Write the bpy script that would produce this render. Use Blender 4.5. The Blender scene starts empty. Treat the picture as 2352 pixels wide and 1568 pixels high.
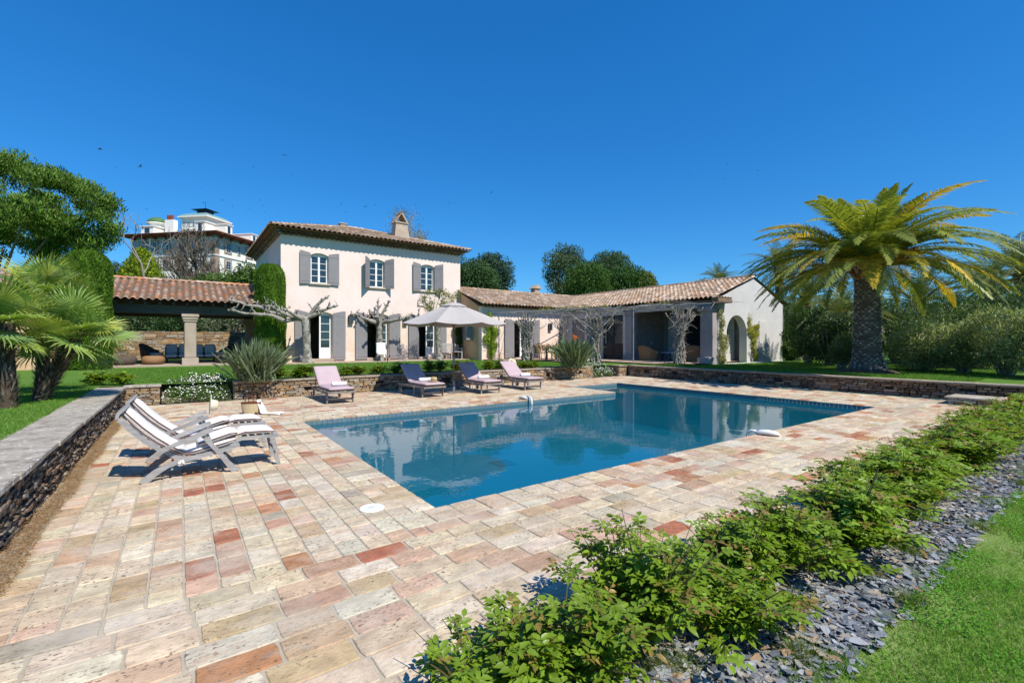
import bpy, math, random
import numpy as np
from mathutils import Vector, Matrix
random.seed(7); rng = np.random.default_rng(7)
sc = bpy.context.scene; C = sc.collection
pi = math.pi; rad = math.radians
def U(a, b): return random.uniform(a, b)

# ---------------------------------------------------------------- camera, world, sun
TH = math.atan2(1490, 1065.)
EYE = Vector((0, 0, 1.6))
cam = bpy.data.cameras.new('camera'); co = bpy.data.objects.new('camera', cam); C.objects.link(co)
cam.lens = 36 * 1065 / 2352; cam.sensor_width = 36; cam.clip_start = .05; cam.clip_end = 3000
cam.shift_y = 0.0004
co.location = EYE; co.rotation_euler = (pi/2, 0, -(pi/2 - TH)); sc.camera = co
SUN = Vector((.20, -1.0, 0)).normalized() * math.cos(rad(51)) + Vector((0, 0, math.sin(rad(51))))
w = bpy.data.worlds.new('World'); sc.world = w; w.use_nodes = True
nt = w.node_tree; nt.nodes.clear()
sky = nt.nodes.new('ShaderNodeTexSky'); sky.sky_type = 'NISHITA'; sky.sun_disc = False
sky.sun_elevation = rad(51); sky.sun_rotation = math.atan2(SUN.x, SUN.y)
sky.altitude = 200; sky.air_density = 1.0; sky.dust_density = 0; sky.ozone_density = 6
hs = nt.nodes.new('ShaderNodeHueSaturation'); hs.inputs['Saturation'].default_value = 1.52
ga = nt.nodes.new('ShaderNodeGamma'); ga.inputs[1].default_value = .68
tn = nt.nodes.new('ShaderNodeMix'); tn.data_type = 'RGBA'; tn.blend_type = 'MULTIPLY'; tn.inputs[0].default_value = 1; tn.inputs[7].default_value = (.54, 1.01, 1.30, 1)
bg = nt.nodes.new('ShaderNodeBackground'); bg.inputs[1].default_value = .15
ow = nt.nodes.new('ShaderNodeOutputWorld')
nt.links.new(sky.outputs[0], ga.inputs[0]); nt.links.new(ga.outputs[0], hs.inputs['Color']); nt.links.new(hs.outputs[0], tn.inputs[6]); nt.links.new(tn.outputs[2], bg.inputs[0]); nt.links.new(bg.outputs[0], ow.inputs[0])
sl = bpy.data.lights.new('sun', 'SUN'); so = bpy.data.objects.new('sun', sl); C.objects.link(so)
sl.energy = 4.6; sl.angle = rad(.5); sl.color = (1, .94, .84)
so.rotation_euler = SUN.to_track_quat('Z', 'Y').to_euler(); so.location = (0, 0, 30)
sc.view_settings.view_transform = 'Standard'; sc.view_settings.look = 'None'
sc.view_settings.exposure = 0.42; sc.view_settings.gamma = 1; sc.view_settings.use_curve_mapping = False
sc.cycles.max_bounces = 8; sc.cycles.transparent_max_bounces = 12; sc.cycles.diffuse_bounces = 4
sc.cycles.glossy_bounces = 4; sc.cycles.caustics_reflective = False; sc.cycles.caustics_refractive = False
sc.cycles.use_denoising = True; sc.cycles.sample_clamp_indirect = 6

F_ = Vector((math.cos(TH), math.sin(TH), 0)); R_ = Vector((math.sin(TH), -math.cos(TH), 0))
def at(u, v=None, z=0., Y=None):            # a place on level z (or at depth Y) along a sight line
    if Y is None: Y = (1.6 - z) * 1065 / (v - 783)
    p = F_ * Y + R_ * ((u - 1176) / 1065 * Y); p.z = z
    return p
def hgt(v, Y): return 1.6 - (v - 783) / 1065 * Y

# ---------------------------------------------------------------- materials
def srgb(r, g, b):
    f = lambda c: (c/255/12.92) if c/255 <= .04045 else ((c/255+.055)/1.055)**2.4
    return (f(r), f(g), f(b))
def mkmat(name, col=(.5,.5,.5), col2=None, scale=4., rough=.8, bump=0., bscale=None, attr=False, spec=.3, metal=0., pits=None,
          trans=None, sheen=0, var=.25, detail=6, stretch=None, mid=(.35,.68), extra=None):
    m = bpy.data.materials.new(name); m.use_nodes = True; t = m.node_tree; N = t.nodes; L = t.links
    b = N['Principled BSDF']; out = N['Material Output']
    b.inputs['Roughness'].default_value = rough; b.inputs['Metallic'].default_value = metal
    b.inputs['Specular IOR Level'].default_value = spec
    geo = N.new('ShaderNodeNewGeometry'); pos = geo.outputs['Position']
    if stretch:
        mp = N.new('ShaderNodeMapping'); mp.inputs['Scale'].default_value = stretch; L.new(pos, mp.inputs[0]); pos = mp.outputs[0]
    def noise(s, d=detail, r=.6):
        n = N.new('ShaderNodeTexNoise'); n.inputs['Scale'].default_value = s; n.inputs['Detail'].default_value = d
        n.inputs['Roughness'].default_value = r; L.new(pos, n.inputs['Vector']); return n.outputs['Fac']
    def ramp(f, a, c, x0, x1):
        r = N.new('ShaderNodeMapRange'); r.inputs[1].default_value = a; r.inputs[2].default_value = c
        r.inputs[3].default_value = x0; r.inputs[4].default_value = x1; L.new(f, r.inputs[0]); return r.outputs[0]
    def mix(fac, a, c, mode='MIX'):
        x = N.new('ShaderNodeMix'); x.data_type = 'RGBA'; x.blend_type = mode
        for i, s in ((0, fac), (6, a), (7, c)):
            if isinstance(s, (int, float)): x.inputs[i].default_value = s
            elif isinstance(s, tuple): x.inputs[i].default_value = (*s, 1)
            else: L.new(s, x.inputs[i])
        return x.outputs[2]
    if attr:
        a = N.new('ShaderNodeAttribute'); a.attribute_name = 'col'; base = a.outputs['Color']
    else: base = None
    n1 = noise(scale)
    if base is None:
        base = mix(ramp(n1, mid[0], mid[1], 0, 1), col, col2 or col)
        if col2 is None: base = mix(1., base, mix(ramp(n1, .3, .7, 0, 1), (1-var,)*3, (1+var*.4,)*3), 'MULTIPLY')
    else:
        base = mix(1., base, mix(ramp(n1, .3, .7, 0, 1), (1-var,)*3, (1+var*.5,)*3), 'MULTIPLY')
        if col2 is not None: base = mix(ramp(noise(scale*.37), mid[0], mid[1], 0, 1), base, col2)
    if pits:
        s, th, pc, am = pits
        pm = N.new('ShaderNodeMath'); pm.operation = 'MULTIPLY'; L.new(ramp(noise(s, 5, .62), th, th+.04, 0, am), pm.inputs[0]); L.new(ramp(noise(s/14, 5, .6), .40, .58, .15, 1), pm.inputs[1])
        base = mix(pm.outputs[0], base, pc)
    if extra: base = extra(dict(N=N, L=L, mix=mix, noise=noise, ramp=ramp, pos=pos, geo=geo), base)
    L.new(base, b.inputs['Base Color'])
    if bump:
        bn = N.new('ShaderNodeBump'); bn.inputs['Strength'].default_value = bump; bn.inputs['Distance'].default_value = .02
        L.new(noise(bscale or scale*3, 5), bn.inputs['Height']); L.new(bn.outputs[0], b.inputs['Normal'])
    if trans:
        tr = N.new('ShaderNodeBsdfTranslucent'); ms = N.new('ShaderNodeMixShader'); ms.inputs[0].default_value = trans
        L.new(mix(1., base, (1.5, 1.5, .6), 'MULTIPLY'), tr.inputs[0]); L.new(b.outputs[0], ms.inputs[1]); L.new(tr.outputs[0], ms.inputs[2])
        L.new(ms.outputs[0], out.inputs[0])
    return m
M = {}
def glassy(name, tint, rough=.02, f0=.5):
    m = bpy.data.materials.new(name); m.use_nodes = True; b = m.node_tree.nodes['Principled BSDF']
    b.inputs['Base Color'].default_value = (*tint, 1); b.inputs['Roughness'].default_value = rough; b.inputs['Specular IOR Level'].default_value = f0
    return m

# ---------------------------------------------------------------- mesh helpers
def absloc(o):
    l = Vector((0, 0, 0))
    while o is not None: l = l + o.location; o = o.parent
    return l
def rawmesh(name, V, loops, starts, totals, cols=None, smooth=False):
    me = bpy.data.meshes.new(name)
    V = np.asarray(V, dtype=np.float32)
    me.vertices.add(len(V)); me.vertices.foreach_set('co', V.ravel())
    me.loops.add(len(loops)); me.loops.foreach_set('vertex_index', np.asarray(loops, dtype=np.int32))
    me.polygons.add(len(starts)); me.polygons.foreach_set('loop_start', np.asarray(starts, dtype=np.int32))
    me.polygons.foreach_set('loop_total', np.asarray(totals, dtype=np.int32))
    if smooth: me.polygons.foreach_set('use_smooth', np.ones(len(starts), dtype=bool))
    me.update(calc_edges=True)
    if cols is not None:
        ca = me.color_attributes.new('col', 'FLOAT_COLOR', 'POINT')
        c4 = np.ones((len(V), 4), dtype=np.float32); c4[:, :3] = np.asarray(cols, dtype=np.float32)
        ca.data.foreach_set('color', c4.ravel())
    return me
class MB:
    def __init__(s): s.v = []; s.f = []; s.c = []
    def add(s, vs, fs, col=None):
        n = len(s.v); s.v += [tuple(p) for p in vs]; s.f += [tuple(i+n for i in f) for f in fs]
        s.c += [col or (.5, .5, .5)] * len(vs); return s
    def box(s, a, b, col=None):
        (x0, y0, z0), (x1, y1, z1) = a, b
        return s.add([(x0,y0,z0),(x1,y0,z0),(x1,y1,z0),(x0,y1,z0),(x0,y0,z1),(x1,y0,z1),(x1,y1,z1),(x0,y1,z1)],
                     [(0,3,2,1),(4,5,6,7),(0,1,5,4),(1,2,6,5),(2,3,7,6),(3,0,4,7)], col)
    def bbox(s, a, b, bev=.01, col=None):       # box with a bevel
        x0, y0, z0 = a; x1, y1, z1 = b; vs = []
        for sx, x in ((1, x0), (-1, x1)):
            for sy, y in ((1, y0), (-1, y1)):
                for sz, z in ((1, z0), (-1, z1)):
                    vs += [(x+sx*bev, y+sy*bev, z), (x+sx*bev, y, z+sz*bev), (x, y+sy*bev, z+sz*bev)]
        I = lambda i, j, k, a: ((i*2+j)*2+k)*3+a
        fs = []
        for k in (0, 1):
            q = [I(0,0,k,0), I(1,0,k,0), I(1,1,k,0), I(0,1,k,0)]; fs.append(q if k else q[::-1])
            q = [I(0,k,0,1), I(1,k,0,1), I(1,k,1,1), I(0,k,1,1)]; fs.append(q[::-1] if k else q)
            q = [I(k,0,0,2), I(k,1,0,2), I(k,1,1,2), I(k,0,1,2)]; fs.append(q if k else q[::-1])
        for i in (0,1):
            for j in (0,1):
                fs.append([I(i,j,0,1), I(i,j,1,1), I(i,j,1,2), I(i,j,0,2)])
                fs.append([I(i,0,j,0), I(i,1,j,0), I(i,1,j,2), I(i,0,j,2)])
                fs.append([I(0,i,j,0), I(1,i,j,0), I(1,i,j,1), I(0,i,j,1)])
                for k in (0,1): fs.append([I(i,j,k,0), I(i,j,k,1), I(i,j,k,2)])
        return s.add(vs, fs, col)
    def prism(s, pts, axis, a, b, col=None):    # 2D outline extruded along axis 0/1/2 from a to b
        def P(p, t): q = list(p); q.insert(axis, t); return tuple(q)
        n = len(pts)
        return s.add([P(p, a) for p in pts] + [P(p, b) for p in pts],
                     [tuple(range(n))[::-1], tuple(range(n, 2*n))] + [(i, (i+1) % n, n+(i+1) % n, n+i) for i in range(n)], col)
    def tube(s, pts, r, n=6, col=None, cap=True):
        pts = [Vector(p) for p in pts]; R = r if isinstance(r, (list, tuple)) else [r]*len(pts)
        vs = []; up = Vector((.13, .31, 1)).normalized(); prev = None
        for i, p in enumerate(pts):
            d = (pts[min(i+1, len(pts)-1)] - pts[max(i-1, 0)])
            d = d.normalized() if d.length > 1e-9 else Vector((0, 0, 1))
            if prev is None:
                a = d.cross(up if abs(d.dot(up)) < .95 else Vector((1, 0, 0))).normalized()
            else:
                a = (prev - d * prev.dot(d)); a = a.normalized() if a.length > 1e-6 else d.orthogonal().normalized()
            prev = a; b = d.cross(a)
            for k in range(n):
                t = 2*pi*k/n; vs.append(p + (a*math.cos(t) + b*math.sin(t)) * R[i])
        fs = [(i*n+k, i*n+(k+1) % n, (i+1)*n+(k+1) % n, (i+1)*n+k) for i in range(len(pts)-1) for k in range(n)]
        if cap: fs += [tuple(range(n))[::-1], tuple(range((len(pts)-1)*n, len(pts)*n))]
        return s.add(vs, fs, col)
    def lathe(s, prof, n=16, c=(0, 0, 0), col=None, sx=1, sy=1):
        vs = [(c[0]+r*math.cos(2*pi*k/n)*sx, c[1]+r*math.sin(2*pi*k/n)*sy, c[2]+z) for r, z in prof for k in range(n)]
        fs = [(i*n+k, i*n+(k+1) % n, (i+1)*n+(k+1) % n, (i+1)*n+k) for i in range(len(prof)-1) for k in range(n)]
        fs += [tuple(range(n))[::-1], tuple(range((len(prof)-1)*n, len(prof)*n))]
        return s.add(vs, fs, col)
    def slab(s, outline, z0, z1, col=None): return s.prism(outline, 2, z0, z1, col)
    def xf(s, m):
        s.v = [tuple(m @ Vector(p)) for p in s.v]; return s
    def build(s, name, mat, parent=None, smooth=False, world=True, loc=None):
        off = absloc(parent) if (parent is not None and world) else Vector((0, 0, 0))
        if loc is None and parent is None and s.v:
            a = np.array(s.v); loc = Vector(((a[:,0].min()+a[:,0].max())/2, (a[:,1].min()+a[:,1].max())/2, a[:,2].min()))
        loc = Vector(loc) if loc is not None else off
        me = bpy.data.meshes.new(name)
        me.from_pydata([(x-loc.x, y-loc.y, z-loc.z) for x, y, z in s.v], [], s.f)
        ca = me.color_attributes.new('col', 'FLOAT_COLOR', 'POINT')
        ca.data.foreach_set('color', [q for c in s.c for q in (*c, 1.)])
        if smooth: me.polygons.foreach_set('use_smooth', [True]*len(me.polygons))
        me.materials.append(mat); me.update()
        o = bpy.data.objects.new(name, me); C.objects.link(o); o.location = loc - off
        if parent is not None: o.parent = parent
        return o
def link(name, me, mat=None, parent=None, loc=(0, 0, 0), rot=(0, 0, 0), scale=None):
    o = bpy.data.objects.new(name, me); C.objects.link(o); o.location = loc; o.rotation_euler = rot
    if scale is not None: o.scale = (scale,)*3 if isinstance(scale, (int, float)) else scale
    if mat is not None and me is not None and len(me.materials) == 0: me.materials.append(mat)
    if parent is not None: o.parent = parent
    return o
def tag(o, label, cat, group=None):
    o['label'] = label; o['category'] = cat
    if group: o['group'] = group
    return o
def thing(name, label, cat, loc, group=None, rotz=0, scale=None):
    o = link(name, None, loc=loc, rot=(0, 0, rotz), scale=scale); return tag(o, label, cat, group)
def struct(o): o['kind'] = 'structure'; return o
def stuff(o, label=None, cat=None):
    o['kind'] = 'stuff'
    if label: o['label'] = label
    if cat: o['category'] = cat
    return o
def copy_tree(o, parent=None):
    c = o.copy(); C.objects.link(c)
    if parent is not None: c.parent = parent
    for ch in list(o.children): copy_tree(ch, c)
    return c
def pieces(name, items, parent, mat, smooth=False, maxn=300):
    """items: (verts in world, faces, colour). The nearest/largest become parts of their own, the rest one joined part."""
    def key(it):
        a = np.array(it[0]); c = a.mean(0); e = a.max(0)-a.min(0); s = np.sort(e)[1:]
        return -math.sqrt(s[0]*s[1]) / (math.dist(c, EYE)+.1)
    items = sorted(items, key=key)
    off = absloc(parent)
    for it in items[:maxn]:
        c = np.array(it[0]).mean(0)
        MB().add(it[0], it[1], it[2]).build(name, mat, parent, smooth, loc=c)
    if len(items) > maxn:
        m = MB()
        for it in items[maxn:]: m.add(it[0], it[1], it[2])
        o = m.build(name, mat, parent, smooth); o['kind'] = 'stuff'
def unit(a): return a / np.maximum(np.linalg.norm(a, axis=1, keepdims=True), 1e-9)
def leafmesh(name, P, D, N, Ln, Wd, Cl, k=4, fold=.25, droop=.15):
    """many leaves in one mesh: base P, direction D, normal N, length, width, colour"""
    n = len(P); D = unit(D); S = unit(np.cross(D, N)); N = np.cross(S, D)
    Ln = np.broadcast_to(np.asarray(Ln, float), (n,))[:, None]; Wd = np.broadcast_to(np.asarray(Wd, float), (n,))[:, None]
    if k == 3:
        V = np.stack([P - S*Wd*.5, P + S*Wd*.5, P + D*Ln], 1); F = [[0, 1, 2]]
    elif k == 4:
        m = P + D*Ln*.45
        V = np.stack([P, m + S*Wd*.5 + N*Wd*fold, P + D*Ln - N*Ln*droop, m - S*Wd*.5 + N*Wd*fold], 1); F = [[0, 1, 2], [0, 2, 3]]
    else:
        a = P + D*Ln*.28; b = P + D*Ln*.62 - N*Ln*droop*.4; mid = P + D*Ln*.5 - N*Ln*droop*.25
        V = np.stack([P, a + S*Wd*.46 + N*Wd*fold, b + S*Wd*.42 + N*Wd*fold*.8, P + D*Ln - N*Ln*droop, b - S*Wd*.42 + N*Wd*fold*.8,
                      a - S*Wd*.46 + N*Wd*fold, mid], 1)
        F = [[0, 1, 6], [1, 2, 6], [2, 3, 6], [3, 4, 6], [4, 5, 6], [5, 0, 6]]
    kk = V.shape[1]; F = np.array(F)
    idx = (np.arange(n)[:, None, None]*kk + F[None]).reshape(-1)
    nf = n*len(F)
    return rawmesh(name, V.reshape(-1, 3), idx, np.arange(nf)*3, np.full(nf, 3), np.repeat(Cl, kk, axis=0))
def leafobj(name, me, mat, parent=None, loc=(0, 0, 0)):
    me.materials.append(mat); return link(name, me, parent=parent, loc=loc)
def jit(col, n, v=.25, hue=.08):
    col = tuple(q*k for q, k in zip(col, (1.55, 1.5, 1.25))) if max(col) < .45 and col[1] >= col[0]*.85 else col
    c = np.tile(np.array(col, float), (n, 1)) * (1 + rng.uniform(-v, v, (n, 1)))
    return np.clip(c * (1 + rng.uniform(-hue, hue, (n, 3))), 0.002, 1)
# ---------------------------------------------------------------- materials used across the place
M['tile'] = mkmat('terracotta_tile', attr=True, scale=7, rough=.82, bump=.35, bscale=38, var=.34, spec=.2, pits=(30, .56, (.12,.095,.07), .9),
    stretch=(1, 1.5, 1), extra=lambda k, b: k['mix'](k['ramp'](k['noise'](.62, 7, .72), .5, .62, 0, .38), k['mix'](k['ramp'](k['noise'](1.3, 6, .65), .5, .64, 0, .5), k['mix'](k['ramp'](k['noise'](3.7, 6, .7), .5, .62, 0, .5), b, (.46,.32,.215)), (.52,.475,.39)), (.27,.22,.16)))
M['tile_far'] = mkmat('terracotta_tile_far', attr=True, scale=5, rough=.82, bump=.2, bscale=20, var=.2, spec=.2)
M['mortar'] = mkmat('mortar', (.44,.385,.30), (.34,.30,.23), scale=6, rough=.95, bump=.3)
M['stone'] = mkmat('schist', attr=True, scale=14, rough=.85, bump=.8, bscale=60, var=.35, spec=.2, pits=(13, .68, (.45,.42,.36), .35))
M['coping'] = mkmat('coping_stone', (.27,.24,.195), (.42,.375,.31), scale=4, rough=.85, bump=.9, bscale=25, spec=.2, pits=(17, .56, (.62,.60,.55), .8), extra=lambda k, b: k['mix'](k['ramp'](k['noise'](6.3, 6, .7), .52, .64, 0, .6), b, (.13,.11,.09)))
M['coping_warm'] = mkmat('coping_stone_warm', (.33,.28,.21), (.24,.2,.15), scale=4, rough=.9, bump=.5)
M['core'] = mkmat('wall_core', (.045,.037,.03), (.08,.065,.05), scale=9, rough=.95, bump=.5)
M['lawn'] = mkmat('lawn', (.075,.165,.02), (.125,.22,.04), scale=2.2, rough=.9, bump=.5, bscale=60, spec=.1,
    extra=lambda k, b: k['mix'](k['ramp'](k['noise'](34, 3), .35, .7, 0, .5), b, (.05,.12,.015)))
M['soil'] = mkmat('soil', (.05,.04,.03), (.10,.08,.055), scale=6, rough=.95, bump=.8)
M['blade'] = mkmat('grass_blade', attr=True, rough=.6, trans=.3, spec=.2, var=.1)
M['leaf'] = mkmat('leaf', attr=True, rough=.42, trans=.3, spec=.4, var=.12)
M['leafm'] = mkmat('leaf_matt', attr=True, rough=.6, trans=.25, spec=.25, var=.12)
M['liner'] = mkmat('pool_plaster', (.30,.47,.52), (.26,.42,.48), scale=3, rough=.6)
M['mosaic'] = mkmat('waterline_tile', attr=True, rough=.25, spec=.5, var=.1)
M['white'] = mkmat('white_paint', (.78,.78,.76), rough=.4, var=.05, spec=.4)
M['plastic'] = mkmat('white_plastic', (.72,.73,.71), rough=.3, var=.04, spec=.5)
def water():
    m = bpy.data.materials.new('water'); m.use_nodes = True; t = m.node_tree; N = t.nodes; L = t.links; N.clear()
    out = N.new('ShaderNodeOutputMaterial'); tr = N.new('ShaderNodeBsdfTransparent'); gl = N.new('ShaderNodeBsdfGlossy')
    tr.inputs[0].default_value = (.06, .56, .72, 1); gl.inputs[0].default_value = (.93, .97, 1, 1); gl.inputs['Roughness'].default_value = .015
    df = N.new('ShaderNodeBsdfDiffuse'); df.inputs[0].default_value = (.003, .145, .215, 1); m0 = N.new('ShaderNodeMixShader'); m0.inputs[0].default_value = .5
    L.new(tr.outputs[0], m0.inputs[1]); L.new(df.outputs[0], m0.inputs[2])
    fr = N.new('ShaderNodeFresnel'); fr.inputs[0].default_value = 1.37
    mx = N.new('ShaderNodeMixShader'); geo = N.new('ShaderNodeNewGeometry')
    a = N.new('ShaderNodeTexNoise'); a.inputs['Scale'].default_value = 2.2; a.inputs['Detail'].default_value = 3
    c = N.new('ShaderNodeTexNoise'); c.inputs['Scale'].default_value = 11; c.inputs['Detail'].default_value = 2
    ad = N.new('ShaderNodeMath'); ad.operation = 'MULTIPLY_ADD'; ad.inputs[1].default_value = .16
    bn = N.new('ShaderNodeBump'); bn.inputs['Strength'].default_value = 1; bn.inputs['Distance'].default_value = .0032
    L.new(geo.outputs['Position'], a.inputs['Vector']); L.new(geo.outputs['Position'], c.inputs['Vector'])
    L.new(c.outputs['Fac'], ad.inputs[0]); L.new(a.outputs['Fac'], ad.inputs[2]); L.new(ad.outputs[0], bn.inputs['Height'])
    L.new(bn.outputs[0], fr.inputs['Normal']); L.new(bn.outputs[0], gl.inputs['Normal'])
    L.new(fr.outputs[0], mx.inputs[0]); L.new(m0.outputs[0], mx.inputs[1]); L.new(gl.outputs[0], mx.inputs[2]); L.new(mx.outputs[0], out.inputs[0])
    return m
M['water'] = water()

# ---------------------------------------------------------------- ground levels
LZ = .5      # lawn above the retaining walls
TZ = .56     # paved terrace of the house
def sheet(name, rects, z, mat, depth=None):
    m = MB()
    for x0, y0, x1, y1 in rects: m.add([(x0,y0,z),(x1,y0,z),(x1,y1,z),(x0,y1,z)], [(0,1,2,3)])
    return struct(m.build(name, mat, loc=(0, 0, z)))
sheet('upper_lawn', [(-600,-300,-1.6,900), (-1.6,15.1,17.6,900), (17.6,1.2,900,900)], LZ, M['lawn'])
sheet('lower_lawn', [(-1.15,-300,17.6,.96), (17.6,-300,900,1.2)], -.004, M['lawn'])
PX0, PX1, PY0, PY1, AX0, AY1 = 2.0, 13.95, 4.08, 10.17, 11.35, 12.42    # pool and its alcove
sheet('deck_base', [(-1.15,-6,2,14.9), (2,1.95,17.2,PY0), (PX1,PY0,17.2,14.9), (2,PY1,AX0,14.9), (AX0,AY1,PX1,14.9), (2,-6,2.001,-5.9)], -.008, M['mortar'])
sheet('bed_soil', [(2,.96,17.6,1.95), (.3,-1,2,.96)], -.012, M['soil'])

# ---------------------------------------------------------------- deck tiles
PAL = [((.51,.415,.285),42), ((.54,.465,.35),20), ((.49,.335,.23),14), ((.42,.31,.18),8), ((.31,.115,.065),3.5), ((.42,.26,.17),6), ((.33,.29,.21),3), ((.38,.185,.09),4)]
pal_c = [p[0] for p in PAL]; pal_w = [p[1] for p in PAL]
REDS = [(473,1290,4),(441,1131,4),(490,1112,4),(233,1116,4),(390,1205,5),(522,1222,4),(525,1243,5),(663,1137,4),(618,1157,7),(578,1093,7),(700,1280,7),
        (922,1248,4),(630,1520,7),(820,1128,6),(1283,1120,4),(1500,1215,5),(775,1040,4),(175,1452,6),(1250,1405,7),(1440,1080,4)]
REDP = [(at(u, v), pal_c[k]) for u, v, k in REDS]
items = []
def tile(x0, x1, y0, y1, g=.011, wr=0):
    cx, cy = (x0+x1)/2, (y0+y1)/2; d = math.hypot(cx, cy)
    c = random.choices(pal_c, pal_w)[0]
    if d < 6.5 and cx < 3.2:
        if c in (pal_c[4], pal_c[7]): c = pal_c[random.choice((0, 1, 5))]
        for p, q in REDP:
            if x0 <= p.x <= x1 and y0 <= p.y <= y1: c = q
    k = U(1.0, 1.26); c = tuple(q*k*U(.96, 1.04) for q in c)
    g2 = g/2; z = U(-.0025, .002); j = .004
    if d < 7:
        o = []
        cs = [(x0+g2,y0+g2),(x1-g2,y0+g2),(x1-g2,y1-g2),(x0+g2,y1-g2)]
        for i in range(4):
            a, b = cs[i], cs[(i+1) % 4]
            for t in (.03, .3, .52, .75):
                px, py = a[0]+(b[0]-a[0])*t, a[1]+(b[1]-a[1])*t
                px += (cx-px)*U(0,.02)+U(-.002,.002); py += (cy-py)*U(0,.02)+U(-.002,.002); o.append((px, py))
    else:
        o = [(x0+g2+U(0,j),y0+g2+U(0,j)),(x1-g2-U(0,j),y0+g2+U(0,j)),(x1-g2-U(0,j),y1-g2-U(0,j)),(x0+g2+U(0,j),y1-g2-U(0,j))]
    n = len(o); e = .0045; tx, ty = U(-.008,.008), U(-.008,.008)
    H = lambda x, y: z + (x-cx)*tx + (y-cy)*ty
    top = [(x+(cx-x)*e/max(abs(cx-x),.03), y+(cy-y)*e/max(abs(cy-y),.03), H(x,y)) for x, y in o]
    mid_ = [(x, y, H(x,y)-.005) for x, y in o]; low = [(x, y, -.03) for x, y in o]
    fs = [tuple(range(n))] + [(n+i, n+(i+1) % n, (i+1) % n, i) for i in range(n)] + [(2*n+i, 2*n+(i+1) % n, n+(i+1) % n, n+i) for i in range(n)]
    items.append((top+mid_+low, fs, c))
def band_x(x0, x1, y0, y1, h=.192, lmin=.24, lmax=.42):       # rows running along x
    y = y0; n = max(1, round((y1-y0)/h)); hh = (y1-y0)/n
    for r in range(n):
        x = x0; first = True
        while x < x1-1e-6:
            L = U(lmin, lmax) * (U(.4, 1) if first else 1); first = False
            if x + L > x1 - .14: L = x1 - x
            if L > lmax*1.35: L = L/2
            tile(x, x+L, y, y+hh, g=.010 if y < 4 else .009); x += L
        y += hh
def band_y(x0, x1, y0, y1, w=.192, lmin=.2, lmax=.36):
    n = max(1, round((x1-x0)/w)); ww = (x1-x0)/n
    for r in range(n):
        y = y0; first = True
        while y < y1-1e-6:
            L = U(lmin, lmax) * (U(.4, 1) if first else 1); first = False
            if y + L > y1 - .12: L = y1 - y
            tile(x0+r*ww, x0+(r+1)*ww, y, y+L, g=.010); y += L
DX0 = -.95
band_y(DX0, 1.57, 3.56, 10.5, w=.195)
band_x(DX0, .5, .9, 1.95); band_x(DX0, 17.1, 1.95, 3.56, h=.2, lmin=.3, lmax=.44)
band_x(1.57, 14.3, 3.56, 3.74, h=.18, lmin=.3, lmax=.42)
band_x(1.57, 17.1, 3.56+.18, 3.7401)
band_y(1.57, PX1+.33, 3.74, PY0+.012, w=.29, lmin=.34, lmax=.36)          # near coping
band_x(1.57, PX0+.012, PY0+.012, PY1-.012, h=.215, lmin=.43, lmax=.45)     # left coping
band_y(1.57, AX0, PY1-.012, PY1+.3, w=.26, lmin=.3, lmax=.33)              # far coping
band_x(AX0-.3, AX0+.012, PY1+.3, AY1, h=.26, lmin=.3, lmax=.33)
band_y(AX0-.3, PX1+.3, AY1-.012, AY1+.3, w=.28, lmin=.3, lmax=.33)
band_x(PX1-.012, PX1+.33, PY0+.012, AY1-.012, h=.26, lmin=.34, lmax=.36)
band_x(PX1+.33, 17.1, 3.74, AY1+.3, lmin=.22, lmax=.42)
band_x(1.57, AX0-.3, PY1+.3, AY1+.3, lmin=.24, lmax=.5)
band_x(DX0, 1.57, 10.5, AY1+.3, lmin=.24, lmax=.5)
band_x(DX0, 17.1, AY1+.3, 14.72, lmin=.24, lmax=.5)
deck = link('pool_deck', None, loc=(7, 8, 0)); struct(deck)
pieces('tile', items, deck, M['tile'])

# ---------------------------------------------------------------- pool
WZ = -.115; BZ = -1.45
pool = link('swimming_pool', None, loc=(8, 7, BZ)); struct(pool)
m = MB(); e = .012
ring = [(PX0,PY0),(PX1,PY0),(PX1,AY1),(AX0,AY1),(AX0,PY1),(PX0,PY1)]
for i in range(6):
    a, b = ring[i], ring[(i+1) % 6]
    m.add([(a[0],a[1],BZ),(b[0],b[1],BZ),(b[0],b[1],-.16),(a[0],a[1],-.16)], [(0,1,2,3)])
m.build('basin_wall', M['liner'], pool)
MB().add([(PX0,PY0,BZ),(PX1,PY0,BZ),(PX1,AY1,BZ),(PX0,AY1,BZ)], [(0,1,2,3)]).build('basin_floor', M['liner'], pool)
m = MB()
m.box((AX0+.002, PY1+.9, BZ), (AX0+.9, AY1-.002, -.35)); m.build('pool_ledge', M['liner'], pool)
m = MB()                                                       # small waterline tiles, far too small to part
for i in range(6):
    a, b = ring[i], ring[(i+1) % 6]; L = math.dist(a, b); n = int(L/.1)
    nx, ny = -(b[1]-a[1])/L*.004, (b[0]-a[0])/L*.004
    for k in range(n):
        for r in range(2):
            t0, t1 = k/n+.0003, (k+1)/n-.0003; z0, z1 = -.03-.075*(r+1)+.002, -.03-.075*r
            c = tuple(q*U(.9,1.1) for q in (.13,.20,.225))
            P = lambda t: (a[0]+(b[0]-a[0])*t+nx, a[1]+(b[1]-a[1])*t+ny)
            p, q = P(t0), P(t1); m.add([(*p,z0),(*q,z0),(*q,z1),(*p,z1)], [(0,1,2,3)], c)
o = m.build('waterline_tile', M['mosaic'], pool); o['kind'] = 'stuff'
m = MB(); n = 0
W_ = [(PX0,PY0),(PX1,PY0),(PX1,AY1),(AX0,AY1),(AX0,PY1),(PX0,PY1)]
o = MB().add([(x, y, WZ) for x, y in W_], [tuple(range(6))]).build('pool_water', M['water']); struct(o)
p = at(1155, 1063, BZ)
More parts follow.
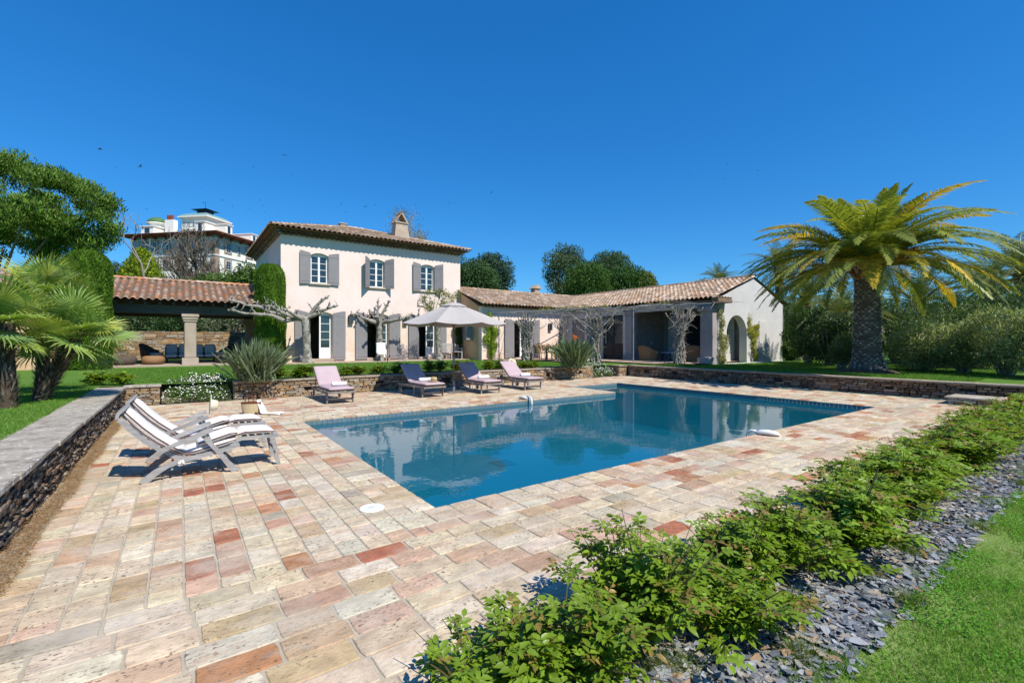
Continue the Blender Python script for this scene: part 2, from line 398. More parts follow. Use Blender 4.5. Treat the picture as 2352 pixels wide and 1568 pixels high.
t = thing('floor_drain', 'dark square grate lying on the pool floor', 'drain', (p.x, p.y, BZ+.004))
MB().box((-.26,-.26,0),(.26,.26,.02)).build('plate', mkmat('drain_dark', (.012,.03,.06), rough=.5), t, world=False)
m = MB()
for k in range(5): m.box((-.16+.07*k,-.16,.021),(-.13+.07*k,.16,.03))
m.build('grate', mkmat('drain_grey', (.2,.25,.28), rough=.5), t, world=False)

# ---------------------------------------------------------------- dry stone walls
SP = {'gold': [(.36,.24,.13),(.42,.31,.2),(.28,.2,.13),(.48,.38,.27),(.22,.16,.11),(.38,.35,.3),(.45,.27,.12)],
      'grey': [(.15,.12,.095),(.22,.18,.14),(.10,.075,.055),(.30,.26,.21),(.20,.13,.085),(.07,.055,.045),(.26,.18,.11)],
      'brown': [(.24,.15,.09),(.18,.12,.08),(.3,.2,.12),(.13,.09,.065),(.34,.26,.18),(.22,.18,.15)]}
def stones(P, L, z0, z1, hs, ls, pal, holes=(), rough=.012, depth=.09):
    """P(s, z, d): world point at s along the face, height z, d out of it"""
    out = []; z = z0
    while z < z1-.012:
        h = U(*hs); h = min(h, z1-z)
        if z1-z-h < hs[0]*.6: h = z1-z
        s = 0
        while s < L-.01:
            l = U(*ls) * (.55 + h/hs[1]*.6); l = min(l, L-s)
            if L-s-l < .05: l = L-s
            hole = any(a < s+l/2 < b and c < z+h/2 < d for a, b, c, d in holes)
            if not hole:
                g = .006; q = min(h, l)*.16; pr = U(0, rough*2)
                a, b, c, d = s+g, s+l-g, z+g*.7, z+h-g*.7
                J = lambda k=q: U(-k, k)*.8
                fr = [(a+J()+.01, c+J()*.6), (a+(b-a)*U(.4,.6), c+J()*.5-.002), (b+J()-.01, c+J()*.6), (b+J()*.5, (c+d)/2), (b+J()-.01, d+J()*.6), (a+(b-a)*U(.4,.6), d+J()*.5), (a+J()+.01, d+J()*.6), (a+J()*.5, (c+d)/2)]
                mx, mz = (a+b)/2, (c+d)/2
                inn = [(x+(mx-x)*.13, zz+(mz-zz)*.2) for x, zz in fr]
                V = [P(x, zz, pr+U(.0,.006)) for x, zz in inn] + [P(x, zz, pr-.014) for x, zz in fr] + [P(x, zz, -depth*.5) for x, zz in fr]
                fs = [tuple(range(8))] + [(8+i, 8+(i+1) % 8, (i+1) % 8, i) for i in range(8)] + [(16+i, 16+(i+1) % 8, 8+(i+1) % 8, 8+i) for i in range(8)]
                cc = random.choice(pal); k = U(.75, 1.2)
                out.append((V, fs, tuple(x*k for x in cc)))
            s += l
        z += h
    return out
def capstones(m_items, x0, x1, y0, y1, z, th, along, ls, pal=None):
    s, e = (x0, x1) if along == 'x' else (y0, y1)
    while s < e-.01:
        l = min(U(*ls), e-s); l = e-s if e-s-l < .12 else l
        b = MB(); j = lambda: U(-.008, .008); g = .004
        a = (s+g, y0+j(), z-th) if along == 'x' else (x0+j(), s+g, z-th)
        c = (s+l-g, y1+j(), z+U(-.005,.005)) if along == 'x' else (x1+j(), s+l-g, z+U(-.005,.005))
        b.bbox(a, c, .009); m_items.append((b.v, b.f, (.4,.36,.3))); s += l
def wall(label, cat_loc, core, faces, caps, capmat, stonemat='stone', name='stone_wall'):
    t = thing(name, label, 'wall', cat_loc)
    m = MB()
    for a, b in core: m.box(a, b)
    m.build('wall_core', M['core'], t)
    its = []
    for f in faces: its += f
    pieces('stone', its, t, M['stone'])
    ci = []
    for c in caps: capstones(ci, *c)
    pieces('coping_stone', ci, t, M[capmat])
    return t
# left wall: runs beside the deck, face towards +x
fx = lambda X: (lambda s, z, d: (X + d, 1.0 + s, z))
wall('long rough stone retaining wall with broad grey capstones beside the deck chairs', (-1.35, 8, 0), [((-1.6,1.0,0),(-1.14,14.85,.42))],
     [stones(fx(-1.13), 13.8, .0, .45, (.022,.055), (.07,.22), SP['grey'], rough=.02)], [(-1.66,-1.08,1.0,14.8,LZ+.005,.055,'y',(.5,1.1))], 'coping')
fy = lambda X0, Y: (lambda s, z, d: (X0 + s, Y - d, z))
XR = -.42
wall('short stacked stone return wall between the long left wall and the daisy bank', (-.8, 14.95, 0), [((-1.1,14.9,0),(XR-.01,15.15,.44))],
     [stones(fy(-1.13,14.88), XR+1.13, .0, .46, (.025,.05), (.1,.3), SP['gold'])], [(-1.16,XR+.02,14.84,15.25,LZ+.004,.05,'x',(.3,.6))], 'coping')
hol = [(x, x+.17, .17, .29) for x in (1.9,4.1,6.5,8.9,11.2,13)]
fwx = lambda X, Y0: (lambda s, z, d: (X - d, Y0 + s, z))
wall('long golden schist retaining wall behind the four sun loungers', (8, 15, 0), [((1.27,14.98,0),(15.08,15.2,.44))],
     [stones(fy(1.2,14.88), 13.9, .0, .46, (.03,.075), (.1,.34), SP['gold'], hol), stones(fwx(1.2,14.9), .3, 0, .46, (.03,.07), (.1,.2), SP['gold'])],
     [(1.17,15.12,14.84,15.24,LZ+.004,.05,'x',(.35,.8))], 'coping_warm')
wall('small square stone pier at the corner by the white daisies', (16.85, 14.9, 0), [((16.66,14.72,0),(17.15,15.2,.44))],
     [stones(fy(16.6,14.66), .55, .0, .46, (.03,.06), (.12,.3), SP['gold']), stones(fwx(16.6,14.68), .5, 0, .46, (.03,.06), (.1,.25), SP['gold'])],
     [(16.55,17.2,14.6,15.2,LZ+.004,.05,'x',(.3,.6))], 'coping_warm')
hol2 = [(y, y+.2, .16, .32) for y in (1.2,2.75,4.4,6.0,7.9,10.2,11.6)]
wall('shaded brown stone retaining wall below the big palm', (17.3, 8, 0), [((17.28,1.8,0),(17.6,14.6,.44))],
     [stones(fwx(17.18,1.8), 12.8, .0, .47, (.05,.12), (.12,.4), SP['brown'], hol2)], [(17.12,17.62,1.75,14.6,LZ+.004,.05,'y',(.4,.8))], 'coping_warm')
t = thing('stone_step', 'low stone block at the foot of the shaded wall by the roses', 'step', (16.6, 2.75, 0))
MB().box((16.1,2.3,0),(17.1,3.2,.16)).build('block', M['core'], t)
pieces('stone', stones(fwx(16.08,2.3), .9, 0, .17, (.06,.09), (.15,.35), SP['gold']) + stones(fy(16.08,2.28), 1.0, 0, .17, (.06,.09), (.15,.35), SP['gold']), t, M['stone'])
ci = []; capstones(ci, 16.05,17.12,2.25,3.25,.2,.045,'x',(.3,.5)); pieces('coping_stone', ci, t, M['tile'])
# steps buried in daisies
for nm, x0, x1, lab in (('garden_steps', XR, 1.16, 'garden steps overgrown with white daisies beside the golden wall'), ('garden_steps', 15.12, 16.58, 'small flight of steps under daisies beside the corner pier')):
    t = thing(nm, lab, 'steps', ((x0+x1)/2, 15.1, 0))
    for k in range(3): MB().bbox((x0+.02,14.95+.28*k,0),(x1-.02,16.0,.14*(k+1)),.012).build('step', M['coping_warm'], t)
# ---------------------------------------------------------------- buildings
def onY(u, y):
    k = (u-1176)/1065; d = F_ + R_*k; return d.x*y/d.y
def onX(u, x):
    k = (u-1176)/1065; d = F_ + R_*k; return d.y*x/d.x
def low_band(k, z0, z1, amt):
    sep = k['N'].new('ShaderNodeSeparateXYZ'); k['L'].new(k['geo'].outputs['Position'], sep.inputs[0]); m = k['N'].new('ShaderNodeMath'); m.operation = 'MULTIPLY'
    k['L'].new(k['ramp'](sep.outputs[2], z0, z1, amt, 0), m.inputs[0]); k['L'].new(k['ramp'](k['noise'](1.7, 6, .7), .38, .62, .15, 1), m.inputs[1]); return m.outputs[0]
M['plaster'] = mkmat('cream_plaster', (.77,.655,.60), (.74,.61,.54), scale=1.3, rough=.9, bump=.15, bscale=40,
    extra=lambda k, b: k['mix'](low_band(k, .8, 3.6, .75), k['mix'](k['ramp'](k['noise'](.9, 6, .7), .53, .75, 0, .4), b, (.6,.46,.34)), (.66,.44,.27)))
M['plaster_ochre'] = mkmat('ochre_plaster', (.62,.42,.26), (.5,.32,.18), scale=1.1, rough=.9, bump=.2)
M['plaster_grey'] = mkmat('pale_grey_plaster', (.56,.55,.53), (.49,.48,.46), scale=1.2, rough=.9, bump=.2)
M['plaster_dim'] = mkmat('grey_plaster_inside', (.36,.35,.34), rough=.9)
M['pillar'] = mkmat('cast_stone', (.42,.35,.28), (.34,.27,.2), scale=2, rough=.85, bump=.15)
M['pillar_grey'] = mkmat('grey_cast_stone', (.36,.33,.33), (.3,.27,.26), scale=2, rough=.85, bump=.15)
M['rooftile'] = mkmat('roof_tile', attr=True, scale=7, rough=.88, bump=.3, var=.28, spec=.15, pits=(16, .63, (.42,.38,.3), .6))
M['channel'] = mkmat('roof_channel', (.17,.11,.07), (.25,.17,.11), scale=8, rough=.9, bump=.3)
M['shutter'] = mkmat('grey_shutter_paint', (.235,.225,.232), rough=.55, var=.08)
M['iron'] = mkmat('black_iron', (.03,.028,.03), rough=.5, var=.1)
M['rust'] = mkmat('rusty_iron', (.12,.05,.03), rough=.7)
M['glass'] = glassy('window_glass', (.02,.035,.045), .03, .9)
M['darkwood'] = mkmat('grey_brown_timber', (.075,.065,.058), (.12,.105,.09), scale=5, rough=.8, bump=.3, stretch=(.3,4,4))
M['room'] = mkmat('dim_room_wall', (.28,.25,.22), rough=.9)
M['paving'] = mkmat('terrace_paving', (.5,.38,.28), (.42,.33,.25), scale=2.5, rough=.9, bump=.2,
    extra=lambda k, b: k['mix'](k['ramp'](k['noise'](1.1, 5), .5, .62, 0, .6), b, (.34,.2,.13)))
M['curtain'] = mkmat('curtain', (.62,.65,.64), rough=.9)
RT = {'tan': [(.47,.34,.24),(.52,.40,.30),(.40,.28,.19),(.56,.44,.34),(.44,.28,.18),(.36,.27,.2)],
      'red': [(.36,.2,.14),(.42,.3,.23),(.46,.2,.11),(.3,.2,.15),(.5,.38,.3),(.38,.26,.2),(.52,.27,.15)]}
def arc_tile(p, a, u, n, r0, r1, L, lift, seg=6, th=.014):
    """half-round cover tile: low end at p, running up-slope u; a is across, n is up"""
    V = []
    for q, r, z in ((p, r0, lift), (p + u*L, r1, lift*.35)):
        for k in range(seg+1):
            t = pi*k/seg; V.append(tuple(q + a*(math.cos(t)*r) + n*(math.sin(t)*r*.85 + z)))
    for k in range(seg+1):
        t = pi*k/seg; V.append(tuple(p + a*(math.cos(t)*(r0-th)) + n*(math.sin(t)*(r0-th)*.85 + lift)))
    f = [(k, k+1, seg+1+k+1, seg+1+k) for k in range(seg)] + [(2*seg+2+k, 2*seg+3+k, k+1, k) for k in range(seg)]
    return (V, f)
def roofplane(roof, E, a, u, La, Ls, pal, keep=None, pitch=.25, expo=.36):
    """adds cover tiles (one object each, the largest 300) and the channels between them"""
    n = a.cross(u).normalized(); n = n if n.z > 0 else -n
    E = E - u*.10; its = []; ch = MB(); nc = int(La/pitch); nr = int(math.ceil(Ls/expo))
    for i in range(nc+1):
        s = i*pitch
        for j in range(nr):
            t = j*expo
            if keep and not keep(E + a*s + u*(t+expo*.5)): continue
            L = min(expo*1.22, Ls - t + .05); jx = U(-.008, .008)
            V, f = arc_tile(E + a*(s+jx) + u*(t+U(-.01,.012)) + n*U(0,.006), a, u, n, .098, .08, L, .035)
            c = random.choice(RT[pal]); k = U(.75, 1.15); its.append((V, f, tuple(q*k for q in c)))
        # channel: shallow trough between covers
        if i < nc:
            for j in range(nr):
                t = j*expo
                if keep and not keep(E + a*(s+pitch/2) + u*(t+expo*.5)): continue
                P = [E + a*(s+pitch*x) + u*tt + n*zz for tt, ll in ((t, .02), (min(t+expo, Ls), 0)) for x, zz in ((.22,.05+ll),(.5,.0+ll),(.78,.05+ll))]
                ch.add([tuple(q) for q in P], [(0,1,4,3),(1,2,5,4)])
    return its, ch
def ridge(its, A, B, pal, r=.12):
    A, B = Vector(A), Vector(B); d = (B-A); L = d.length; d.normalize(); a = d.cross(Vector((0,0,1))).normalized(); n = a.cross(d)
    k = 0
    while k*.36 < L:
        V, f = arc_tile(A + d*(k*.36), a, d, n, r, r*.88, .42, .04); c = random.choice(RT[pal]); its.append((V, f, c)); k += 1
def wallm(s0, s1, z0, z1, th, ops):
    """wall with openings in local (s, depth, z); ops: (s0, s1, z0, z1, rise)"""
    m = MB(); s = s0
    for a, b, c, d, r in sorted(ops):
        m.box((s, 0, z0), (a, th, z1))
        if c > z0: m.box((a, 0, z0), (b, th, c))
        n = 10; w = b-a
        if r > 0:
            R = (w*w/4 + r*r)/(2*r); pts = [(a + w*k/n, d - R + math.sqrt(max(R*R-(w*k/n-w/2)**2, 0))) for k in range(n+1)]
            for k in range(n): m.prism([(pts[k][0],pts[k][1]),(pts[k+1][0],pts[k+1][1]),(pts[k+1][0],z1),(pts[k][0],z1)], 1, 0, th)
        else: m.box((a, 0, d), (b, th, z1))
        s = b
    m.box((s, 0, z0), (s1, th, z1)); return m
def faceY(y): return Matrix.Translation((0, y, 0))
def faceX(x): return Matrix(((0,1,0,x),(1,0,0,0),(0,0,1,0),(0,0,0,1)))    # s->y, depth->x
def window(parent, T, s0, s1, z0, z1, rows, leaf2=True, solid=0., rise=.08, dep=.16, name='window', mat='white', fw=.055):
    m = MB(); w = s1-s0; n = 8
    def top(s): 
        if rise <= 0: return z1
        R = (w*w/4+rise*rise)/(2*rise); x = s-s0-w/2; return z1-R+math.sqrt(max(R*R-x*x,0))
    m.box((s0,dep,z0),(s0+fw,dep+.06,z1-rise-.002)); m.box((s1-fw,dep,z0),(s1,dep+.06,z1-rise-.002)); m.box((s0+fw,dep,z0),(s1-fw,dep+.06,z0+fw))
    for k in range(n):
        a, b = s0+w*k/n, s0+w*(k+1)/n
        m.prism([(a,z1-rise-fw),(b,z1-rise-fw),(b,top(b)),(a,top(a))], 1, dep+.001, dep+.059)
    cuts = [s0+fw, s1-fw]
    if leaf2: mid = (s0+s1)/2; m.box((mid-.05,dep-.01,z0+fw),(mid+.05,dep+.05,z1-rise-fw)); cells = [(s0+fw,mid-.05),(mid+.05,s1-fw)]
    else: cells = [(s0+fw,s1-fw)]
    zb = z0+fw+solid
    if solid:
        for a, b in cells: m.box((a,dep+.012,z0+fw),(b,dep+.05,zb)); m.bbox((a+.06,dep+.0,z0+fw+.07),(b-.06,dep+.02,zb-.07),.008)
    zt = z1-rise-fw; H = (zt-zb)/rows; panes = []
    for a, b in cells:
        for r in range(rows):
            if r: m.box((a,dep+.005,zb+H*r-.013),(b,dep+.045,zb+H*r+.013))
            panes.append((a, b, zb+H*r+(.013 if r else 0), zb+H*(r+1)-(.013 if r < rows-1 else 0)))
    o = m.xf(T).build(name, M[mat], parent)
    for a, b, c, d in panes: MB().box((a,dep+.02,c),(b,dep+.028,d)).xf(T).build('pane', M['glass'], o)
    return o
def shutter(parent, s, width, z0, z1, ang, hinge, y, T=None, drop=.09, mat='shutter'):
    """hinge at s on the face y; width signed away from the hinge when open flat"""
    m = MB(); W = abs(width); n = 4; st = []
    for k in range(n):
        a, b = W*k/n+.003, W*(k+1)/n-.003
        za, zb = z1-drop+drop*min(1,(a/W)*1.2), z1-drop+drop*min(1,(b/W)*1.2)
        m.prism([(a,z0),(b,z0),(b,zb),(a,za)], 1, -.034, 0)
    m.box((.004,-.028,z0+.004),(W-.004,-.006,z1-drop-.01))
    sgn = 1 if width > 0 else -1
    hins = []
    for zz in (z0+.13, z1-drop-.16): hins.append(MB().prism([(.0,zz),(W*.86,zz),(W*.88,zz-.03),(W*.93,zz-.03),(W*.93,zz+.06),(W*.88,zz+.06),(W*.86,zz+.03),(0,zz+.03)], 1, -.045, -.035))
    R = Matrix.Translation((s, y-.012, 0)) @ Matrix.Rotation(-rad(ang)*sgn, 4, 'Z') @ Matrix.Diagonal((sgn, 1, 1, 1))
    if T is not None: R = T @ Matrix.Translation((s, -.012, 0)) @ Matrix.Rotation(-rad(ang)*sgn, 4, 'Z') @ Matrix.Diagonal((sgn, 1, 1, 1))
    o = m.xf(R).build('shutter', M[mat], parent); [h_.xf(R).build('strap_hinge', M[mat], o) for h_ in hins]; return o

# --- main house
HX0, HX1, HY, HZ = 4.14, 14.52, 26.0, 7.1
house = thing('villa', 'two storey cream villa with grey shutters and a low hipped tile roof', 'house', (9.3, 31, TZ))
ups = [(5.57,6.45),(8.68,9.56),(11.81,12.69)]
drs = [(5.46,6.66),(8.56,9.80),(11.68,12.82)]
front = [(a,b,4.70,6.3,.12) for a, b in ups] + [(a,b,TZ+.14,3.22,.14) for a, b in drs]
m = MB()
lo = wallm(HX0, HX1, TZ-.1, 3.9, .35, [o for o in front if o[2] < 2]); hi = wallm(HX0, HX1, 3.9, HZ, .35, [o for o in front if o[2] > 2])
m.add(lo.v, lo.f); m.add(hi.v, hi.f); m.xf(faceY(HY))
m.box((HX0,HY+.35,TZ-.1),(HX0+.3,35.5,HZ)); m.box((HX1-.3,HY+.35,TZ-.1),(HX1,35.5,HZ)); m.box((HX0+.3,35.2,TZ-.1),(HX1-.3,35.5,HZ))
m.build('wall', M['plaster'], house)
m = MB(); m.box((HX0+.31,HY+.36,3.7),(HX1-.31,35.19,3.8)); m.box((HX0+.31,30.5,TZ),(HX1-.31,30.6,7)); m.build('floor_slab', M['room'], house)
for i, (a, b) in enumerate(ups):
    T = faceY(HY); window(house, T, a+.02, b-.02, 4.71, 6.28, 4, rise=.11)
    MB().bbox((a-.1,HY-.1,4.6),(b+.1,HY+.15,4.695),.02).build('sill', M['pillar'], house)
    la, ra = ((4, 4), (48, 38), (8, 28))[i]
    shutter(house, a-.02, -.53, 4.64, 6.36, la, 0, HY-.03); shutter(house, b+.02, .53, 4.64, 6.36, ra, 0, HY-.03)
for i, (a, b) in enumerate(drs):
    w_ = (b-a)/2
    window(house, faceY(HY), a+w_-.02, b-.02, TZ+.16, 3.18, 4, leaf2=False, solid=.5, rise=.1, name='glazed_door', fw=.075, dep=.2)
    l = window(house, Matrix.Translation((a+.03, HY+.24, 0)) @ Matrix.Rotation(rad(86), 4, 'Z'), 0, w_-.03, TZ+.16, 3.1, 4, leaf2=False, solid=.5, rise=0, name='glazed_door', fw=.075, dep=0)
    MB().bbox((a-.06,HY-.12,TZ),(b+.06,HY+.34,TZ+.138),.015).build('doorstep', M['pillar'], house)
    shutter(house, a-.02, -.66, TZ+.08, 3.26, 3, 0, HY-.03, drop=.12); shutter(house, b+.02, .66, TZ+.08, 3.26, 3, 0, HY-.03, drop=.12)
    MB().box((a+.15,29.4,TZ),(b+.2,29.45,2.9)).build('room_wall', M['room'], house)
    MB().prism([(a+.05+.06*k*.5, HY+.9+.05*(k%2)) for k in range(9)]+[(a+.05+.06*(8-k)*.5, HY+.93+.05*((8-k)%2)) for k in range(9)], 2, TZ+.05, 3.0).build('curtain', M['curtain'], house)
MB().bbox((4.43,HY-.035,1.16),(4.74,HY+.02,1.23),.01).build('letter_ledge', M['pillar'], house); MB().bbox((4.43,HY-.035,1.33),(4.74,HY+.02,1.4),.01).build('letter_ledge', M['pillar'], house)
# side window with blue-grey shutters in the shaded left wall
T = Matrix(((0,-1,0,HX0),(1,0,0,0),(0,0,1,0),(0,0,0,1)))
for y0, y1, z0, z1 in ((30.6,31.4,4.7,6.0),):
    MB().box((HX0-.05,y0,z0),(HX0-.012,y0+.5,z1)).build('shutter', M['shutter'], house)
    MB().box((HX0-.3,y0-.55,z0),(HX0-.26,y0-.12,z1)).build('shutter', M['shutter'], house)
    MB().box((HX0-.01,y0-.06,z0),(HX0-.003,y0+.0,z1)).build('window', M['glass'], house)
def genoise(parent, P0, a, out, L, z, rows=2, pitch=.25, pal='tan'):
    """rows of upside-down tile mouths stepping out under an eave"""
    its = []; bed = MB()
    for r in range(rows):
        d = .14*(r+1); zz = z + .13*r
        n = int(L/pitch)
        for i in range(n):
            q = P0 + a*(i*pitch+pitch/2) + out*(d) ; q.z = zz
            V = []; seg = 6
            for dd, rr in ((0,.105),(-.16,.105)):
                for k in range(seg+1):
                    t = pi*k/seg; V.append(tuple(q + out*dd + a*(math.cos(t)*rr) + Vector((0,0,math.sin(t)*rr*.95))))
            for k in range(seg+1):
                t = pi*k/seg; V.append(tuple(q + a*(math.cos(t)*.088) + Vector((0,0,math.sin(t)*.088*.95))))
            f = [(k,k+1,seg+2+k,seg+1+k) for k in range(seg)] + [(2*seg+2+k,2*seg+3+k,k+1,k) for k in range(seg)]
            c = random.choice(RT[pal]); its.append((V, f, tuple(x*U(.7,1.05) for x in c)))
        A = P0 + out*(d-.12); B = P0 + a*L + out*(d-.12)
        bed.add([(A.x,A.y,zz),(B.x,B.y,zz),(B.x-out.x*.14*r-out.x*.0,B.y-out.y*.14*r,zz),(A.x-out.x*.14*r,A.y-out.y*.14*r,zz)], [(0,1,2,3)])
        A2, B2 = P0+out*(d-.02), P0+a*L+out*(d-.02)
        for z2 in (zz+.108,):
            bed.add([(P0.x,P0.y,z2),((P0+a*L).x,(P0+a*L).y,z2),(B2.x,B2.y,z2),(A2.x,A2.y,z2),(P0.x,P0.y,z2+.02),((P0+a*L).x,(P0+a*L).y,z2+.02),(B2.x,B2.y,z2+.02),(A2.x,A2.y,z2+.02)],
                    [(0,1,2,3),(4,7,6,5),(3,2,6,7),(0,4,5,1),(0,3,7,4),(1,5,6,2)])
    bed.build('cornice_bed', M['channel'], parent)
    pieces('cornice_tile', its, parent, M['rooftile'], maxn=150 if rows > 1 else 150)
X_, Y_, Zv = Vector((1,0,0)), Vector((0,1,0)), Vector((0,0,1))
genoise(house, Vector((HX0-.28,HY,0)), X_, -Y_, HX1-HX0+.56, 7.04)
genoise(house, Vector((HX0,HY-.28,0)), Y_, -X_, 9.8, 7.04)
sl_ = .305; EX0, EX1, EY0, EY1, EZ = 3.62, 15.02, 25.46, 35.9, 7.36
hm = (EY1-EY0)/2; rz = EZ + hm*sl_; RX0, RX1, RY = EX0+hm, EX1-hm, EY0+hm
roof = MB().add([(EX0,EY0,EZ-.02),(EX1,EY0,EZ-.02),(EX1,EY1,EZ-.02),(EX0,EY1,EZ-.02),(RX0,RY,rz-.02),(RX1,RY,rz-.02)],
                [(0,1,5,4),(1,2,5),(2,3,4,5),(3,0,4),(0,3,2,1)]).build('roof', M['channel'], house)
nz = math.sqrt(1+sl_*sl_); uY = Vector((0,1,sl_))/nz; uX = Vector((1,0,sl_))/nz
i1, c1 = roofplane(roof, Vector((EX0,EY0,EZ)), X_, uY, EX1-EX0, hm*nz, 'tan', keep=lambda p: p.x-EX0 > (p.y-EY0)-.1 and EX1-p.x > (p.y-EY0)-.1)
i2, c2 = roofplane(roof, Vector((EX0,EY0,EZ)), Y_, uX, EY1-EY0, hm*nz, 'tan', keep=lambda p: (p.y-EY0) > (p.x-EX0)-.1 and EY1-p.y > (p.x-EX0)-.1)
ridge(i1, (EX0,EY0,EZ+.03), (RX0,RY,rz+.03), 'tan'); ridge(i1, (EX1,EY0,EZ+.03), (RX1,RY,rz+.03), 'tan'); ridge(i1, (RX0,RY,rz+.04), (RX1,RY,rz+.04), 'tan')
c1.add(c2.v, c2.f); o = c1.build('roof_channel', M['channel'], roof); o['kind'] = 'stuff'
pieces('roof_tile', i1 + i2, roof, M['rooftile'])
# chimney
ch = MB(); a0, a1, b0, b1 = 10.95, 12.05, 28.05, 28.95; cxx, cyy = (a0+a1)/2, (b0+b1)/2
ch.add([(a0,b0,7.9),(a1,b0,7.9),(a1,b1,7.9),(a0,b1,7.9),(a0+.18,b0+.16,9.15),(a1-.18,b0+.16,9.15),(a1-.18,b1-.16,9.15),(a0+.18,b1-.16,9.15)],
       [(4,5,6,7),(0,1,5,4),(1,2,6,5),(2,3,7,6),(3,0,4,7)])
ch.bbox((a0+.1,b0+.09,9.15),(a1-.1,b1-.09,9.25),.02)
co_ = ch.build('chimney', M['pillar'], house)
for k in range(4):
    y = b0+.14+k*.2
    for sx in (-1, 1):
        q = MB(); q.add([(cxx+sx*.42,y,9.25),(cxx+sx*.42,y+.18,9.25),(cxx+sx*.04,y+.18,9.86),(cxx+sx*.04,y,9.86),(cxx+sx*.36,y,9.25),(cxx+sx*.36,y+.18,9.25),(cxx-sx*.01,y+.18,9.82),(cxx-sx*.01,y,9.82)],
              [(0,1,2,3),(4,7,6,5),(0,3,7,4),(1,5,6,2),(3,2,6,7)], random.choice(RT['tan'])); q.build('cowl_tile', M['rooftile'], co_)
its = []; ridge(its, (cxx,b0+.1,9.82), (cxx,b1-.05,9.82), 'tan', .09)
for v, f, c in its: MB().add(v, f, c).build('cowl_tile', M['rooftile'], co_)
t = MB().box((8.3,30.4,8.9),(8.65,30.8,9.12)).bbox((8.22,30.35,9.12),(8.73,30.85,9.2),.03).build('roof_vent', M['pillar'], house)

# --- wing 1 (between the villa and the porch) and wing 2 (the porch wing), one building
WY, WX = 23.4, 21.3
wing = thing('pool_wing', 'single storey wing with long tiled roofs, open porch and pale gable', 'house', (22, 19, TZ))
T1 = faceY(WY)
dx = [onY(u, WY) for u in (1157.3, 1180.3, 1209, 1224, 1242.5)]
D1, D2 = dx[1], dx[1]+1.25
m = wallm(HX1+.002, WX, TZ-.1, 3.72, .35, [(D1, D2, TZ+.05, 3.0, .14)]).xf(T1); m.build('wall', M['plaster'], wing)
window(wing, T1, D1+.62, D2-.02, TZ+.06, 2.96, 3, leaf2=False, solid=.6, rise=.1, name='glazed_door', fw=.075, dep=.2)
shutter(wing, D1-.02, -.72, TZ+.06, 3.02, 3, 0, WY-.03, drop=.12); shutter(wing, D2+.02, .72, TZ+.06, 3.02, 3, 0, WY-.03, drop=.12)
MB().box((D1-.3,WY+2.5,TZ),(D2+.5,WY+2.55,3.2)).build('room_wall', M['room'], wing)
# side wall facing the villa front, ochre, with a small window
sw = wallm(WY+.351, HY-.002, TZ-.1, 3.75, .3, [(24.5,25.05,1.75,2.62,0)])
sw.xf(faceX(HX1)).build('side_wall', M['plaster_ochre'], wing)
MB().add([(HX1,WY+.35,3.75),(HX1,HY,3.75),(HX1,HY,4.72),(HX1+.3,WY+.35,3.75),(HX1+.3,HY,3.75),(HX1+.3,HY,4.72)], [(0,1,2),(3,5,4),(0,2,5,3)]).build('side_wall', M['plaster_ochre'], wing)
window(wing, faceX(HX1), 24.52, 25.03, 1.77, 2.6, 2, leaf2=False, rise=0, dep=.12, fw=.05)
MB().box((HX1-.06,25.08,1.72),(HX1-.02,25.6,2.62)).build('shutter', M['shutter'], wing)
MB().box((HX1-.45,24.42,1.72),(HX1-.02,24.46,2.62)).build('shutter', M['shutter'], wing)
MB().bbox((HX1-.06,24.4,1.66),(HX1+.1,25.15,1.74),.015).build('sill', M['pillar'], wing)
# porch wing: west side
m = wallm(18.3, WY+.34, TZ-.1, 3.62, .3, [(18.5,20.15,TZ,3.2,0),(20.3,21.5,TZ,3.1,0),(21.7,22.9,TZ,3.1,0)]).xf(faceX(WX))
m.build('porch_wall', M['plaster_grey'], wing)
o = window(wing, faceX(WX), 18.5, 19.32, TZ, 3.2, 3, leaf2=False, solid=.9, rise=0, dep=.1, name='steel_door', mat='iron', fw=.04)
o = window(wing, faceX(WX), 19.33, 20.15, TZ, 3.2, 3, leaf2=False, solid=.9, rise=0, dep=.1, name='steel_door', mat='iron', fw=.04)
m = MB()
for k in range(6): m.box((WX+.1,21.72+.195*k,TZ),(WX+.14,21.9+.195*k,3.1))
m.build('plank_door', M['shutter'], wing)
def pillar(y0, y1, x0, x1, z1, parent, mat, cap=.09):
    m = MB(); zc = z1-.36
    m.bbox((x0-cap,y0-cap,TZ-.02),(x1+cap,y1+cap,TZ+.3),.02); m.bbox((x0,y0,TZ+.3),(x1,y1,zc),.035)
    m.bbox((x0-cap*.4,y0-cap*.4,zc),(x1+cap*.4,y1+cap*.4,zc+.09),.015); m.bbox((x0-cap*.8,y0-cap*.8,zc+.09),(x1+cap*.8,y1+cap*.8,zc+.22),.03); m.bbox((x0-cap*1.15,y0-cap*1.15,zc+.22),(x1+cap*1.15,y1+cap*1.15,z1),.015)
    return m.build('pillar', mat, parent)
pillar(17.75, 18.2, WX-.12, WX+.34, 3.5, wing, M['pillar_grey'])
m = MB(); m.bbox((WX-.16,12.72,TZ-.1),(WX+.29,13.4,3.45),.02); m.bbox((WX-.27,12.66,TZ-.1),(WX-.16,13.5,TZ+.26),.015); m.bbox((WX-.26,12.69,3.1),(WX-.162,13.48,3.4),.03); m.build('pillar', M['pillar_grey'], wing)
MB().box((WX-.02,13.4,3.3),(WX+.28,18.3,3.63)).build('lintel', M['plaster_grey'], wing)
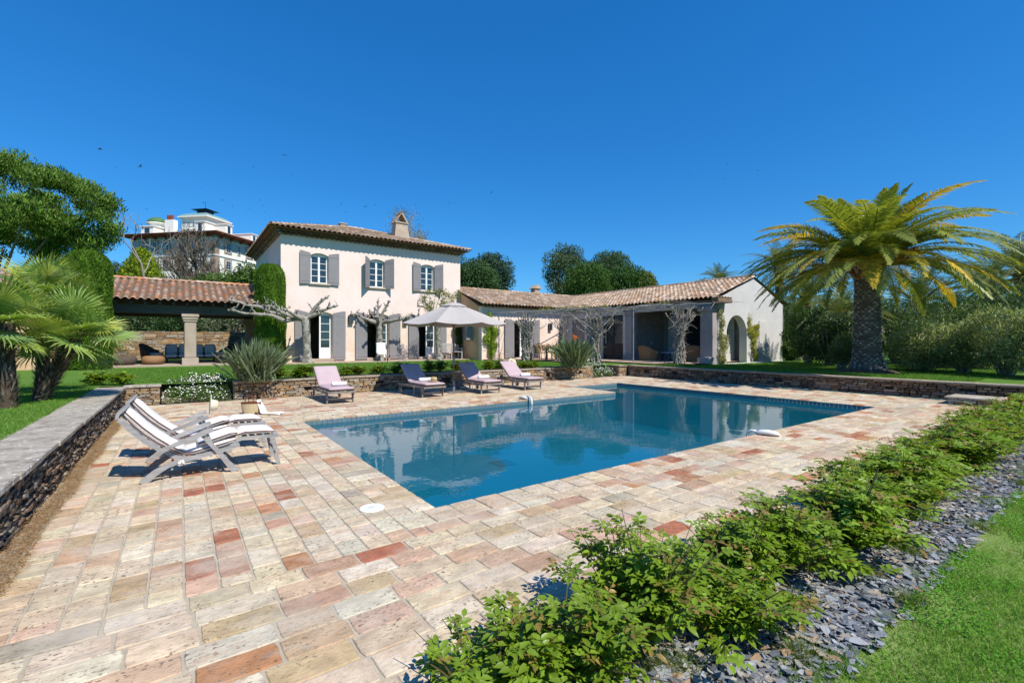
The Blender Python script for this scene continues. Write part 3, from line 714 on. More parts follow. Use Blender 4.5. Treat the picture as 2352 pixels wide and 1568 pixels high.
# gable with arch
a0, a1, zs = 22.35, 24.3, 2.0; R = (a1-a0)/2; ac = (a0+a1)/2; ap = (25.0, 5.02); n = 16
m = MB(); y0, y1 = 12.7, 13.1; gx0, gx1, gz = WX+.295, 28.3, 3.72
zt = lambda x: gz + (ap[1]-gz)*((x-gx0)/(ap[0]-gx0)) if x < ap[0] else gz + (ap[1]-gz)*((gx1-x)/(gx1-ap[0]))
m.prism([(gx0,TZ-.1),(a0,TZ-.1),(a0,zt(a0)),(gx0,gz)], 1, y0, y1)
for k in range(n):
    t0, t1 = pi-pi*k/n, pi-pi*(k+1)/n; p, q = (ac+R*math.cos(t0), zs+R*math.sin(t0)), (ac+R*math.cos(t1), zs+R*math.sin(t1))
    m.prism([p, q, (q[0], zt(q[0])), (p[0], zt(p[0]))], 1, y0, y1)
m.prism([(a1,TZ-.1),(gx1,TZ-.1),(gx1,gz),(ap[0],ap[1]),(a1,zt(a1))], 1, y0, y1)
m.build('gable_wall', M['plaster_grey'], wing)
MB().bbox((25.55,12.66,TZ-.05),(26.35,12.7,2.75),.005).build('shutter_door', M['plaster_grey'], wing)
MB().box((22.0,13.5,TZ),(24.5,13.75,1.66)).build('half_wall', M['plaster_grey'], wing)
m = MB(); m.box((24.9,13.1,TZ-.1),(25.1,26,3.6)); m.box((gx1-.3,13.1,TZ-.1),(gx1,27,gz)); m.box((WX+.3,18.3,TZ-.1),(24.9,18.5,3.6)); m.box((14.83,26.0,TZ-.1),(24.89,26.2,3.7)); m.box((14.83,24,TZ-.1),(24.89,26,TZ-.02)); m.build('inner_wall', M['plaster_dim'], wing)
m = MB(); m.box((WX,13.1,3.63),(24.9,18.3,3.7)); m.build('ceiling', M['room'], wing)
o = window(wing, faceX(24.6), 14.0, 17.4, TZ, 3.1, 2, leaf2=True, solid=0, rise=0, dep=.2, name='glazed_screen', mat='iron', fw=.06)
MB().box((24.68,13.6,TZ),(24.74,13.95,3.0)).build('curtain', M['curtain'], wing); MB().box((24.66,17.45,TZ),(24.72,17.8,3.0)).build('curtain', M['curtain'], wing)
MB().bbox((23.6,18.27,1.45),(23.72,18.295,1.6),.004).build('wall_switch', M['plastic'], wing)
# roofs of the wings
r2 = MB(); ex, rx, ez, rzz = 20.95, 25.0, 3.74, 5.08; s2 = (rzz-ez)/(rx-ex); ey, ry = 22.95, 26.75; s1 = (rzz-3.80)/(ry-ey)
r2.add([(ex,12.62,ez-.02),(rx,12.62,rzz-.02),(rx,ry,rzz-.02),(ex,ey,ez-.02)], [(0,1,2,3)])
r2.add([(rx,12.62,rzz-.02),(28.9,12.62,3.78),(28.9,30,3.78),(rx,30,rzz-.02)], [(0,1,2,3)])
r2.add([(14.38,ey,3.78),(ex,ey,3.78),(rx,ry,rzz-.02),(14.38,ry,rzz-.02)], [(0,1,2,3)])
r2.add([(14.38,ry,rzz-.02),(rx,ry,rzz-.02),(rx,30,3.9),(14.38,30,3.9)], [(0,1,2,3)])
roof2 = r2.build('roof', M['channel'], wing)
nn = math.sqrt(1+s2*s2); nm = math.sqrt(1+s1*s1)
i1, c1 = roofplane(roof2, Vector((ex,12.66,ez)), Y_, Vector((1,0,s2))/nn, 14.2, (rx-ex)*nn, 'tan', keep=lambda p: (p.y-ey)/(ry-ey) < (p.x-ex)/(rx-ex)+.02)
i2, c2 = roofplane(roof2, Vector((14.42,ey,3.80)), X_, Vector((0,1,s1))/nm, 10.6, (ry-ey)*nm, 'tan', keep=lambda p: (p.x-ex)/(rx-ex) < (p.y-ey)/(ry-ey)+.02)
ridge(i1, (rx,12.6,rzz+.02), (rx,ry,rzz+.02), 'tan'); ridge(i1, (14.4,ry,rzz+.02), (rx,ry,rzz+.02), 'tan')
c1.add(c2.v, c2.f); o = c1.build('roof_channel', M['channel'], roof2); o['kind'] = 'stuff'
pieces('roof_tile', i1+i2, roof2, M['rooftile'])
genoise(wing, Vector((14.5,WY,0)), X_, -Y_, 6.5, 3.66, rows=1); genoise(wing, Vector((WX-.1,12.5,0)), Y_, -X_, 10.5, 3.5, rows=1)
MB().bbox((WX-.35,12.3,3.52),(22.2,12.69,3.72),.03).build('eave_return', M['channel'], wing)
for k in range(5):
    V, f = arc_tile(Vector((21.0+.25*k,12.28,3.70)), X_, Y_, Zv, .1, .085, .42, .03); MB().add(V, f, random.choice(RT['tan'])).build('eave_tile', M['rooftile'], wing)
p = at(1615, 672, 0, Y=34); q = MB(); q.bbox((21.3,26.9,4.9),(21.8,27.4,5.55),.03); q.prism([(21.15,5.55),(21.95,5.55),(21.55,5.85)], 1, 26.8, 27.5); q.build('chimney', M['pillar'], wing)

# --- terrace paving
t = sheet('terrace', [(2.6,24.55,14.6,26.36)], TZ, M['paving'])
sheet('porch_terrace', [(14.6,21.2,21.6,26.36),(16.6,18,21.6,21.2),(18.4,14.0,21.6,18.0),(19.6,12.9,21.6,14.0),(21.6,13.1,25,18.3)], TZ+.004, M['paving'])
m = MB().box((2.6,24.5,.3),(14.6,24.55,TZ+.003)); struct(m.build('terrace_edge', M['pillar']))

# --- open pavilion at the left
bx1_ = onY(118, 25.72)+.01
pav = thing('garden_pavilion', 'open garden pavilion with a red brown canal tile roof on square pillars', 'pavilion', (-2.5, 28, TZ))
PE, PR, PZ0, PZ1 = 25.7, 29.45, 3.44, 4.68; ps = (PZ1-PZ0)/(PR-PE); pn = math.sqrt(1+ps*ps); pxa, pxb = -13, 3.75
MB().add([(pxa,PE,PZ0-.02),(pxb,PE,PZ0-.02),(pxb,PR,PZ1-.02),(pxa,PR,PZ1-.02),(pxb,33.2,PZ0-.02),(pxa,33.2,PZ0-.02)], [(0,1,2,3),(3,2,4,5)]).build('roof_deck', M['darkwood'], pav)
roof3 = MB().add([(pxa,PE,PZ0-.01),(pxb,PE,PZ0-.01),(pxb,PR,PZ1-.01),(pxa,PR,PZ1-.01)], [(0,1,2,3)]).build('roof', M['channel'], pav)
i1, c1 = roofplane(roof3, Vector((pxa,PE,PZ0)), X_, Vector((0,1,ps))/pn, pxb-pxa, (PR-PE)*pn, 'red', pitch=.27, expo=.40)
ridge(i1, (pxa,PR,PZ1+.02), (pxb,PR,PZ1+.02), 'red'); o = c1.build('roof_channel', M['channel'], roof3); o['kind'] = 'stuff'
pieces('roof_tile', i1, roof3, M['rooftile'])
MB().box((bx1_,26.1,2.88),(pxb,26.42,3.26)).build('beam', M['darkwood'], pav); MB().box((pxa,29.8,2.88),(pxb,30.1,3.26)).build('beam', M['darkwood'], pav)
for k in range(33):
    x = pxa+.2+k*.5; MB().prism([(25.78,3.27),(25.78,3.37),(PR,4.62),(PR,4.5)], 0, x, x+.09).build('rafter', M['darkwood'], pav)
pcx = onY(437, 26.3)
for x, y in ((pcx,26.28),(pcx-5.2,26.28),(pcx,29.95),(3.2,29.95),(3.3,26.28)):
    o = pillar(y-.23, y+.23, x-.23, x+.23, 2.88, pav, M['pillar'])
MB().box((bx1_+.01,25.75,.4),(3.8,30.6,TZ-.004)).build('floor_slab', M['pillar'], pav)
# lantern boxes on the beam
for x in (pcx-1.3, onY(660, 26)): pass
# --- low ochre outbuilding at far left
ob = thing('outbuilding', 'ochre plastered outbuilding with white door behind the fan palms', 'building', (-6.5, 24, LZ))
bx1 = onY(118, 25.72); wm = wallm(-13, bx1, LZ-.1, 3.3, .3, [(-8.9,-7.6,LZ,2.6,0)]).xf(faceY(25.72)); wm.box((bx1-.3,26.02,LZ-.1),(bx1,29,3.3)); wm.build('wall', M['plaster_ochre'], ob)
window(ob, faceY(25.72), -8.9, -7.6, LZ, 2.6, 3, solid=.5, rise=0, dep=.1, name='glazed_door')
for k in (0, 1): MB().bbox((bx1-1.9,25.65,1.2+.2*k),(bx1-1.55,25.72,1.26+.2*k),.01).build('letter_ledge', M['pillar'], ob)
# --- stone boundary wall behind the pavilion
t = thing('boundary_wall', 'dry stone boundary wall seen through the open pavilion', 'wall', (-2, 36, LZ))
MB().box((-16,36.1,LZ-.1),(4,36.5,2.2)).build('wall_core', M['core'], t)
pieces('stone', stones(fy(-14, 36.08), 18, LZ, 2.25, (.07,.14), (.3,.7), SP['gold']), t, M['stone'])
# ---------------------------------------------------------------- vegetation
M['bark'] = mkmat('bark', (.13,.105,.08), (.20,.17,.14), scale=6, rough=.95, bump=.8, stretch=(1,1,.3))
M['bark_pale'] = mkmat('pale_bark', (.36,.345,.30), (.15,.135,.11), scale=7, rough=.9, bump=.9, bscale=22, mid=(.42,.55))
M['bark_grey'] = mkmat('grey_bark', (.36,.335,.295), (.17,.15,.13), scale=16, rough=.95, bump=.7)
M['palmbark'] = mkmat('palm_bark', attr=True, scale=10, rough=.95, bump=.7, var=.4)
M['cane'] = mkmat('rose_cane', (.09,.10,.035), (.16,.07,.04), scale=8, rough=.6)
M['petal'] = mkmat('white_petal', (.75,.74,.72), rough=.7, var=.05)
def sph(n):
    a = rng.normal(size=(n, 3)); return unit(a)
def lump_points(lumps, n, shell=.35, flat=0.):
    """points in the outer shell of ellipsoid lumps; returns points and outward directions"""
    w = np.array([l[1][0]*l[1][1] + l[1][0]*l[1][2] for l in lumps]); w = w/w.sum()
    k = rng.choice(len(lumps), n, p=w); c = np.array([l[0] for l in lumps], float)[k]; r = np.array([l[1] for l in lumps], float)[k]
    d = sph(n); q = 1 - shell*rng.random((n, 1))**1.3
    bump = 1 + .10*np.sin(d[:, :1]*7+k[:, None]*2.1)*np.sin(d[:, 1:2]*6+k[:, None])
    return c + d*r*q*bump, d
def foliage(name, lumps, n, size, col, parent=None, mat='leafm', k=4, ratio=.5, up=.3, v=.35, shell=.4, kind='leaf', tint=None, hue=.1):
    off = np.array(absloc(parent)) if parent is not None else 0
    P, d = lump_points(lumps, n, shell); D = unit(d*.6 + sph(n)*.9 + np.array([0,0,up])); N = unit(d + sph(n)*.6)
    cl = jit(col, n, v, hue)
    if tint is not None:
        s = rng.random(n) < tint[1]; cl[s] = jit(tint[0], s.sum(), v, hue)
    Ln = size*rng.uniform(.6, 1.3, n)
    o = leafobj(name, leafmesh(name, P-off, D, N, Ln, Ln*ratio, cl, k=k), M[mat], parent)
    return o
def blobs(c, R, n, r, squash=1., seed=None, bottom=-1):
    """n lumps of radius ~r spread over an ellipsoid of radii R about c"""
    out = []
    for i in range(n):
        z = 1 - 2*(i+.5)/n; t = i*2.39996 + U(-.3,.3); s = math.sqrt(max(0, 1-z*z)); z = max(z, bottom)
        q = U(.58,.98); rr = r*U(.45,1.25)*(1.0 if q < .86 else .7)
        out.append(((c[0]+R[0]*s*math.cos(t)*q, c[1]+R[1]*s*math.sin(t)*q, c[2]+R[2]*z*q), (rr, rr, rr*squash)))
    return out
def branches(m, p, d, L, r, depth, spread=.6, n=3, wob=.25, up=.15, taper=.62, tips=None, seg=4, rmin=0):
    r = max(r, rmin)
    pts = [p]; rr = [r]; q = Vector(p); dd = Vector(d).normalized()
    for i in range(seg):
        dd = (dd + Vector((U(-wob,wob), U(-wob,wob), U(-wob,wob)+up*.3))).normalized(); q = q + dd*(L/seg); pts.append(q.copy()); rr.append(r*(1-(1-taper)*(i+1)/seg))
    m.tube(pts, rr, 6 if r > .05 else (4 if r > .015 else 3), cap=False)
    if depth <= 0:
        if tips is not None: tips.append((q.copy(), dd.copy()))
        return
    for i in range(n):
        a = Vector((U(-1,1), U(-1,1), U(-.6,1)+up)).normalized()
        nd = (dd*(1-spread*.5) + a*spread).normalized(); s = random.choice(pts[2:]) if i else pts[-1]
        branches(m, s, nd, L*U(.55,.85), rr[-1]*U(.6,.95), depth-1, spread, n, wob, up, taper, tips, seg, rmin)
def tree(name, label, cat, x, y, z, h, lumps, n, size, col, group=None, tr=.2, mat='leafm', barkm='bark', limbs=5, hfrac=.6, **kw):
    t = thing(name, label, cat, (x, y, z), group)
    m = MB(); top = z + h*hfrac
    m.tube([(x,y,z-.2),(x+U(-.1,.1)*h*.1,y,z+h*.2),(x+U(-.2,.2)*h*.1,y,top)], [tr*1.2,tr,tr*.55], 8)
    for k in range(limbs):
        c = random.choice(lumps)[0]; s = Vector((x, y, z+h*U(.2,hfrac*.9))); e = Vector(c); mid = (s+e)/2 + Vector((U(-.3,.3),U(-.3,.3),-.04*h))
        m.tube([s, mid, e], [tr*.45, tr*.3, tr*.12], 5)
    m.build('trunk', M[barkm], t)
    foliage('crown', lumps, n, size, col, t, mat=mat, **kw)
    return t
# ---- hill behind and the ground beyond: woods on the skyline
GREEN = (.055,.105,.03); DARK = (.028,.062,.026); OLIVE = (.10,.12,.05)
# stone pine, top left
pc = at(-15, None, LZ, Y=44); px, py = pc.x, pc.y
t = thing('stone_pine', 'huge umbrella shaped stone pine rising at the left edge of the garden', 'tree', (px, py, LZ))
Rr, Fr = np.array(R_), np.array(F_)
lum = []
for i in range(185):
    a = U(0, 2*pi); q = math.sqrt(U(0,1)); ex = math.cos(a)*q*10.0 - .3; fy_ = math.sin(a)*q*8
    hh = math.sqrt(max(0, 1-(ex/11.0)**2-(fy_/9)**2)); zz = 12.6 + 5.6*hh + U(-.8,.2)
    if i % 5 == 1: zz = 12.4 + U(-.5,3.)*hh
    if i % 5 in (0, 2): zz = 12.4 - 2.6*hh*U(.2,1) + U(0,2.5)*hh
    r = U(.9,1.7)*(1.15-.3*q); lum.append((tuple(np.array((px,py,0))+Rr*ex+Fr*fy_+np.array((0,0,zz))), (r, r, r*.62)))
m = MB(); tips = []
base = Vector((px, py, LZ)); fork = base + Vector((U(-.2,.2), 0, 6))
m.tube([base-Vector((0,0,.3)), base+Vector((.2,0,3)), fork], [.55,.45,.38], 9)
for l in lum[::15]:
    e = Vector(l[0]) - Vector((0,0,.4)); mid = fork.lerp(e, .45) + Vector((0,0,-.9)); mid2 = fork.lerp(e, .75)+Vector((0,0,-.5))
    m.tube([fork-Vector((0,0,U(0,1.5))), mid, mid2, e], [.2,.13,.08,.03], 5)
m.build('trunk', M['bark'], t)
foliage('crown', lum, 72000, .38, (.075,.14,.022), t, k=4, ratio=.28, up=1.3, v=.45, shell=.7)
# hotel on the hill is in the next section; trees in front of it
def pt(u, v, Y): p = at(u, None, 0, Y=Y); p.z = hgt(v, Y); return p
def lumps_uv(u, vt, vb, wpx, Y, n, r, depth=.7, sq=.9):
    c = pt(u, (vt+vb)/2, Y); k = Y/1065; return c, blobs(c, (wpx/2*k, wpx/2*k*depth, (vb-vt)/2*k), n, r, sq)
def uvtree(name, label, cat, u, vt, vb, wpx, Y, nl, r, n, size, col, group=None, zb=LZ, **kw):
    c, l = lumps_uv(u, vt, vb, wpx, Y, int(nl*1.6), r*.9); return tree(name, label, cat, c.x, c.y, zb, hgt(vt, Y)-zb, l, n, size, col, group, tr=.014*Y/4+.1, **kw)
# yellow green conifer in front of the hotel
c = pt(326, 640, 60); Hc = hgt(568, 60); lum = []
for k in range(46):
    f = k/45; z = hgt(655, 60)+(Hc-hgt(655,60)-.3)*f; R = 3.15*(1-f)**.7+.15; a = k*2.4; r = .85*(1-f*.55)
    lum.append(((c.x+math.cos(a)*R*.7, c.y+math.sin(a)*R*.7, z), (r, r, r*.8)))
tree('cypress_tree', 'bright yellow green conical conifer in front of the hillside hotel', 'tree', c.x, c.y, LZ, Hc, lum, 15000, .28, (.17,.24,.02), ratio=.35, up=1., shell=.5, v=.3)
for i, (u, vt, w_, Y, col, lab) in enumerate([(430,655,150,48,(.05,.085,.022),'low dark green tree under the bare oak'),(515,640,110,44,(.055,.10,.022),'round green bush tree left of the villa roof'),(575,622,60,42,(.05,.095,.02),'green bush tree touching the villa eaves'),
     (262,602,44,80,(.05,.08,.07),'thin bluish tree between the stone pine and the yellow conifer'),(390,655,60,52,(.10,.095,.045),'brownish green shrubby tree beside the yellow conifer'),(460,640,70,56,(.09,.09,.05),'dull olive tree below the hotel corner')]):
    uvtree('garden_tree', lab, 'tree', u, vt, 690, w_, Y, 26, 1.3, 7000, .3, col, 'trees between pavilion and hotel', v=.4, ratio=.45)
# dark hedge trees behind the boundary wall, seen through the pavilion
for i, (u, w_, vt, lab) in enumerate([(150,120,690,'dark hedge tree behind the fan palms'),(330,110,695,'dark leafy tree behind the pavilion sofa'),(430,90,700,'dark leafy tree behind the square pillar'),(540,110,700,'dark olive green tree at the right end of the pavilion')]):
    uvtree('hedge_tree', lab, 'tree', u, vt, 785, w_*1.25, 38, 22, .8, 6000, .2, (.04,.075,.03) if i < 3 else (.09,.11,.075), 'trees behind the pavilion', v=.5)
# bare oak in front of the hotel
def bare(label, u, vb, vt, Y, L0, r0, dep, n=3, spread=.75, mat='bark_grey', lean=(0,0), leaves=None, name='bare_tree', zb=None, up=.2, rmin=.03):
    p = pt(u, vb, Y); zb = p.z if zb is None else zb
    t = thing(name, label, 'tree', (p.x, p.y, zb)); m = MB(); tips = []
    branches(m, Vector((p.x, p.y, zb)), (lean[0], lean[1], 1), L0, r0, dep, spread, n, .28, up, .7, tips, rmin=rmin)
    m.build('branches', M[mat], t, smooth=True)
    if leaves:
        n_, s, col = leaves; P = np.array([tuple(random.choice(tips)[0]) for _ in range(n_)]) - np.array((p.x,p.y,zb)) + rng.normal(size=(n_,3))*s*1.3
        leafobj('leaves', leafmesh('leaves', P, sph(n_), sph(n_), s, s*.5, jit(col, n_, .4)), M['leafm'], t)
    return t
bare('large bare grey oak with tangled twigs in front of the hotel', 415, 690, 490, 55, 5.6, .42, 5, n=4, mat='bark', leaves=(900,.14,(.10,.09,.045)), zb=LZ)
bare('slim bare tree with forked twigs beside the stone pine', 300, 690, 500, 56, 6.2, .22, 4, n=3, leaves=None, zb=LZ)
bare('pale peeling bare trunk beside the left eaves of the villa', 577, 650, 590, 40, 1.3, .2, 3, n=2, mat='bark_pale', zb=LZ+1.2, leaves=(300,.15,GREEN))
bare('feathery half bare tree showing over the villa roof behind the chimney', 905, 700, 484, 46, 4.6, .3, 5, n=4, spread=.5, up=.5, rmin=.016, leaves=(3200,.17,(.11,.12,.07)), zb=LZ)
# dark trees behind the wings
for u, vt, w_, Y, col, lab in [(1085,600,110,62,(.035,.075,.03),'round dark tree just right of the villa'),(1135,582,90,70,(.035,.07,.045),'layered dark blue green cedar behind the low roof')]:
    uvtree('evergreen_tree', lab, 'tree', u, vt, 690, w_, Y, 34, 1.6, 11000, .38, col, 'evergreens behind the pool wing', v=.4, ratio=.35)
for u, vt, w_, Y, col, lab, up in [(1300,560,104,64,(.06,.095,.05),'tall airy grey green pine, left half of the pair behind the wing',.8),(1405,570,120,66,(.045,.085,.04),'tall broad pine, right half of the pair behind the wing',.6),
     (1350,606,130,58,(.045,.095,.022),'mid green cypress mass in front of the tall pines',.8),(1440,612,110,60,(.035,.085,.022),'dark green feathery cypress before the right pine',.8),(1478,630,44,60,(.10,.12,.03),'small yellowish conifer at the right end of the tree group',.6)]:
    uvtree('evergreen_tree', lab, 'tree', u, vt, 700, w_, Y, 44, 1.25, 12000, .34, col, 'evergreens behind the pool wing', v=.45, ratio=.32, up=up)

# ---- clipped cypress columns
for u, w_, vt, Y, x, y, lab in ((621,1.34,604,23.3,None,None,'tall clipped round topped cypress column against the villa corner'),(201,1.5,573,18.6,None,None,'tall clipped cypress column standing behind the fan palms')):
    p = at(u, None, LZ, Y=Y); H_ = hgt(vt, Y); t = thing('clipped_cypress', lab, 'tree', p, 'clipped cypress columns'); n = 26000
    z = rng.random(n)*(H_-.1-LZ); rr = w_/2*np.minimum(1, np.sqrt(np.maximum(0, 1-((z-(H_-LZ-.85))/.85).clip(0)**2))+.02)*(.93+.07*np.minimum(1,z/1.)); a = rng.random(n)*2*pi
    rr = rr*(1+.035*np.sin(a*5+z*1.5)+.03*np.sin(z*4+a*3))*(1-.13*rng.random(n)**2)
    P = np.stack([np.cos(a)*rr, np.sin(a)*rr, z], 1); out_ = np.stack([np.cos(a), np.sin(a), 0*a], 1)
    D = unit(out_*.45+np.array([0,0,1.])+sph(n)*.5); cl = jit((.075,.15,.015), n, .4)*(.75+.35*np.sin(a*9+z*2.3)[:,None].clip(-.6,1)*.5+.2)
    leafobj('foliage', leafmesh('foliage', P, D, unit(out_+sph(n)*.4), .11, .045, cl), M['leafm'], t)
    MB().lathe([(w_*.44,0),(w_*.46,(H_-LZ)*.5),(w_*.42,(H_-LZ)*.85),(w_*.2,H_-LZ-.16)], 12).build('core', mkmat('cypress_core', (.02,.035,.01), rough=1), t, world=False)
    MB().tube([(0,0,-.05),(0,0,.3)], .12, 8).build('trunk', M['bark'], t, world=False)

# ---- pollarded plane trees before the facade
def pollard(label, u, v, arms, Ht, seed, smooth_=False):
    random.seed(seed); p = at(u, v, LZ); Y = (1.6-LZ)*1065/(v-783); t = thing('plane_tree', label, 'tree', (p.x, p.y, LZ), 'pollarded plane trees in front of the villa')
    m = MB(); lean = U(-.06,.06); top = Vector((lean*Ht, 0, Ht))
    m.tube([(0,0,-.05),(0,0,.1),(.02,0,.5),(lean*Ht*.5,.03,Ht*.5),(lean*Ht*.8,0,Ht*.82),top], [.32,.25,.19,.165,.18,.24], 10)
    tr = m.build('trunk', M['bark_pale'], t, smooth=True, world=False)
    for ax, az, ay, L in arms:
        m = MB(); d = (R_*ax + F_*ay + Vector((0,0,az*.75))).normalized(); d0 = d.copy(); q = top - Vector((0,0,.08)); pts = [q]; rr = [.15]; n = max(5, int(L/.22))
        for k in range(n):
            d = (d*.55 + d0*.45 + Vector((U(-.3,.3),U(-.3,.3),U(-.3,.3)))).normalized(); q = q + d*(L/n); pts.append(q.copy()); rr.append(.105*(1-.6*(k+1)/n)*U(.75,1.4))
        m.tube(pts, rr, 7)
        for s in pts[2:]:                                       # knuckles with cut shoots
            kn = U(.06,.10); m.lathe([(kn*.4,-kn*.8),(kn,-kn*.3),(kn,kn*.3),(kn*.4,kn*.8)], 6, s)
            if random.random() < .75:
                e = s + Vector((U(-.25,.25),U(-.25,.25),U(.02,.4))); m.tube([s, s.lerp(e,.5)+Vector((U(-.05,.05),0,0)), e], [.04,.032,.03], 5)
                if random.random() < .5: m.lathe([(.02,-.05),(.06,0),(.02,.05)], 6, e); m.tube([e, e+Vector((U(-.15,.15),U(-.1,.1),U(.08,.3)))], [.02,.012], 4)
        m.build('branch', M['bark_grey'], t, smooth=True, world=False)
    random.seed(seed+50)
pollard('pollarded plane tree by the left facade door, branches reaching far left', 705, 833.6, [(-1,.22,-.85,3.4),(-1,.04,-.72,3.4),(-1,.5,-.7,2.0),(.8,1.1,0,1.5),(1,.75,.2,1.6),(.9,.05,-.3,1.0),(.2,.5,.8,1.2),(-.5,.1,-.8,1.3)], 2.35, 3)
pollard('pollarded plane tree by the middle facade door with candelabra branches', 872, 828, [(-1,.5,0,1.9),(-.7,1.1,.2,1.5),(-.2,1.3,.1,1.3),(.5,1.3,0,1.4),(1,.6,.2,1.9),(1,.2,-.2,1.8),(.2,.3,-.9,1.1),(-1,.15,-.3,1.6)], 2.2, 9)
pollard('smooth grey plane tree trunk left of the white garden bench', 1009, 826, [(-1,.5,0,1.3),(1,.5,.2,1.4),(.3,.9,.5,1.3),(.9,.2,-.3,1.2),(-.5,.7,.4,1.2)], 2.75, 14)
random.seed(21)
# vine sprays above the bench
p = at(1000, 826, TZ); lum = [((p.x+U(-.9,1.5), p.y+U(-.2,.4), 3.6+U(-.3,.9)), (.3,.25,.25)) for _ in range(16)]
t = thing('climbing_rose', 'sparse leafy climber on the villa wall above the parasol', 'climber', (p.x+.6, HY-.3, TZ)); m = MB()
for l in lum: m.tube([(p.x+.9, HY-.2, TZ), (p.x+.8, HY-.25, 2.4), l[0]], [.02,.015,.006], 4)
m.build('stem', M['bark_grey'], t); foliage('leaves', lum, 1500, .09, (.16,.17,.06), t, shell=.9)

# ---- wisteria on the pergola
PA, PB = Vector((15.2,22.5,3.27)), Vector((20.5,12.4,3.42))
perg = thing('pergola', 'thin grey iron pergola frame in front of the porch', 'pergola', (18.2, 16.5, TZ))
M['steel'] = mkmat('galvanised_steel', (.25,.28,.31), rough=.45, metal=.3)
for A, B, r in ((PA, PB, .035), (PA, Vector((15.2,23.38,3.3)), .03), (PB, Vector((21.2,12.9,3.45)), .03), (Vector((16.1,20.8,3.28)), Vector((21.2,22.6,3.35)), .025), (Vector((17.9,17.4,3.32)), Vector((21.2,18.2,3.4)), .025), (Vector((19.3,14.7,3.38)), Vector((21.2,15.4,3.42)), .025), (Vector((18.2,22.3,3.3)), Vector((20.8,13.2,3.43)), .02)):
    MB().tube([A, B], r, 6).build('rail', M['steel'], perg)
for u in (1146, 1454.5, 1288):
    k = (u-1176)/1065; d = F_ + R_*k; s = (PA.x*d.y-PA.y*d.x)/((PB.y-PA.y)*d.x-(PB.x-PA.x)*d.y); q = PA.lerp(PB, s)
    if u == 1288: q = Vector((19.3,21.7,3.3))
    MB().tube([(q.x,q.y,LZ), q], .035, 8).build('post', M['steel'], perg)
def wisteria(label, x, y, w_, Ht, ns, seed, spread):
    random.seed(seed); t = thing('wisteria', label, 'climber', (x, y, LZ), 'leafless wisterias on the pergola'); m = MB(); al = (PB-PA).normalized()
    for k in range(ns):
        a = U(0,2*pi); pts = []; n = 15; r0 = U(.2,.95)*w_; sp = U(-1,1); th_ = a; hh = Ht*U(.75,1.0)
        for j in range(n+1):
            f = j/n; rad_ = r0*(1-.25*math.sin(f*pi)) * (1 if f < .55 else 1+(f-.55)*spread*2.0); th_ = a + f*sp*5
            q = Vector((math.cos(th_)*rad_*.8, math.sin(th_)*rad_*.8, f*hh)) + Vector((U(-.05,.05),U(-.05,.05),U(-.03,.03)))
            if f > .6: q += al*((f-.6)*spread*1.7*sp)
            pts.append(q)
        m.tube(pts, [U(.035,.055)*(1-.55*j/n) for j in range(n+1)], 5)
        for j in range(3, n+1):
            e = pts[j]; d = Vector((U(-1,1),U(-1,1),U(-.6,1))).normalized()*U(.12,.45); m.tube([e, e+d*.5+Vector((0,0,.04)), e+d], [.014,.01,.005], 3)
    m.build('stems', M['bark_grey'], t, world=False)
wisteria('leafless twisted wisteria trunk by the grey shuttered door', 16.0, 20.96, .42, 2.75, 30, 31, 1.0)
wisteria('thin leafless wisteria in the inner corner behind the strelitzia', 19.1, 21.5, .3, 2.7, 16, 32, .9)
wisteria('leafless wisteria fanning out in front of the glazed steel doors', 17.86, 17.42, .38, 2.8, 34, 33, 1.5)
wisteria('dense leafless wisteria column in front of the open porch', 19.84, 13.65, .40, 2.85, 40, 34, .55)
random.seed(35)
t = thing('wisteria_canopy', 'tangle of bare wisteria shoots lying along the pergola rails', 'climber', (18, 17.5, 3.3)); m = MB(); tips = []
for k in range(90):
    s = U(.02,1); q = PA.lerp(PB, s) + Vector((U(-.1,1.1)*(1 if s > .2 else .5), 0, U(-.06,.1))); pts = [q]; d = (PB-PA).normalized()*random.choice((-1,1)) + Vector((U(-.6,.6),U(-.6,.6),0))
    for j in range(6): d = (d + Vector((U(-.4,.4),U(-.4,.4),U(-.12,.1)))).normalized(); q = q + d*.22; q.z = max(min(q.z, 3.62), 3.1); pts.append(q.copy())
    m.tube(pts, [.02,.018,.016,.013,.01,.008,.005], 4); tips.append(q)
m.build('shoots', M['bark_grey'], t)
lum = [(tuple(PA.lerp(PB, U(.15,.95))+Vector((U(.3,1.4),0,U(.1,.25)))), (.3,.3,.08)) for _ in range(20)]
foliage('leaf', lum, 900, .08, (.17,.17,.06), t, shell=.9)['kind'] = 'stuff'

# ---- climbers on walls
def climber(label, x, y, z0, shapes, n, size, col, nrm=(0,-1,0), stem='bark_grey', **kw):
    t = thing('climber', label, 'climber', (x, y, z0)); m = MB(); lum = []
    for dx, z, w_, h_ in shapes: lum.append(((x+dx, y, z), (w_, .1, h_)))
    for i in range(len(lum)):
        m.tube([(x+U(-.08,.08), y+.02, z0), (x+U(-.15,.15)+lum[i][0][0]*.0, y+.02, (z0+lum[i][0][2])/2), lum[i][0]], [.03,.02,.008], 4)
    m.build('stem', M[stem], t); foliage('leaves', lum, n, size, col, t, shell=.85, **kw); return t
x = onY(1128, WY-.15); climber('bright green climber on the corner of the low wing', x, WY-.15, TZ, [(-.1,2.6,.42,.35),(.2,2.2,.42,.35),(-.15,1.8,.38,.35),(.15,1.4,.36,.3),(.05,1.0,.25,.3),(-.1,3.1,.15,.3),(.0,.7,.12,.2)], 4200, .09, (.19,.27,.03))
climber('dark leaved climber beside the bench', HX1-.25, HY-.25, TZ, [(-.05,2.4,.3,.5),(.1,1.7,.3,.5),(-.1,1.1,.25,.4)], 2600, .09, (.05,.08,.02))
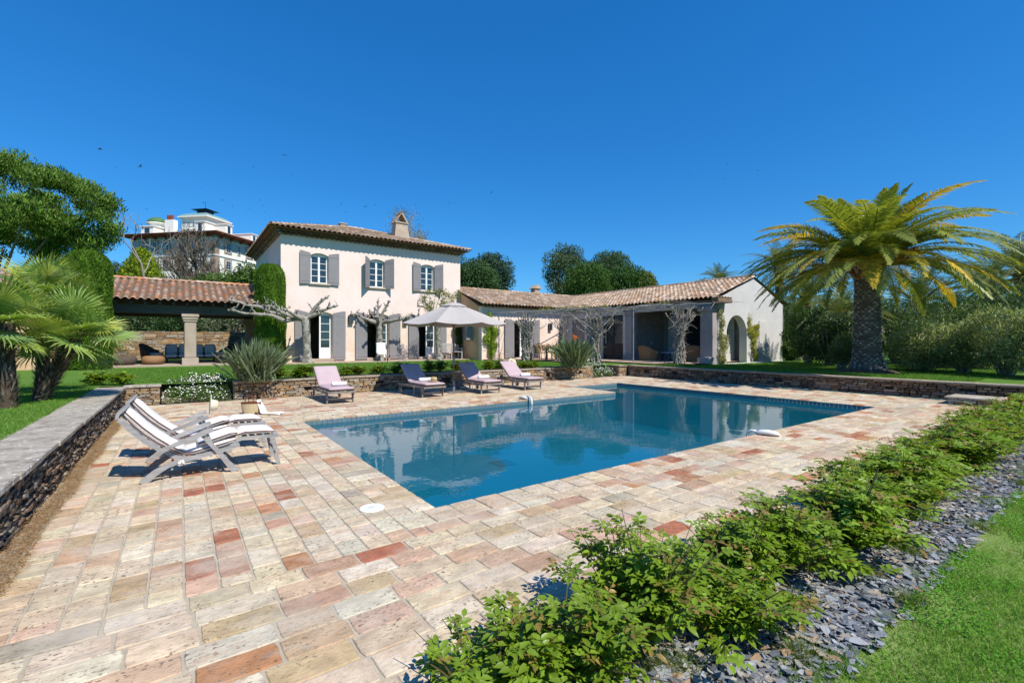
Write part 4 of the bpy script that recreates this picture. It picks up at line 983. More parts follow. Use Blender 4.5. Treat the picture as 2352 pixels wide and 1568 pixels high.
x = onY(1658, 12.6); climber('pale leafy climber on the front edge of the gable wall', x, 12.62, TZ, [(.05,.9,.3,.4),(.2,1.4,.35,.35),(.0,1.9,.22,.4),(.1,2.5,.2,.4),(-.1,3.0,.16,.3),(.45,1.7,.2,.25),(.1,.65,.3,.15)], 2400, .08, (.2,.22,.1), tint=((.3,.29,.2),.4))
x = onY(1730, 12.6); climber('yellow green climber on the gable wall right of the arch', x, 12.62, TZ, [(-.2,2.2,.35,.3),(.25,2.0,.4,.28),(.4,2.4,.3,.15),(-.3,2.7,.1,.4),(.1,1.6,.28,.35),(.15,1.1,.2,.35),(.3,.8,.2,.2)], 2200, .085, (.24,.25,.05))

# ---- strap leaved clumps
def clump(label, u, v, w_, h_, n, col, flowers=0):
    p = at(u, v, LZ); t = thing('strelitzia', label, 'plant', (p.x, p.y, LZ), 'strap leaved clumps on the back wall'); P = rng.normal(size=(n,3))*np.array([w_*.12,w_*.12,0]); a = rng.random(n)*2*pi; s = rng.random(n)**.7
    D = np.stack([np.cos(a)*s*.75, np.sin(a)*s*.75, 1-.35*s], 1); L = h_*rng.uniform(.65,1.08,n)/unit(D)[:,2]**.3
    V = []; F = []; cl = []
    m = MB()
    for i in range(n):
        d = Vector(D[i]).normalized(); sd = d.cross(Vector((U(-1,1),U(-1,1),.2))).normalized(); b = Vector(P[i]); l = float(L[i]); w0 = U(.018,.032)*h_; dr = U(.0,.16)*l*s[i]
        nn = d.cross(sd); q = [b, b+d*l*.45, b+d*l*.8-Zv*dr*.35, b+d*l-Zv*dr]; ww = (w0*.35, w0*.8, w0, 0.002)
        c = tuple(np.array(col)*U(.6,1.4)); vs = []
        for k in range(4): vs += [tuple(q[k]-sd*ww[k]), tuple(q[k]+nn*ww[k]*.35), tuple(q[k]+sd*ww[k])]
        m.add(vs, [(3*k+e, 3*k+e+1, 3*k+e+4, 3*k+e+3) for k in range(3) for e in (0,1)], c)
    m.build('leaves', M['leaf'], t, world=False)
    for k in range(flowers):
        q = MB(); x, y = U(-.5,.5), U(-.5,.2); z = h_*U(.85,1.0); q.tube([(x*.3,y*.3,.1),(x,y,z)], .012, 5, (.1,.14,.05)); q.add([(x,y,z),(x+.22,y,z+.05),(x+.02,y,z+.05)], [(0,1,2)], (.25,.18,.1))
        for e in range(3): q.add([(x+.03,y,z+.02),(x+.0+.05*e,y+.01,z+.2-.03*e),(x+.06+.04*e,y-.02,z+.04)], [(0,1,2),(2,1,0)], (.75,.2,.02))
        q.build('flower', M['leafm'], t, world=False)
    return t
clump('spiky grey green clump of strap leaves beside the daisy steps', 588, 873, 1.3, 1.18, 330, (.145,.19,.10))
clump('large strelitzia clump with orange bird flowers in front of the dining table', 1314, 843, 1.5, 1.32, 360, (.12,.17,.085), 3)

# ---- daisies over the steps
def daisies(label, x0, x1, n, col=(.06,.11,.03)):
    t = thing('daisy_bank', label, 'flowers', ((x0+x1)/2, 15.1, 0)); lum = []
    for k in range(70):
        f = U(0,1); lum.append(((U(x0+.12,x1-.12), 14.86+f*.8, .06+f*.42+U(-.02,.1)), (.24,.2,.15)))
    foliage('leaves', lum, n, .05, col, t, shell=.5)['kind'] = 'stuff'
    P, d = lump_points(lum, n//12, .05); s = d[:,2] > -.2; P = P[s]; n2 = len(P); N = unit(np.array([-.1,-.6,1.]) + sph(n2)*.35); off = np.array(absloc(t)); V = []; m = MB(); A = unit(np.cross(N, sph(n2))); B = np.cross(N, A)
    V = np.concatenate([(P-off+N*.03)[:,None]+.0165*(A[:,None]*math.cos(2*pi*k/6)+B[:,None]*math.sin(2*pi*k/6)) for k in range(6)], 1); V = V.reshape(-1,3)
    me = rawmesh('flowers', V, np.arange(n2*6), np.arange(n2)*6, np.full(n2,6)); o = leafobj('flowers', me, M['petal'], t); o['kind'] = 'stuff'
daisies('bank of small white daisies covering the steps by the spiky clump', XR+.03, 1.15, 15000)
daisies('patch of white daisies between the golden wall and the corner pier', 15.15, 16.55, 9000)
# ---------------------------------------------------------------- palms
def frond_mesh(L, a0, a1, col, n=62, lw=.52, seed=0, vee=.5):
    """pinnate frond along +x, start angle a0, end angle a1 (degrees)"""
    r = np.random.default_rng(seed); S = 14; pts = [np.zeros(3)]; ang = []
    for k in range(S):
        t = (k+.5)/S; a = rad(a0 + (a1-a0)*t**1.25); ang.append(a); pts.append(pts[-1] + np.array([math.cos(a), .03*math.sin(3*t+seed), math.sin(a)])*L/S)
    pts = np.array(pts)
    m = MB(); m.tube([tuple(p) for p in pts], [.035*(1-.85*k/S) for k in range(S+1)], 4, (.30,.28,.07), cap=False)
    t = np.linspace(.12, 1, n).repeat(2); side = np.tile([1., -1.], n); f = t*S; i = np.minimum(f.astype(int), S-1); fr = (f-i)[:, None]
    P = pts[i]*(1-fr) + pts[i+1]*fr; T = unit(pts[i+1]-pts[i]); Nn = np.stack([-T[:,2], 0*t, T[:,0]], 1); Sd = np.stack([0*t, side, 0*t], 1)
    ln = lw*np.sin(np.clip(t*1.02, 0, 1)*pi*.86+.32)**.8*r.uniform(.85,1.1,2*n)
    D = unit(T*(.45+.5*t[:,None]) + Sd*1.0 + Nn*(vee*(1-.5*t[:,None])) + r.normal(size=(2*n,3))*.1 - np.array([0,0,.25]))
    cc = np.tile(np.array(col), (2*n,1))*(1+r.uniform(-.25,.25,(2*n,1)))
    tip = (t[:,None]**3)*r.uniform(.2,.9,(2*n,1)); cc = cc*(1-tip*.5)+np.array((.30,.24,.045))*tip*.5
    V = []; A = unit(np.cross(D, Nn+Sd*.3))*.019
    P1 = P + D*ln[:,None]*.55 + np.array([0,0,-.01]); P2 = P + D*ln[:,None] - np.array([0,0,1.])*ln[:,None]*.14
    V = np.stack([P-A*.6, P+A*.6, P1+A, P2, P1-A], 1).reshape(-1,3); n0 = len(m.v); nf = 2*n
    for k in range(nf):
        b = n0+5*k; m.f += [(b, b+1, b+2, b+4), (b+4, b+2, b+3)]
    m.v += [tuple(q) for q in V]; m.c += [tuple(q) for q in np.repeat(cc, 5, axis=0)]
    me = bpy.data.meshes.new('frond'); me.from_pydata(m.v, [], m.f); ca = me.color_attributes.new('col','FLOAT_COLOR','POINT')
    ca.data.foreach_set('color', [q for c in m.c for q in (*c,1.)]); me.materials.append(M['leaf']); me.update(); return me
YG = [(.50,.44,.055),(.36,.38,.06),(.27,.33,.065),(.60,.44,.045),(.31,.36,.075),(.21,.28,.075)]
fr_big = [[frond_mesh(L, a0, a1, YG[(i+j) % 6 if j else (2,4,5)[i%3]], n=112, lw=.56, seed=i*7+j) for i in range(4)]
          for j, (L, a0, a1) in enumerate([(3.0,80,30),(4.2,56,-22),(4.4,34,-44),(4.1,12,-62)])]
def palm_trunk(m, H, r0, r1, flare, seed=0, sc_=1.):
    prof = [(r0*flare, -.1), (r0*flare*.98, .08), (r0*1.12, .45), (r0*1.02, .9), (r0, H*.4), (r1, H*.8), (r1*1.02, H*.93)]
    m.lathe(prof, 20, col=(.11,.09,.075))
    nr = int(H/.085/sc_); 
    for k in range(nr):
        z = .12 + k*(H-.25)/nr
        R = np.interp(z, [p[1] for p in prof], [p[0] for p in prof]); n = max(8, int(2*pi*R/.17/sc_))
        for j in range(n):
            a = 2*pi*(j+.5*(k % 2)+U(-.1,.1))/n; ca, sa = math.cos(a), math.sin(a); w_ = .085*sc_*U(.7,1.1); h_ = .035*sc_*U(.7,1.3); o_ = .05*sc_*U(.5,1.2)
            c = random.choice([(.2,.165,.14),(.36,.32,.28),(.5,.46,.41),(.12,.1,.08)]); P = lambda rr, tt, zz: (ca*rr-sa*tt, sa*rr+ca*tt, zz)
            m.add([P(R-.01,-w_,z-h_*.3),P(R-.01,w_,z-h_*.3),P(R+o_,0,z+h_*.4),P(R-.01,0,z+h_*1.6)], [(0,1,2),(1,3,2),(3,0,2)], c)
def palm(label, x, y, z, H, rt, sets, counts, s=1., group=None, elev=((80,60),(62,40),(38,8),(5,-30)), flare=1.4, fruit=False, seed=1, name='date_palm', boots=True):
    random.seed(seed); t = thing(name, label, 'palm tree', (x, y, z), group); m = MB(); palm_trunk(m, H, rt, rt*.92, flare, sc_=max(1, rt*2.0))
    m.build('trunk', M['palmbark'], t, world=False)
    m = MB(); m.lathe([(rt*.95,H*.9),(rt*1.15,H*.96),(rt*1.3,H+.12),(rt*1.0,H+.5),(rt*.3,H+.7)], 14, col=(.16,.085,.04))
    if boots:
        for k in range(150):
            a = U(0,2*pi); zz = U(H*.9,H+.45); R = np.interp(zz, [H*.9,H+.12,H+.5], [rt*.95,rt*1.32,rt*.95]); ca, sa = math.cos(a), math.sin(a); w_, h_ = .07, U(.1,.2); P = lambda rr, tt, q: (ca*rr-sa*tt, sa*rr+ca*tt, q)
            m.add([P(R-.03,-w_,zz-.05),P(R-.03,w_,zz-.05),P(R+.1,w_*.5,zz+h_),P(R+.1,-w_*.5,zz+h_),P(R+.02,0,zz+h_*1.1)], [(0,1,2,3),(3,2,4)], random.choice([(.22,.1,.04),(.3,.17,.08),(.12,.07,.04),(.34,.26,.16)]))
    m.build('crown_base', M['palmbark'], t, world=False)
    for ring, (n, fs) in enumerate(zip(counts, sets)):
        for k in range(n):
            a = 2*pi*(k+U(-.3,.3))/n + ring*.4; me = random.choice(fs); e = U(*elev[ring][::-1]) if elev else 0
            o = link('frond', me, parent=t, loc=(math.cos(a)*rt*.6, math.sin(a)*rt*.6, H+.25-.06*ring+U(-.1,.1)), rot=(U(-.3,.3), -rad(e*.0+U(-9,9)), a), scale=s*U(.9,1.06))
    if fruit:
        for k in range(7):
            a = rad(180+k*30)+TH; q = MB(); c0 = Vector((math.cos(a)*rt*1.1, math.sin(a)*rt*1.1, H+.45)); e = c0+Vector((math.cos(a)*.75, math.sin(a)*.75, U(-.15,.15)))
            q.tube([c0, c0.lerp(e,.5)+Vector((0,0,.12)), e], .02, 4, (.5,.25,.05))
            for i in range(70):
                b = e+Vector((U(-.3,.3),U(-.3,.3),U(-.3,.12))); q.tube([e, b], .005, 3, (.55,.27,.06)); q.add([tuple(b+Vector(v_)*.028) for v_ in ((1,0,0),(-1,0,0),(0,1,0),(0,-1,0),(0,0,1),(0,0,-1))], [(0,2,4),(2,1,4),(1,3,4),(3,0,4),(2,0,5),(1,2,5),(3,1,5),(0,3,5)], (.5,.22,.04))
            q.build('fruit_bunch', M['leafm'], t, world=False)
    return t
palm('large date palm with arching golden green fronds and orange fruit on the lawn', 20.16, 6.16, LZ-.03, 3.75, .405, fr_big, (16, 26, 34, 30), .93, flare=1.5, fruit=True, seed=8)
m = MB().lathe([(1.0,-.02),(.9,.05),(.7,.12)], 18, (20.16,6.16,LZ)); tag(m.build('root_mound', M['soil']), 'low bare earth mound round the foot of the big date palm', 'mound')
fr_far = [[frond_mesh(L, a0, a1, c, n=34, lw=.55, seed=90+i*5+j) for i, c in enumerate([(.10,.14,.05),(.15,.19,.075)])] for j, (L, a0, a1) in enumerate([(2.6,80,30),(3.2,55,-25),(3.2,25,-55),(3.0,0,-80)])]
def bgpalm(label, u, vc, Y, s, rt=.3, cnt=(8,14,16,12), seed=3, flare=1.2, tr_h=None):
    p = at(u, None, LZ, Y=Y); H = hgt(vc, Y)-LZ; return palm(label, p.x, p.y, LZ, H, rt, fr_far, cnt, s, 'palms growing behind the hedge', flare=flare, seed=seed, boots=False)
bgpalm('palm tops showing over the right end of the porch roof', 1655, 648, 52, .8, seed=4)
bgpalm('dark palm behind the top of the gable wall', 1790, 622, 36, .95, seed=5)
bgpalm('short bushy palm with low fronds left of the big date palm trunk', 1932, 735, 23, .75, .33, seed=6)
bgpalm('dark palm behind the trunk of the big date palm, right side', 2110, 700, 27, 1.0, .32, seed=7)
bgpalm('palm at the right edge with fronds against the sky', 2352, 640, 22, .95, .3, seed=8)
bgpalm('dark palm behind the hedge near the right edge', 2265, 665, 30, 1.05, .3, seed=9)
bgpalm('very small palm top left of the porch palm tops', 1612, 655, 70, .5, .3, (6,9,8,6), seed=10)
bgpalm('palm half hidden behind the low fronds right of the gable', 1850, 690, 32, .95, .3, seed=11)

# fan palms
def fan_mesh(seed, col, petiole=.75, R=.62, nseg=36):
    r = np.random.default_rng(seed); m = MB(); pc_ = (.22,.26,.05)
    m.tube([(0,0,0),(petiole*.5,0,.03),(petiole,0,0)], [.02,.014,.01], 4, pc_)
    for k in range(nseg):
        a = rad(-155 + 310*k/(nseg-1)); L = R*(1-.25*abs(a/rad(155))**2)*r.uniform(.9,1.08); fold = .10*math.cos(k*pi)
        up = .12; dr = r.uniform(.05,.3)
        d = np.array([math.cos(a), math.sin(a), up]); s_ = np.array([-math.sin(a), math.cos(a), 0]); b = np.array([petiole,0,0])
        w0, w1 = .006, .021*R/.6
        p1 = b + d*L*.5; p2 = b + d*L*.8 - np.array([0,0,dr*L*.35]); p3 = b + d*L - np.array([0,0,dr*L])
        c = tuple(np.array(col)*r.uniform(.75,1.25)); c2 = tuple(np.array(c)*.5+np.array((.32,.28,.10))*.5)
        nz_ = np.array([0,0,.008])
        vs = [b-s_*w0, b+nz_, b+s_*w0, p1-s_*w1, p1+nz_*1.5, p1+s_*w1, p2-s_*w1*.55, p2+nz_, p2+s_*w1*.55, p3]
        n0 = len(m.v); m.add([tuple(q) for q in vs], [(0,1,4,3),(1,2,5,4),(3,4,7,6),(4,5,8,7),(6,7,9),(7,8,9)], c); m.c[n0+9] = c2
    me = bpy.data.meshes.new('fan'); me.from_pydata(m.v, [], m.f); ca = me.color_attributes.new('col','FLOAT_COLOR','POINT')
    ca.data.foreach_set('color', [q for c in m.c for q in (*c,1.)]); me.materials.append(M['leaf']); me.update(); return me
fans = [fan_mesh(i, c, pe, R) for i, (c, pe, R) in enumerate([((.34,.42,.08),.55,.60),((.24,.35,.08),.5,.64),((.20,.30,.08),.6,.58),((.42,.47,.10),.5,.55),((.17,.26,.08),.55,.62)])]
def fanpalm(label, u, v, crown, n, seed, r=.15, s=1., zb=LZ, dead=10):
    random.seed(seed); p = at(u, v, zb); Y = (1.6-zb)*1065/(v-783); cu, cv, cY = crown; c = pt(cu, cv, cY); t = thing('fan_palm', label, 'palm tree', (p.x, p.y, zb), 'fan palms on the left lawn')
    top = c - Vector((p.x, p.y, zb)); m = MB(); N_ = 14; pts = [top*(k/N_) + Vector((0,0,-.12*math.sin(pi*k/N_)*0)) for k in range(N_+1)]
    m.tube([(0,0,-.1)]+pts[1:], [r*1.1]+[r*U(.95,1.1) for _ in range(N_)], 10, (.07,.05,.035))
    ax = top.normalized(); a1 = ax.orthogonal().normalized(); a2 = ax.cross(a1)
    for k in range(420):                                        # old leaf bases standing off the trunk
        f = U(.02,.98); a = U(0,2*pi); o_ = a1*math.cos(a)+a2*math.sin(a); q = top*f + o_*r; e = q + o_*U(.04,.11) + ax*U(.05,.16); sd = ax.cross(o_)*U(.012,.028)
        m.add([tuple(q-sd), tuple(q+sd), tuple(e)], [(0,1,2)], random.choice([(.12,.09,.06),(.2,.16,.12),(.07,.05,.035),(.26,.22,.17)]))
    m.build('trunk', M['palmbark'], t, world=False)
    for k in range(n):
        f = k/n; el = 80 - 112*f**.85 + U(-8,8); a = k*2.39996+U(-.3,.3); s_ = s*U(.85,1.15)
        o = link('fan_leaf', random.choice(fans), parent=t, loc=top+Vector((0,0,U(-.12,.1))), scale=s_); o.rotation_mode = 'ZYX'
        d = Vector((math.cos(a)*math.cos(rad(el)), math.sin(a)*math.cos(rad(el)), math.sin(rad(el)))); zl = Vector((0,0,1)) if el < 60 else Vector((-math.cos(a),-math.sin(a),.3))
        zz = (zl - d*d.dot(zl)).normalized(); yy = zz.cross(d); o.rotation_mode = 'XYZ'; o.rotation_euler = (Matrix((d, yy, zz)).transposed() @ Matrix.Rotation(U(-.8,.8), 3, 'X')).to_euler()
    return t
fanpalm('upright fan palm at the left edge with yellow green fans and a dark shaggy trunk', 15, 935, (5,745,7.9), 19, 41, .13, .90)
fanpalm('leaning fan palm with slanting shaggy trunk on the left lawn', 88, 918, (172,775,9.0), 20, 42, .11, .90)
fanpalm('taller fan palm behind the two shaggy trunks with upright fans', 95, 900, (105,690,9.6), 18, 43, .11, .95)

# ---------------------------------------------------------------- shrubs on the right
def bush(label, u, v, w_, vt, n, col, group, zb=LZ, size=.13, cat='shrub', name='oleander', tint=None, nl=18, rr=.28, **kw):
    p = at(u, v, zb); Y = (1.6-zb)*1065/(v-783); k = Y/1065; H = hgt(vt, Y)-zb; R = w_/2*k; c = (p.x, p.y, zb+H*.56)
    if p.y - R*.8 < 0: pass
    lum = blobs(c, (R, R*.8, H*.46), nl, R*rr+.12, .9); t = thing(name, label, cat, (p.x, p.y, zb), group); m = MB()
    for l in lum: m.tube([(p.x+U(-.15,.15), p.y+U(-.15,.15), zb-.05), (p.x+(l[0][0]-p.x)*.5, p.y+(l[0][1]-p.y)*.5, zb+(l[0][2]-zb)*.45), l[0]], [.03,.02,.01], 4)
    m.build('stems', M['bark_grey'], t); foliage('leaves', lum, n, size, col, t, mat='leaf', ratio=.28, tint=tint, up=.6, shell=.7, v=.4, **kw); return t
OL = (.19,.235,.13); g = 'oleander shrubs in the right hand hedge'
for u, v, w_, vt, lab, col in [(2120,850,170,752,'grey green oleander just right of the big palm trunk',OL),(2215,853,180,748,'low spreading oleander in the middle of the hedge',OL),(2310,860,190,712,'tall grey green oleander near the right edge',OL),
      (2425,868,200,700,'oleander running out of the right edge',OL),(2150,842,200,722,'dark green shrub behind the front oleanders',(.06,.10,.035)),(2265,842,240,700,'tall brighter green shrub behind the hedge',(.075,.13,.035))]:
    bush(lab, u, v, w_, vt, 9500, col, g, nl=26)
for u, v, w_, vt, lab, col in [(1855,832,110,700,'dense green shrub beside the gable wall',(.06,.11,.03)),(1812,826,90,760,'small round green bush at the foot of the gable wall corner',(.07,.13,.03)),(1905,838,130,720,'dark shadowed shrub between gable and big palm',(.04,.075,.03)),
      (2060,832,150,700,'tall dark shrub behind the trunk of the big palm',(.045,.08,.03)),(2180,836,220,680,'dark green tree mass behind the hedge middle',(.05,.09,.03)),(2340,846,220,660,'dark green tree mass behind the hedge at the right edge',(.045,.08,.03))]:
    bush(lab, u, v, w_, vt, 8000, col, 'green shrubs behind the right lawn', name='garden_shrub', size=.16, nl=24)
t = bush('flowering shrub with purple blooms beside the big palm trunk', 1935, 846, 80, 770, 5500, (.09,.14,.045), None, name='flowering_shrub', size=.09, tint=((.34,.08,.3),.05))
# more distant wood beyond the hedge so that the horizon is closed
for i, (u, vt, w_, Y) in enumerate([(1830,690,90,60),(1910,700,110,55),(2010,690,120,58),(2120,695,130,60),(2240,680,140,56),(2360,690,140,60),(1240,720,120,80),(20,640,160,60),(180,640,120,70),(-120,600,200,60)]):
    uvtree('distant_tree', ['distant dark tree beyond the gable corner','distant dark tree beyond the shaded shrub','distant dark tree behind the big palm trunk','distant dark tree right of the big palm trunk','distant dark tree above the oleanders','distant dark tree beyond the right edge of the hedge','distant low tree behind the low wing roof','distant tree below the stone pine','distant tree between pine and hotel','distant tree outside the left edge'][i], 'tree', u, vt, 790, w_, Y, 24, 1.6, 6000, .4, (.045,.08,.035), 'distant trees beyond the garden', v=.4, ratio=.4)
# flat stones and white pebbles
t = MB()
for k in range(260):
    x, y = U(22.0,26.2), 12.6-U(.05,.5)*U(.2,1); r = U(.02,.05); t.lathe([(r*.6,0),(r,r*.35),(r*.5,r*.8)], 6, (x,y,LZ))
o = t.build('pebbles', M['petal']); stuff(o, 'strip of white pebbles along the foot of the gable wall', 'pebbles')
for i, (u, v) in enumerate([(1830,824),(1845,822)]):
    p = at(u, v, LZ); m = MB().bbox((-.45,-.25,-.02),(.45,.25,.16),.08); tag(m.build('rock', M['coping'], loc=(0,0,0)), ['flat pale rock at the corner of the gable, nearer one','flat pale rock at the corner of the gable, farther one'][i], 'rock', 'rocks at the gable corner').location = p

# ---------------------------------------------------------------- small roses on top of the back wall
def rose_leaf_mesh(seed, young=False, s=1.):
    r = np.random.default_rng(seed); P, D, N, L, Cc = [], [], [], [], []
    ax = 0; base = np.array([0,0,0.]); d0 = np.array([1,0,.25])
    spots = [(.35,1),(.35,-1),(.68,1),(.68,-1),(1.0,0)]
    c0 = np.array((.185,.29,.02)) if not young else np.array((.24,.17,.04))
    for f, sd in spots:
        P.append(d0*f*.075 - np.array([0,0,.02*f*f])); D.append((.55 if sd else 1, sd*.85, .12 - (.25 if not sd else 0))); N.append((r.uniform(-.3,.3), r.uniform(-.3,.3), 1)); L.append((.045 if sd else .055)*r.uniform(.85,1.15)*(.75 if young else 1)); Cc.append(c0*r.uniform(.75,1.3))
    me = leafmesh('leaf', np.array(P)*s, np.array(D, float), np.array(N, float), np.array(L)*s, np.array(L)*s*.52, np.array(Cc), k=6, fold=.18, droop=.2)
    return me
def arr(me):
    n = len(me.vertices); v = np.zeros(n*3); me.vertices.foreach_get('co', v); c = np.zeros(n*4); me.color_attributes['col'].data.foreach_get('color', c); f = np.zeros(len(me.loops), int); me.loops.foreach_get('vertex_index', f)
    return v.reshape(-1,3), c.reshape(-1,4)[:,:3], f
LEAVES = [rose_leaf_mesh(i, i >= 5) for i in range(7)]
for q in LEAVES: q.materials.append(M['leaf'])
LA = [arr(q) for q in LEAVES]
def rose(label, x, y, z, H, W_, ncane, nleaf, near, group, s=1., seed=0, lcol=1., maxpart=300, name='rose_bush', lean=None):
    random.seed(seed); r_ = np.random.default_rng(seed); t = thing(name, label, 'rose bush', (x, y, z), group); m = MB(); spots = []
    for k in range(ncane):
        a = U(0,2*pi); sp = U(.1,1)**.7*W_; h_ = H*(1-.55*(sp/W_)**2)*U(.6,1.05); e = Vector((math.cos(a)*sp*(1.6 if lean else 1), math.sin(a)*sp, h_)); mid = Vector((e.x*.45+U(-.03,.03), e.y*.45+U(-.03,.03), h_*.6))
        b0 = Vector((U(-.1,.1), U(-.05,.05), -.02)); pts = [b0.lerp(mid, f)*(1-f)+mid.lerp(e, f)*f for f in (0,.2,.4,.6,.8,1.)]; m.tube(pts, [.0055*s,.005*s,.0045*s,.004*s,.003*s,.002*s], 4)
        spots.append((pts, a, k % 4 == 0))
        for j in range(3):
            i = random.choice((1,2,3)); q = pts[i]; d = Vector((U(-1,1),U(-1,1),U(.2,1))).normalized()*U(.08,.2)*H/.5; p2 = [q, q+d*.5+Vector((0,0,.01)), q+d]; m.tube(p2, [.003*s,.0025*s,.0015*s], 3); spots.append((p2, a+U(-1,1), False))
    m.build('canes', M['cane'], t, world=False)
    inst = []
    for k in range(nleaf):
        pts, a, yg = random.choice(spots); f = U(.18,1)**.75*(len(pts)-1); i = min(int(f), len(pts)-2); q = pts[i].lerp(pts[i+1], f-i); d = (pts[i+1]-pts[i]).normalized()
        az = U(0,2*pi); o_ = Vector((math.cos(az), math.sin(az), U(-.35,.45))).normalized(); o_ = (o_+d*.3).normalized(); young = (f/(len(pts)-1) > .88 and random.random() < .45)
        v_ = random.choice((5,6)) if young else random.randrange(5); up = (Vector((U(-.35,.35),U(-.35,.35),1))).normalized(); zz = (up-o_*o_.dot(up)).normalized(); R3 = Matrix((o_, zz.cross(o_), zz)).transposed(); inst.append((q, R3, v_, s*U(.7,1.25)))
    k0 = 0
    if near:
        inst.sort(key=lambda i_: (Vector((x,y,z))+i_[0]-EYE).length)
        for q, R3, v_, s_ in inst[:maxpart]: link('leaf', LEAVES[v_], parent=t, loc=q, rot=R3.to_euler(), scale=s_)
        k0 = min(maxpart, len(inst))
    if len(inst) > k0:
        V, Cc, F, b = [], [], [], 0
        for q, R3, v_, s_ in inst[k0:]:
            v, c, f = LA[v_]; V.append(v @ np.array(R3).T * s_ + np.array(q)); Cc.append(c*U(.8,1.25)*lcol); F.append(f+b); b += len(v)
        F = np.concatenate(F); nf = len(F)//3
        o = leafobj('leaf' if near else 'leaves', rawmesh('leaves', np.concatenate(V), F, np.arange(nf)*3, np.full(nf,3), np.clip(np.concatenate(Cc),0,1)), M['leaf'], t)
        if near: o['kind'] = 'stuff'
    return t
xs = [(2.35,.4),(2.9,.42),(3.15,.5),(4.35,.36),(4.75,.4),(5.45,.4),(6.1,.42),(6.55,.4),(7.3,.5),(7.8,.45),(8.5,.45),(9.0,.42),(9.9,.42),(10.5,.45),(11.1,.4),(11.7,.38),(12.2,.3)]
bl = ['beside the spiky clump','left of the leftmost sun lounger','behind the leftmost sun lounger backrest','just right of the leftmost sun lounger','second right of the leftmost sun lounger','midway between the first and second sun loungers','left of the dark shaded lounger','behind the left shaded lounger','behind the hat on the shaded lounger','left of the parasol pole','just right of the parasol pole','behind the right shaded lounger','between the right shaded lounger and the last lounger','behind the rightmost sun lounger','right of the rightmost sun lounger','second right of the rightmost sun lounger','nearest the strelitzia clump']
for i, (x, H) in enumerate(xs):
    rose('small rose bush on the golden wall '+bl[i], x, 15.45+U(-.12,.15), LZ-.02, H*1.15, .33, 11, 200, False, 'small roses along the top of the golden wall', 1.5, 200+i, lcol=.8)
for i, (u, v, lab) in enumerate([(221,884,'small yellow green shrub on the lawn, left of the pair by the capstone corner'),(274,882,'small green shrub right beside the corner of the left wall')]):
    p = at(u, v, LZ); rose(lab, p.x, p.y, LZ, .42, .3, 14, 330, False, 'pair of small shrubs at the left wall corner', 1.2, 230+i, lcol=1.1, name='small_shrub')
for x, y in ((3.2,15.5),(9,15.5)): pass
m = MB().add([(1.5,15.2,LZ+.004),(14.6,15.2,LZ+.004),(14.6,15.8,LZ+.004),(1.5,15.8,LZ+.004)], [(0,1,2,3)]); struct(m.build('planting_strip', M['soil']))

# ---------------------------------------------------------------- the rose hedge beside the camera
hedge = []
x = 1.12; i = 0
while x < 16.6:
    hedge.append(x); x += .45 if x < 5 else .52
nm = ['the nearest','the second','the third','the fourth','the fifth','the sixth','the seventh','the eighth']
words = ['with a lone long shoot over the tiles','with low reddish tips','tallest near one rising above the tiles','spreading over the grey slate','with glossy lime leaves','beside a gap in the hedge','leaning towards the slate','leaning towards the pool']
ORD = 'ninth tenth eleventh twelfth thirteenth fourteenth fifteenth sixteenth seventeenth eighteenth nineteenth twentieth twenty-first twenty-second twenty-third twenty-fourth twenty-fifth twenty-sixth twenty-seventh twenty-eighth twenty-ninth thirtieth thirty-first thirty-second thirty-third thirty-fourth thirty-fifth thirty-sixth thirty-seventh thirty-eighth thirty-ninth fortieth'.split()
for i, x in enumerate(hedge):
    near = i < 5
    H = [.34,.42,.60,.36,.42,.50,.36,.60,.46][i] if i < 9 else U(.42,.62)
    lab = ('%s rose bush of the foreground hedge, %s' % (nm[i], words[i])) if i < 8 else ('rose bush in the foreground hedge %s' % ('beside the white pool alarm end of the deck' if i < 12 else 'in the far dense part of the row' if i < 20 else 'at its far end by the stone step'))
    y = 1.52+U(-.16,.16)
    rose(lab if i < 8 else 'the %s rose bush of the foreground hedge, counted from the near end' % ORD[i-8], x+U(-.06,.06), y, -.012, H*(1.24 if i < 6 else 1.12), .53 if i < 9 else .6, 24 if near else 22, (380,520,620,600,580)[i] if near else (640 if i < 14 else 520), near, 'rose bushes of the foreground hedge', 1.0 if i < 6 else 1.15 if i < 14 else 1.35, 300+i, lcol=1.0)

# ---------------------------------------------------------------- grass, slate, needles
def grass(name, n, sampler, L, Wd, cols, mat='blade'):
    P, keep = sampler(n); n = len(P); D = unit(sph(n)*np.array([.75,.75,.25]) + np.array([0,0,.75])); N = sph(n); k = rng.integers(0, len(cols), n); c = np.array(cols)[k]*(1+rng.uniform(-.3,.3,(n,1)))
    Ln = L*rng.uniform(.5,1.3,n)
    return leafobj(name, leafmesh(name, P, D, N, Ln, Wd, c, k=3), M[mat])
def fbm(x, y):
    return (np.sin(x*2.1+1.3*np.sin(y*1.7))+np.sin(y*2.9+x*1.1+2)*.7+np.sin(x*5.3-y*4.1)*.45+np.sin(x*9.1+y*7.7+1)*.3)/2.45
def lowgrass(n):
    x = .8+rng.random(n)**1.7*14; y = 1.16-rng.random(n)**1.15*(2.0-x*.06)
    edge = .96+.12*np.sin(x*3.1)+.1*np.sin(x*7.7+1); ok = (y < edge) & (x > .9)
    d = fbm(x, y); ok &= (rng.random(n) < np.clip(.72+d*.9, .12, 1)); ok &= (rng.random(n) < np.clip((edge-y)*3+.15, 0, 1))
    return np.stack([x[ok], y[ok], 0*x[ok]-.002], 1), ok
M['straw'] = mkmat('worn_turf', (.19,.25,.07), (.10,.20,.02), scale=3, rough=1, bump=.8, bscale=40)
sheet('worn_turf', [(.5,-8,17.6,.97)], -.001, M['straw'])
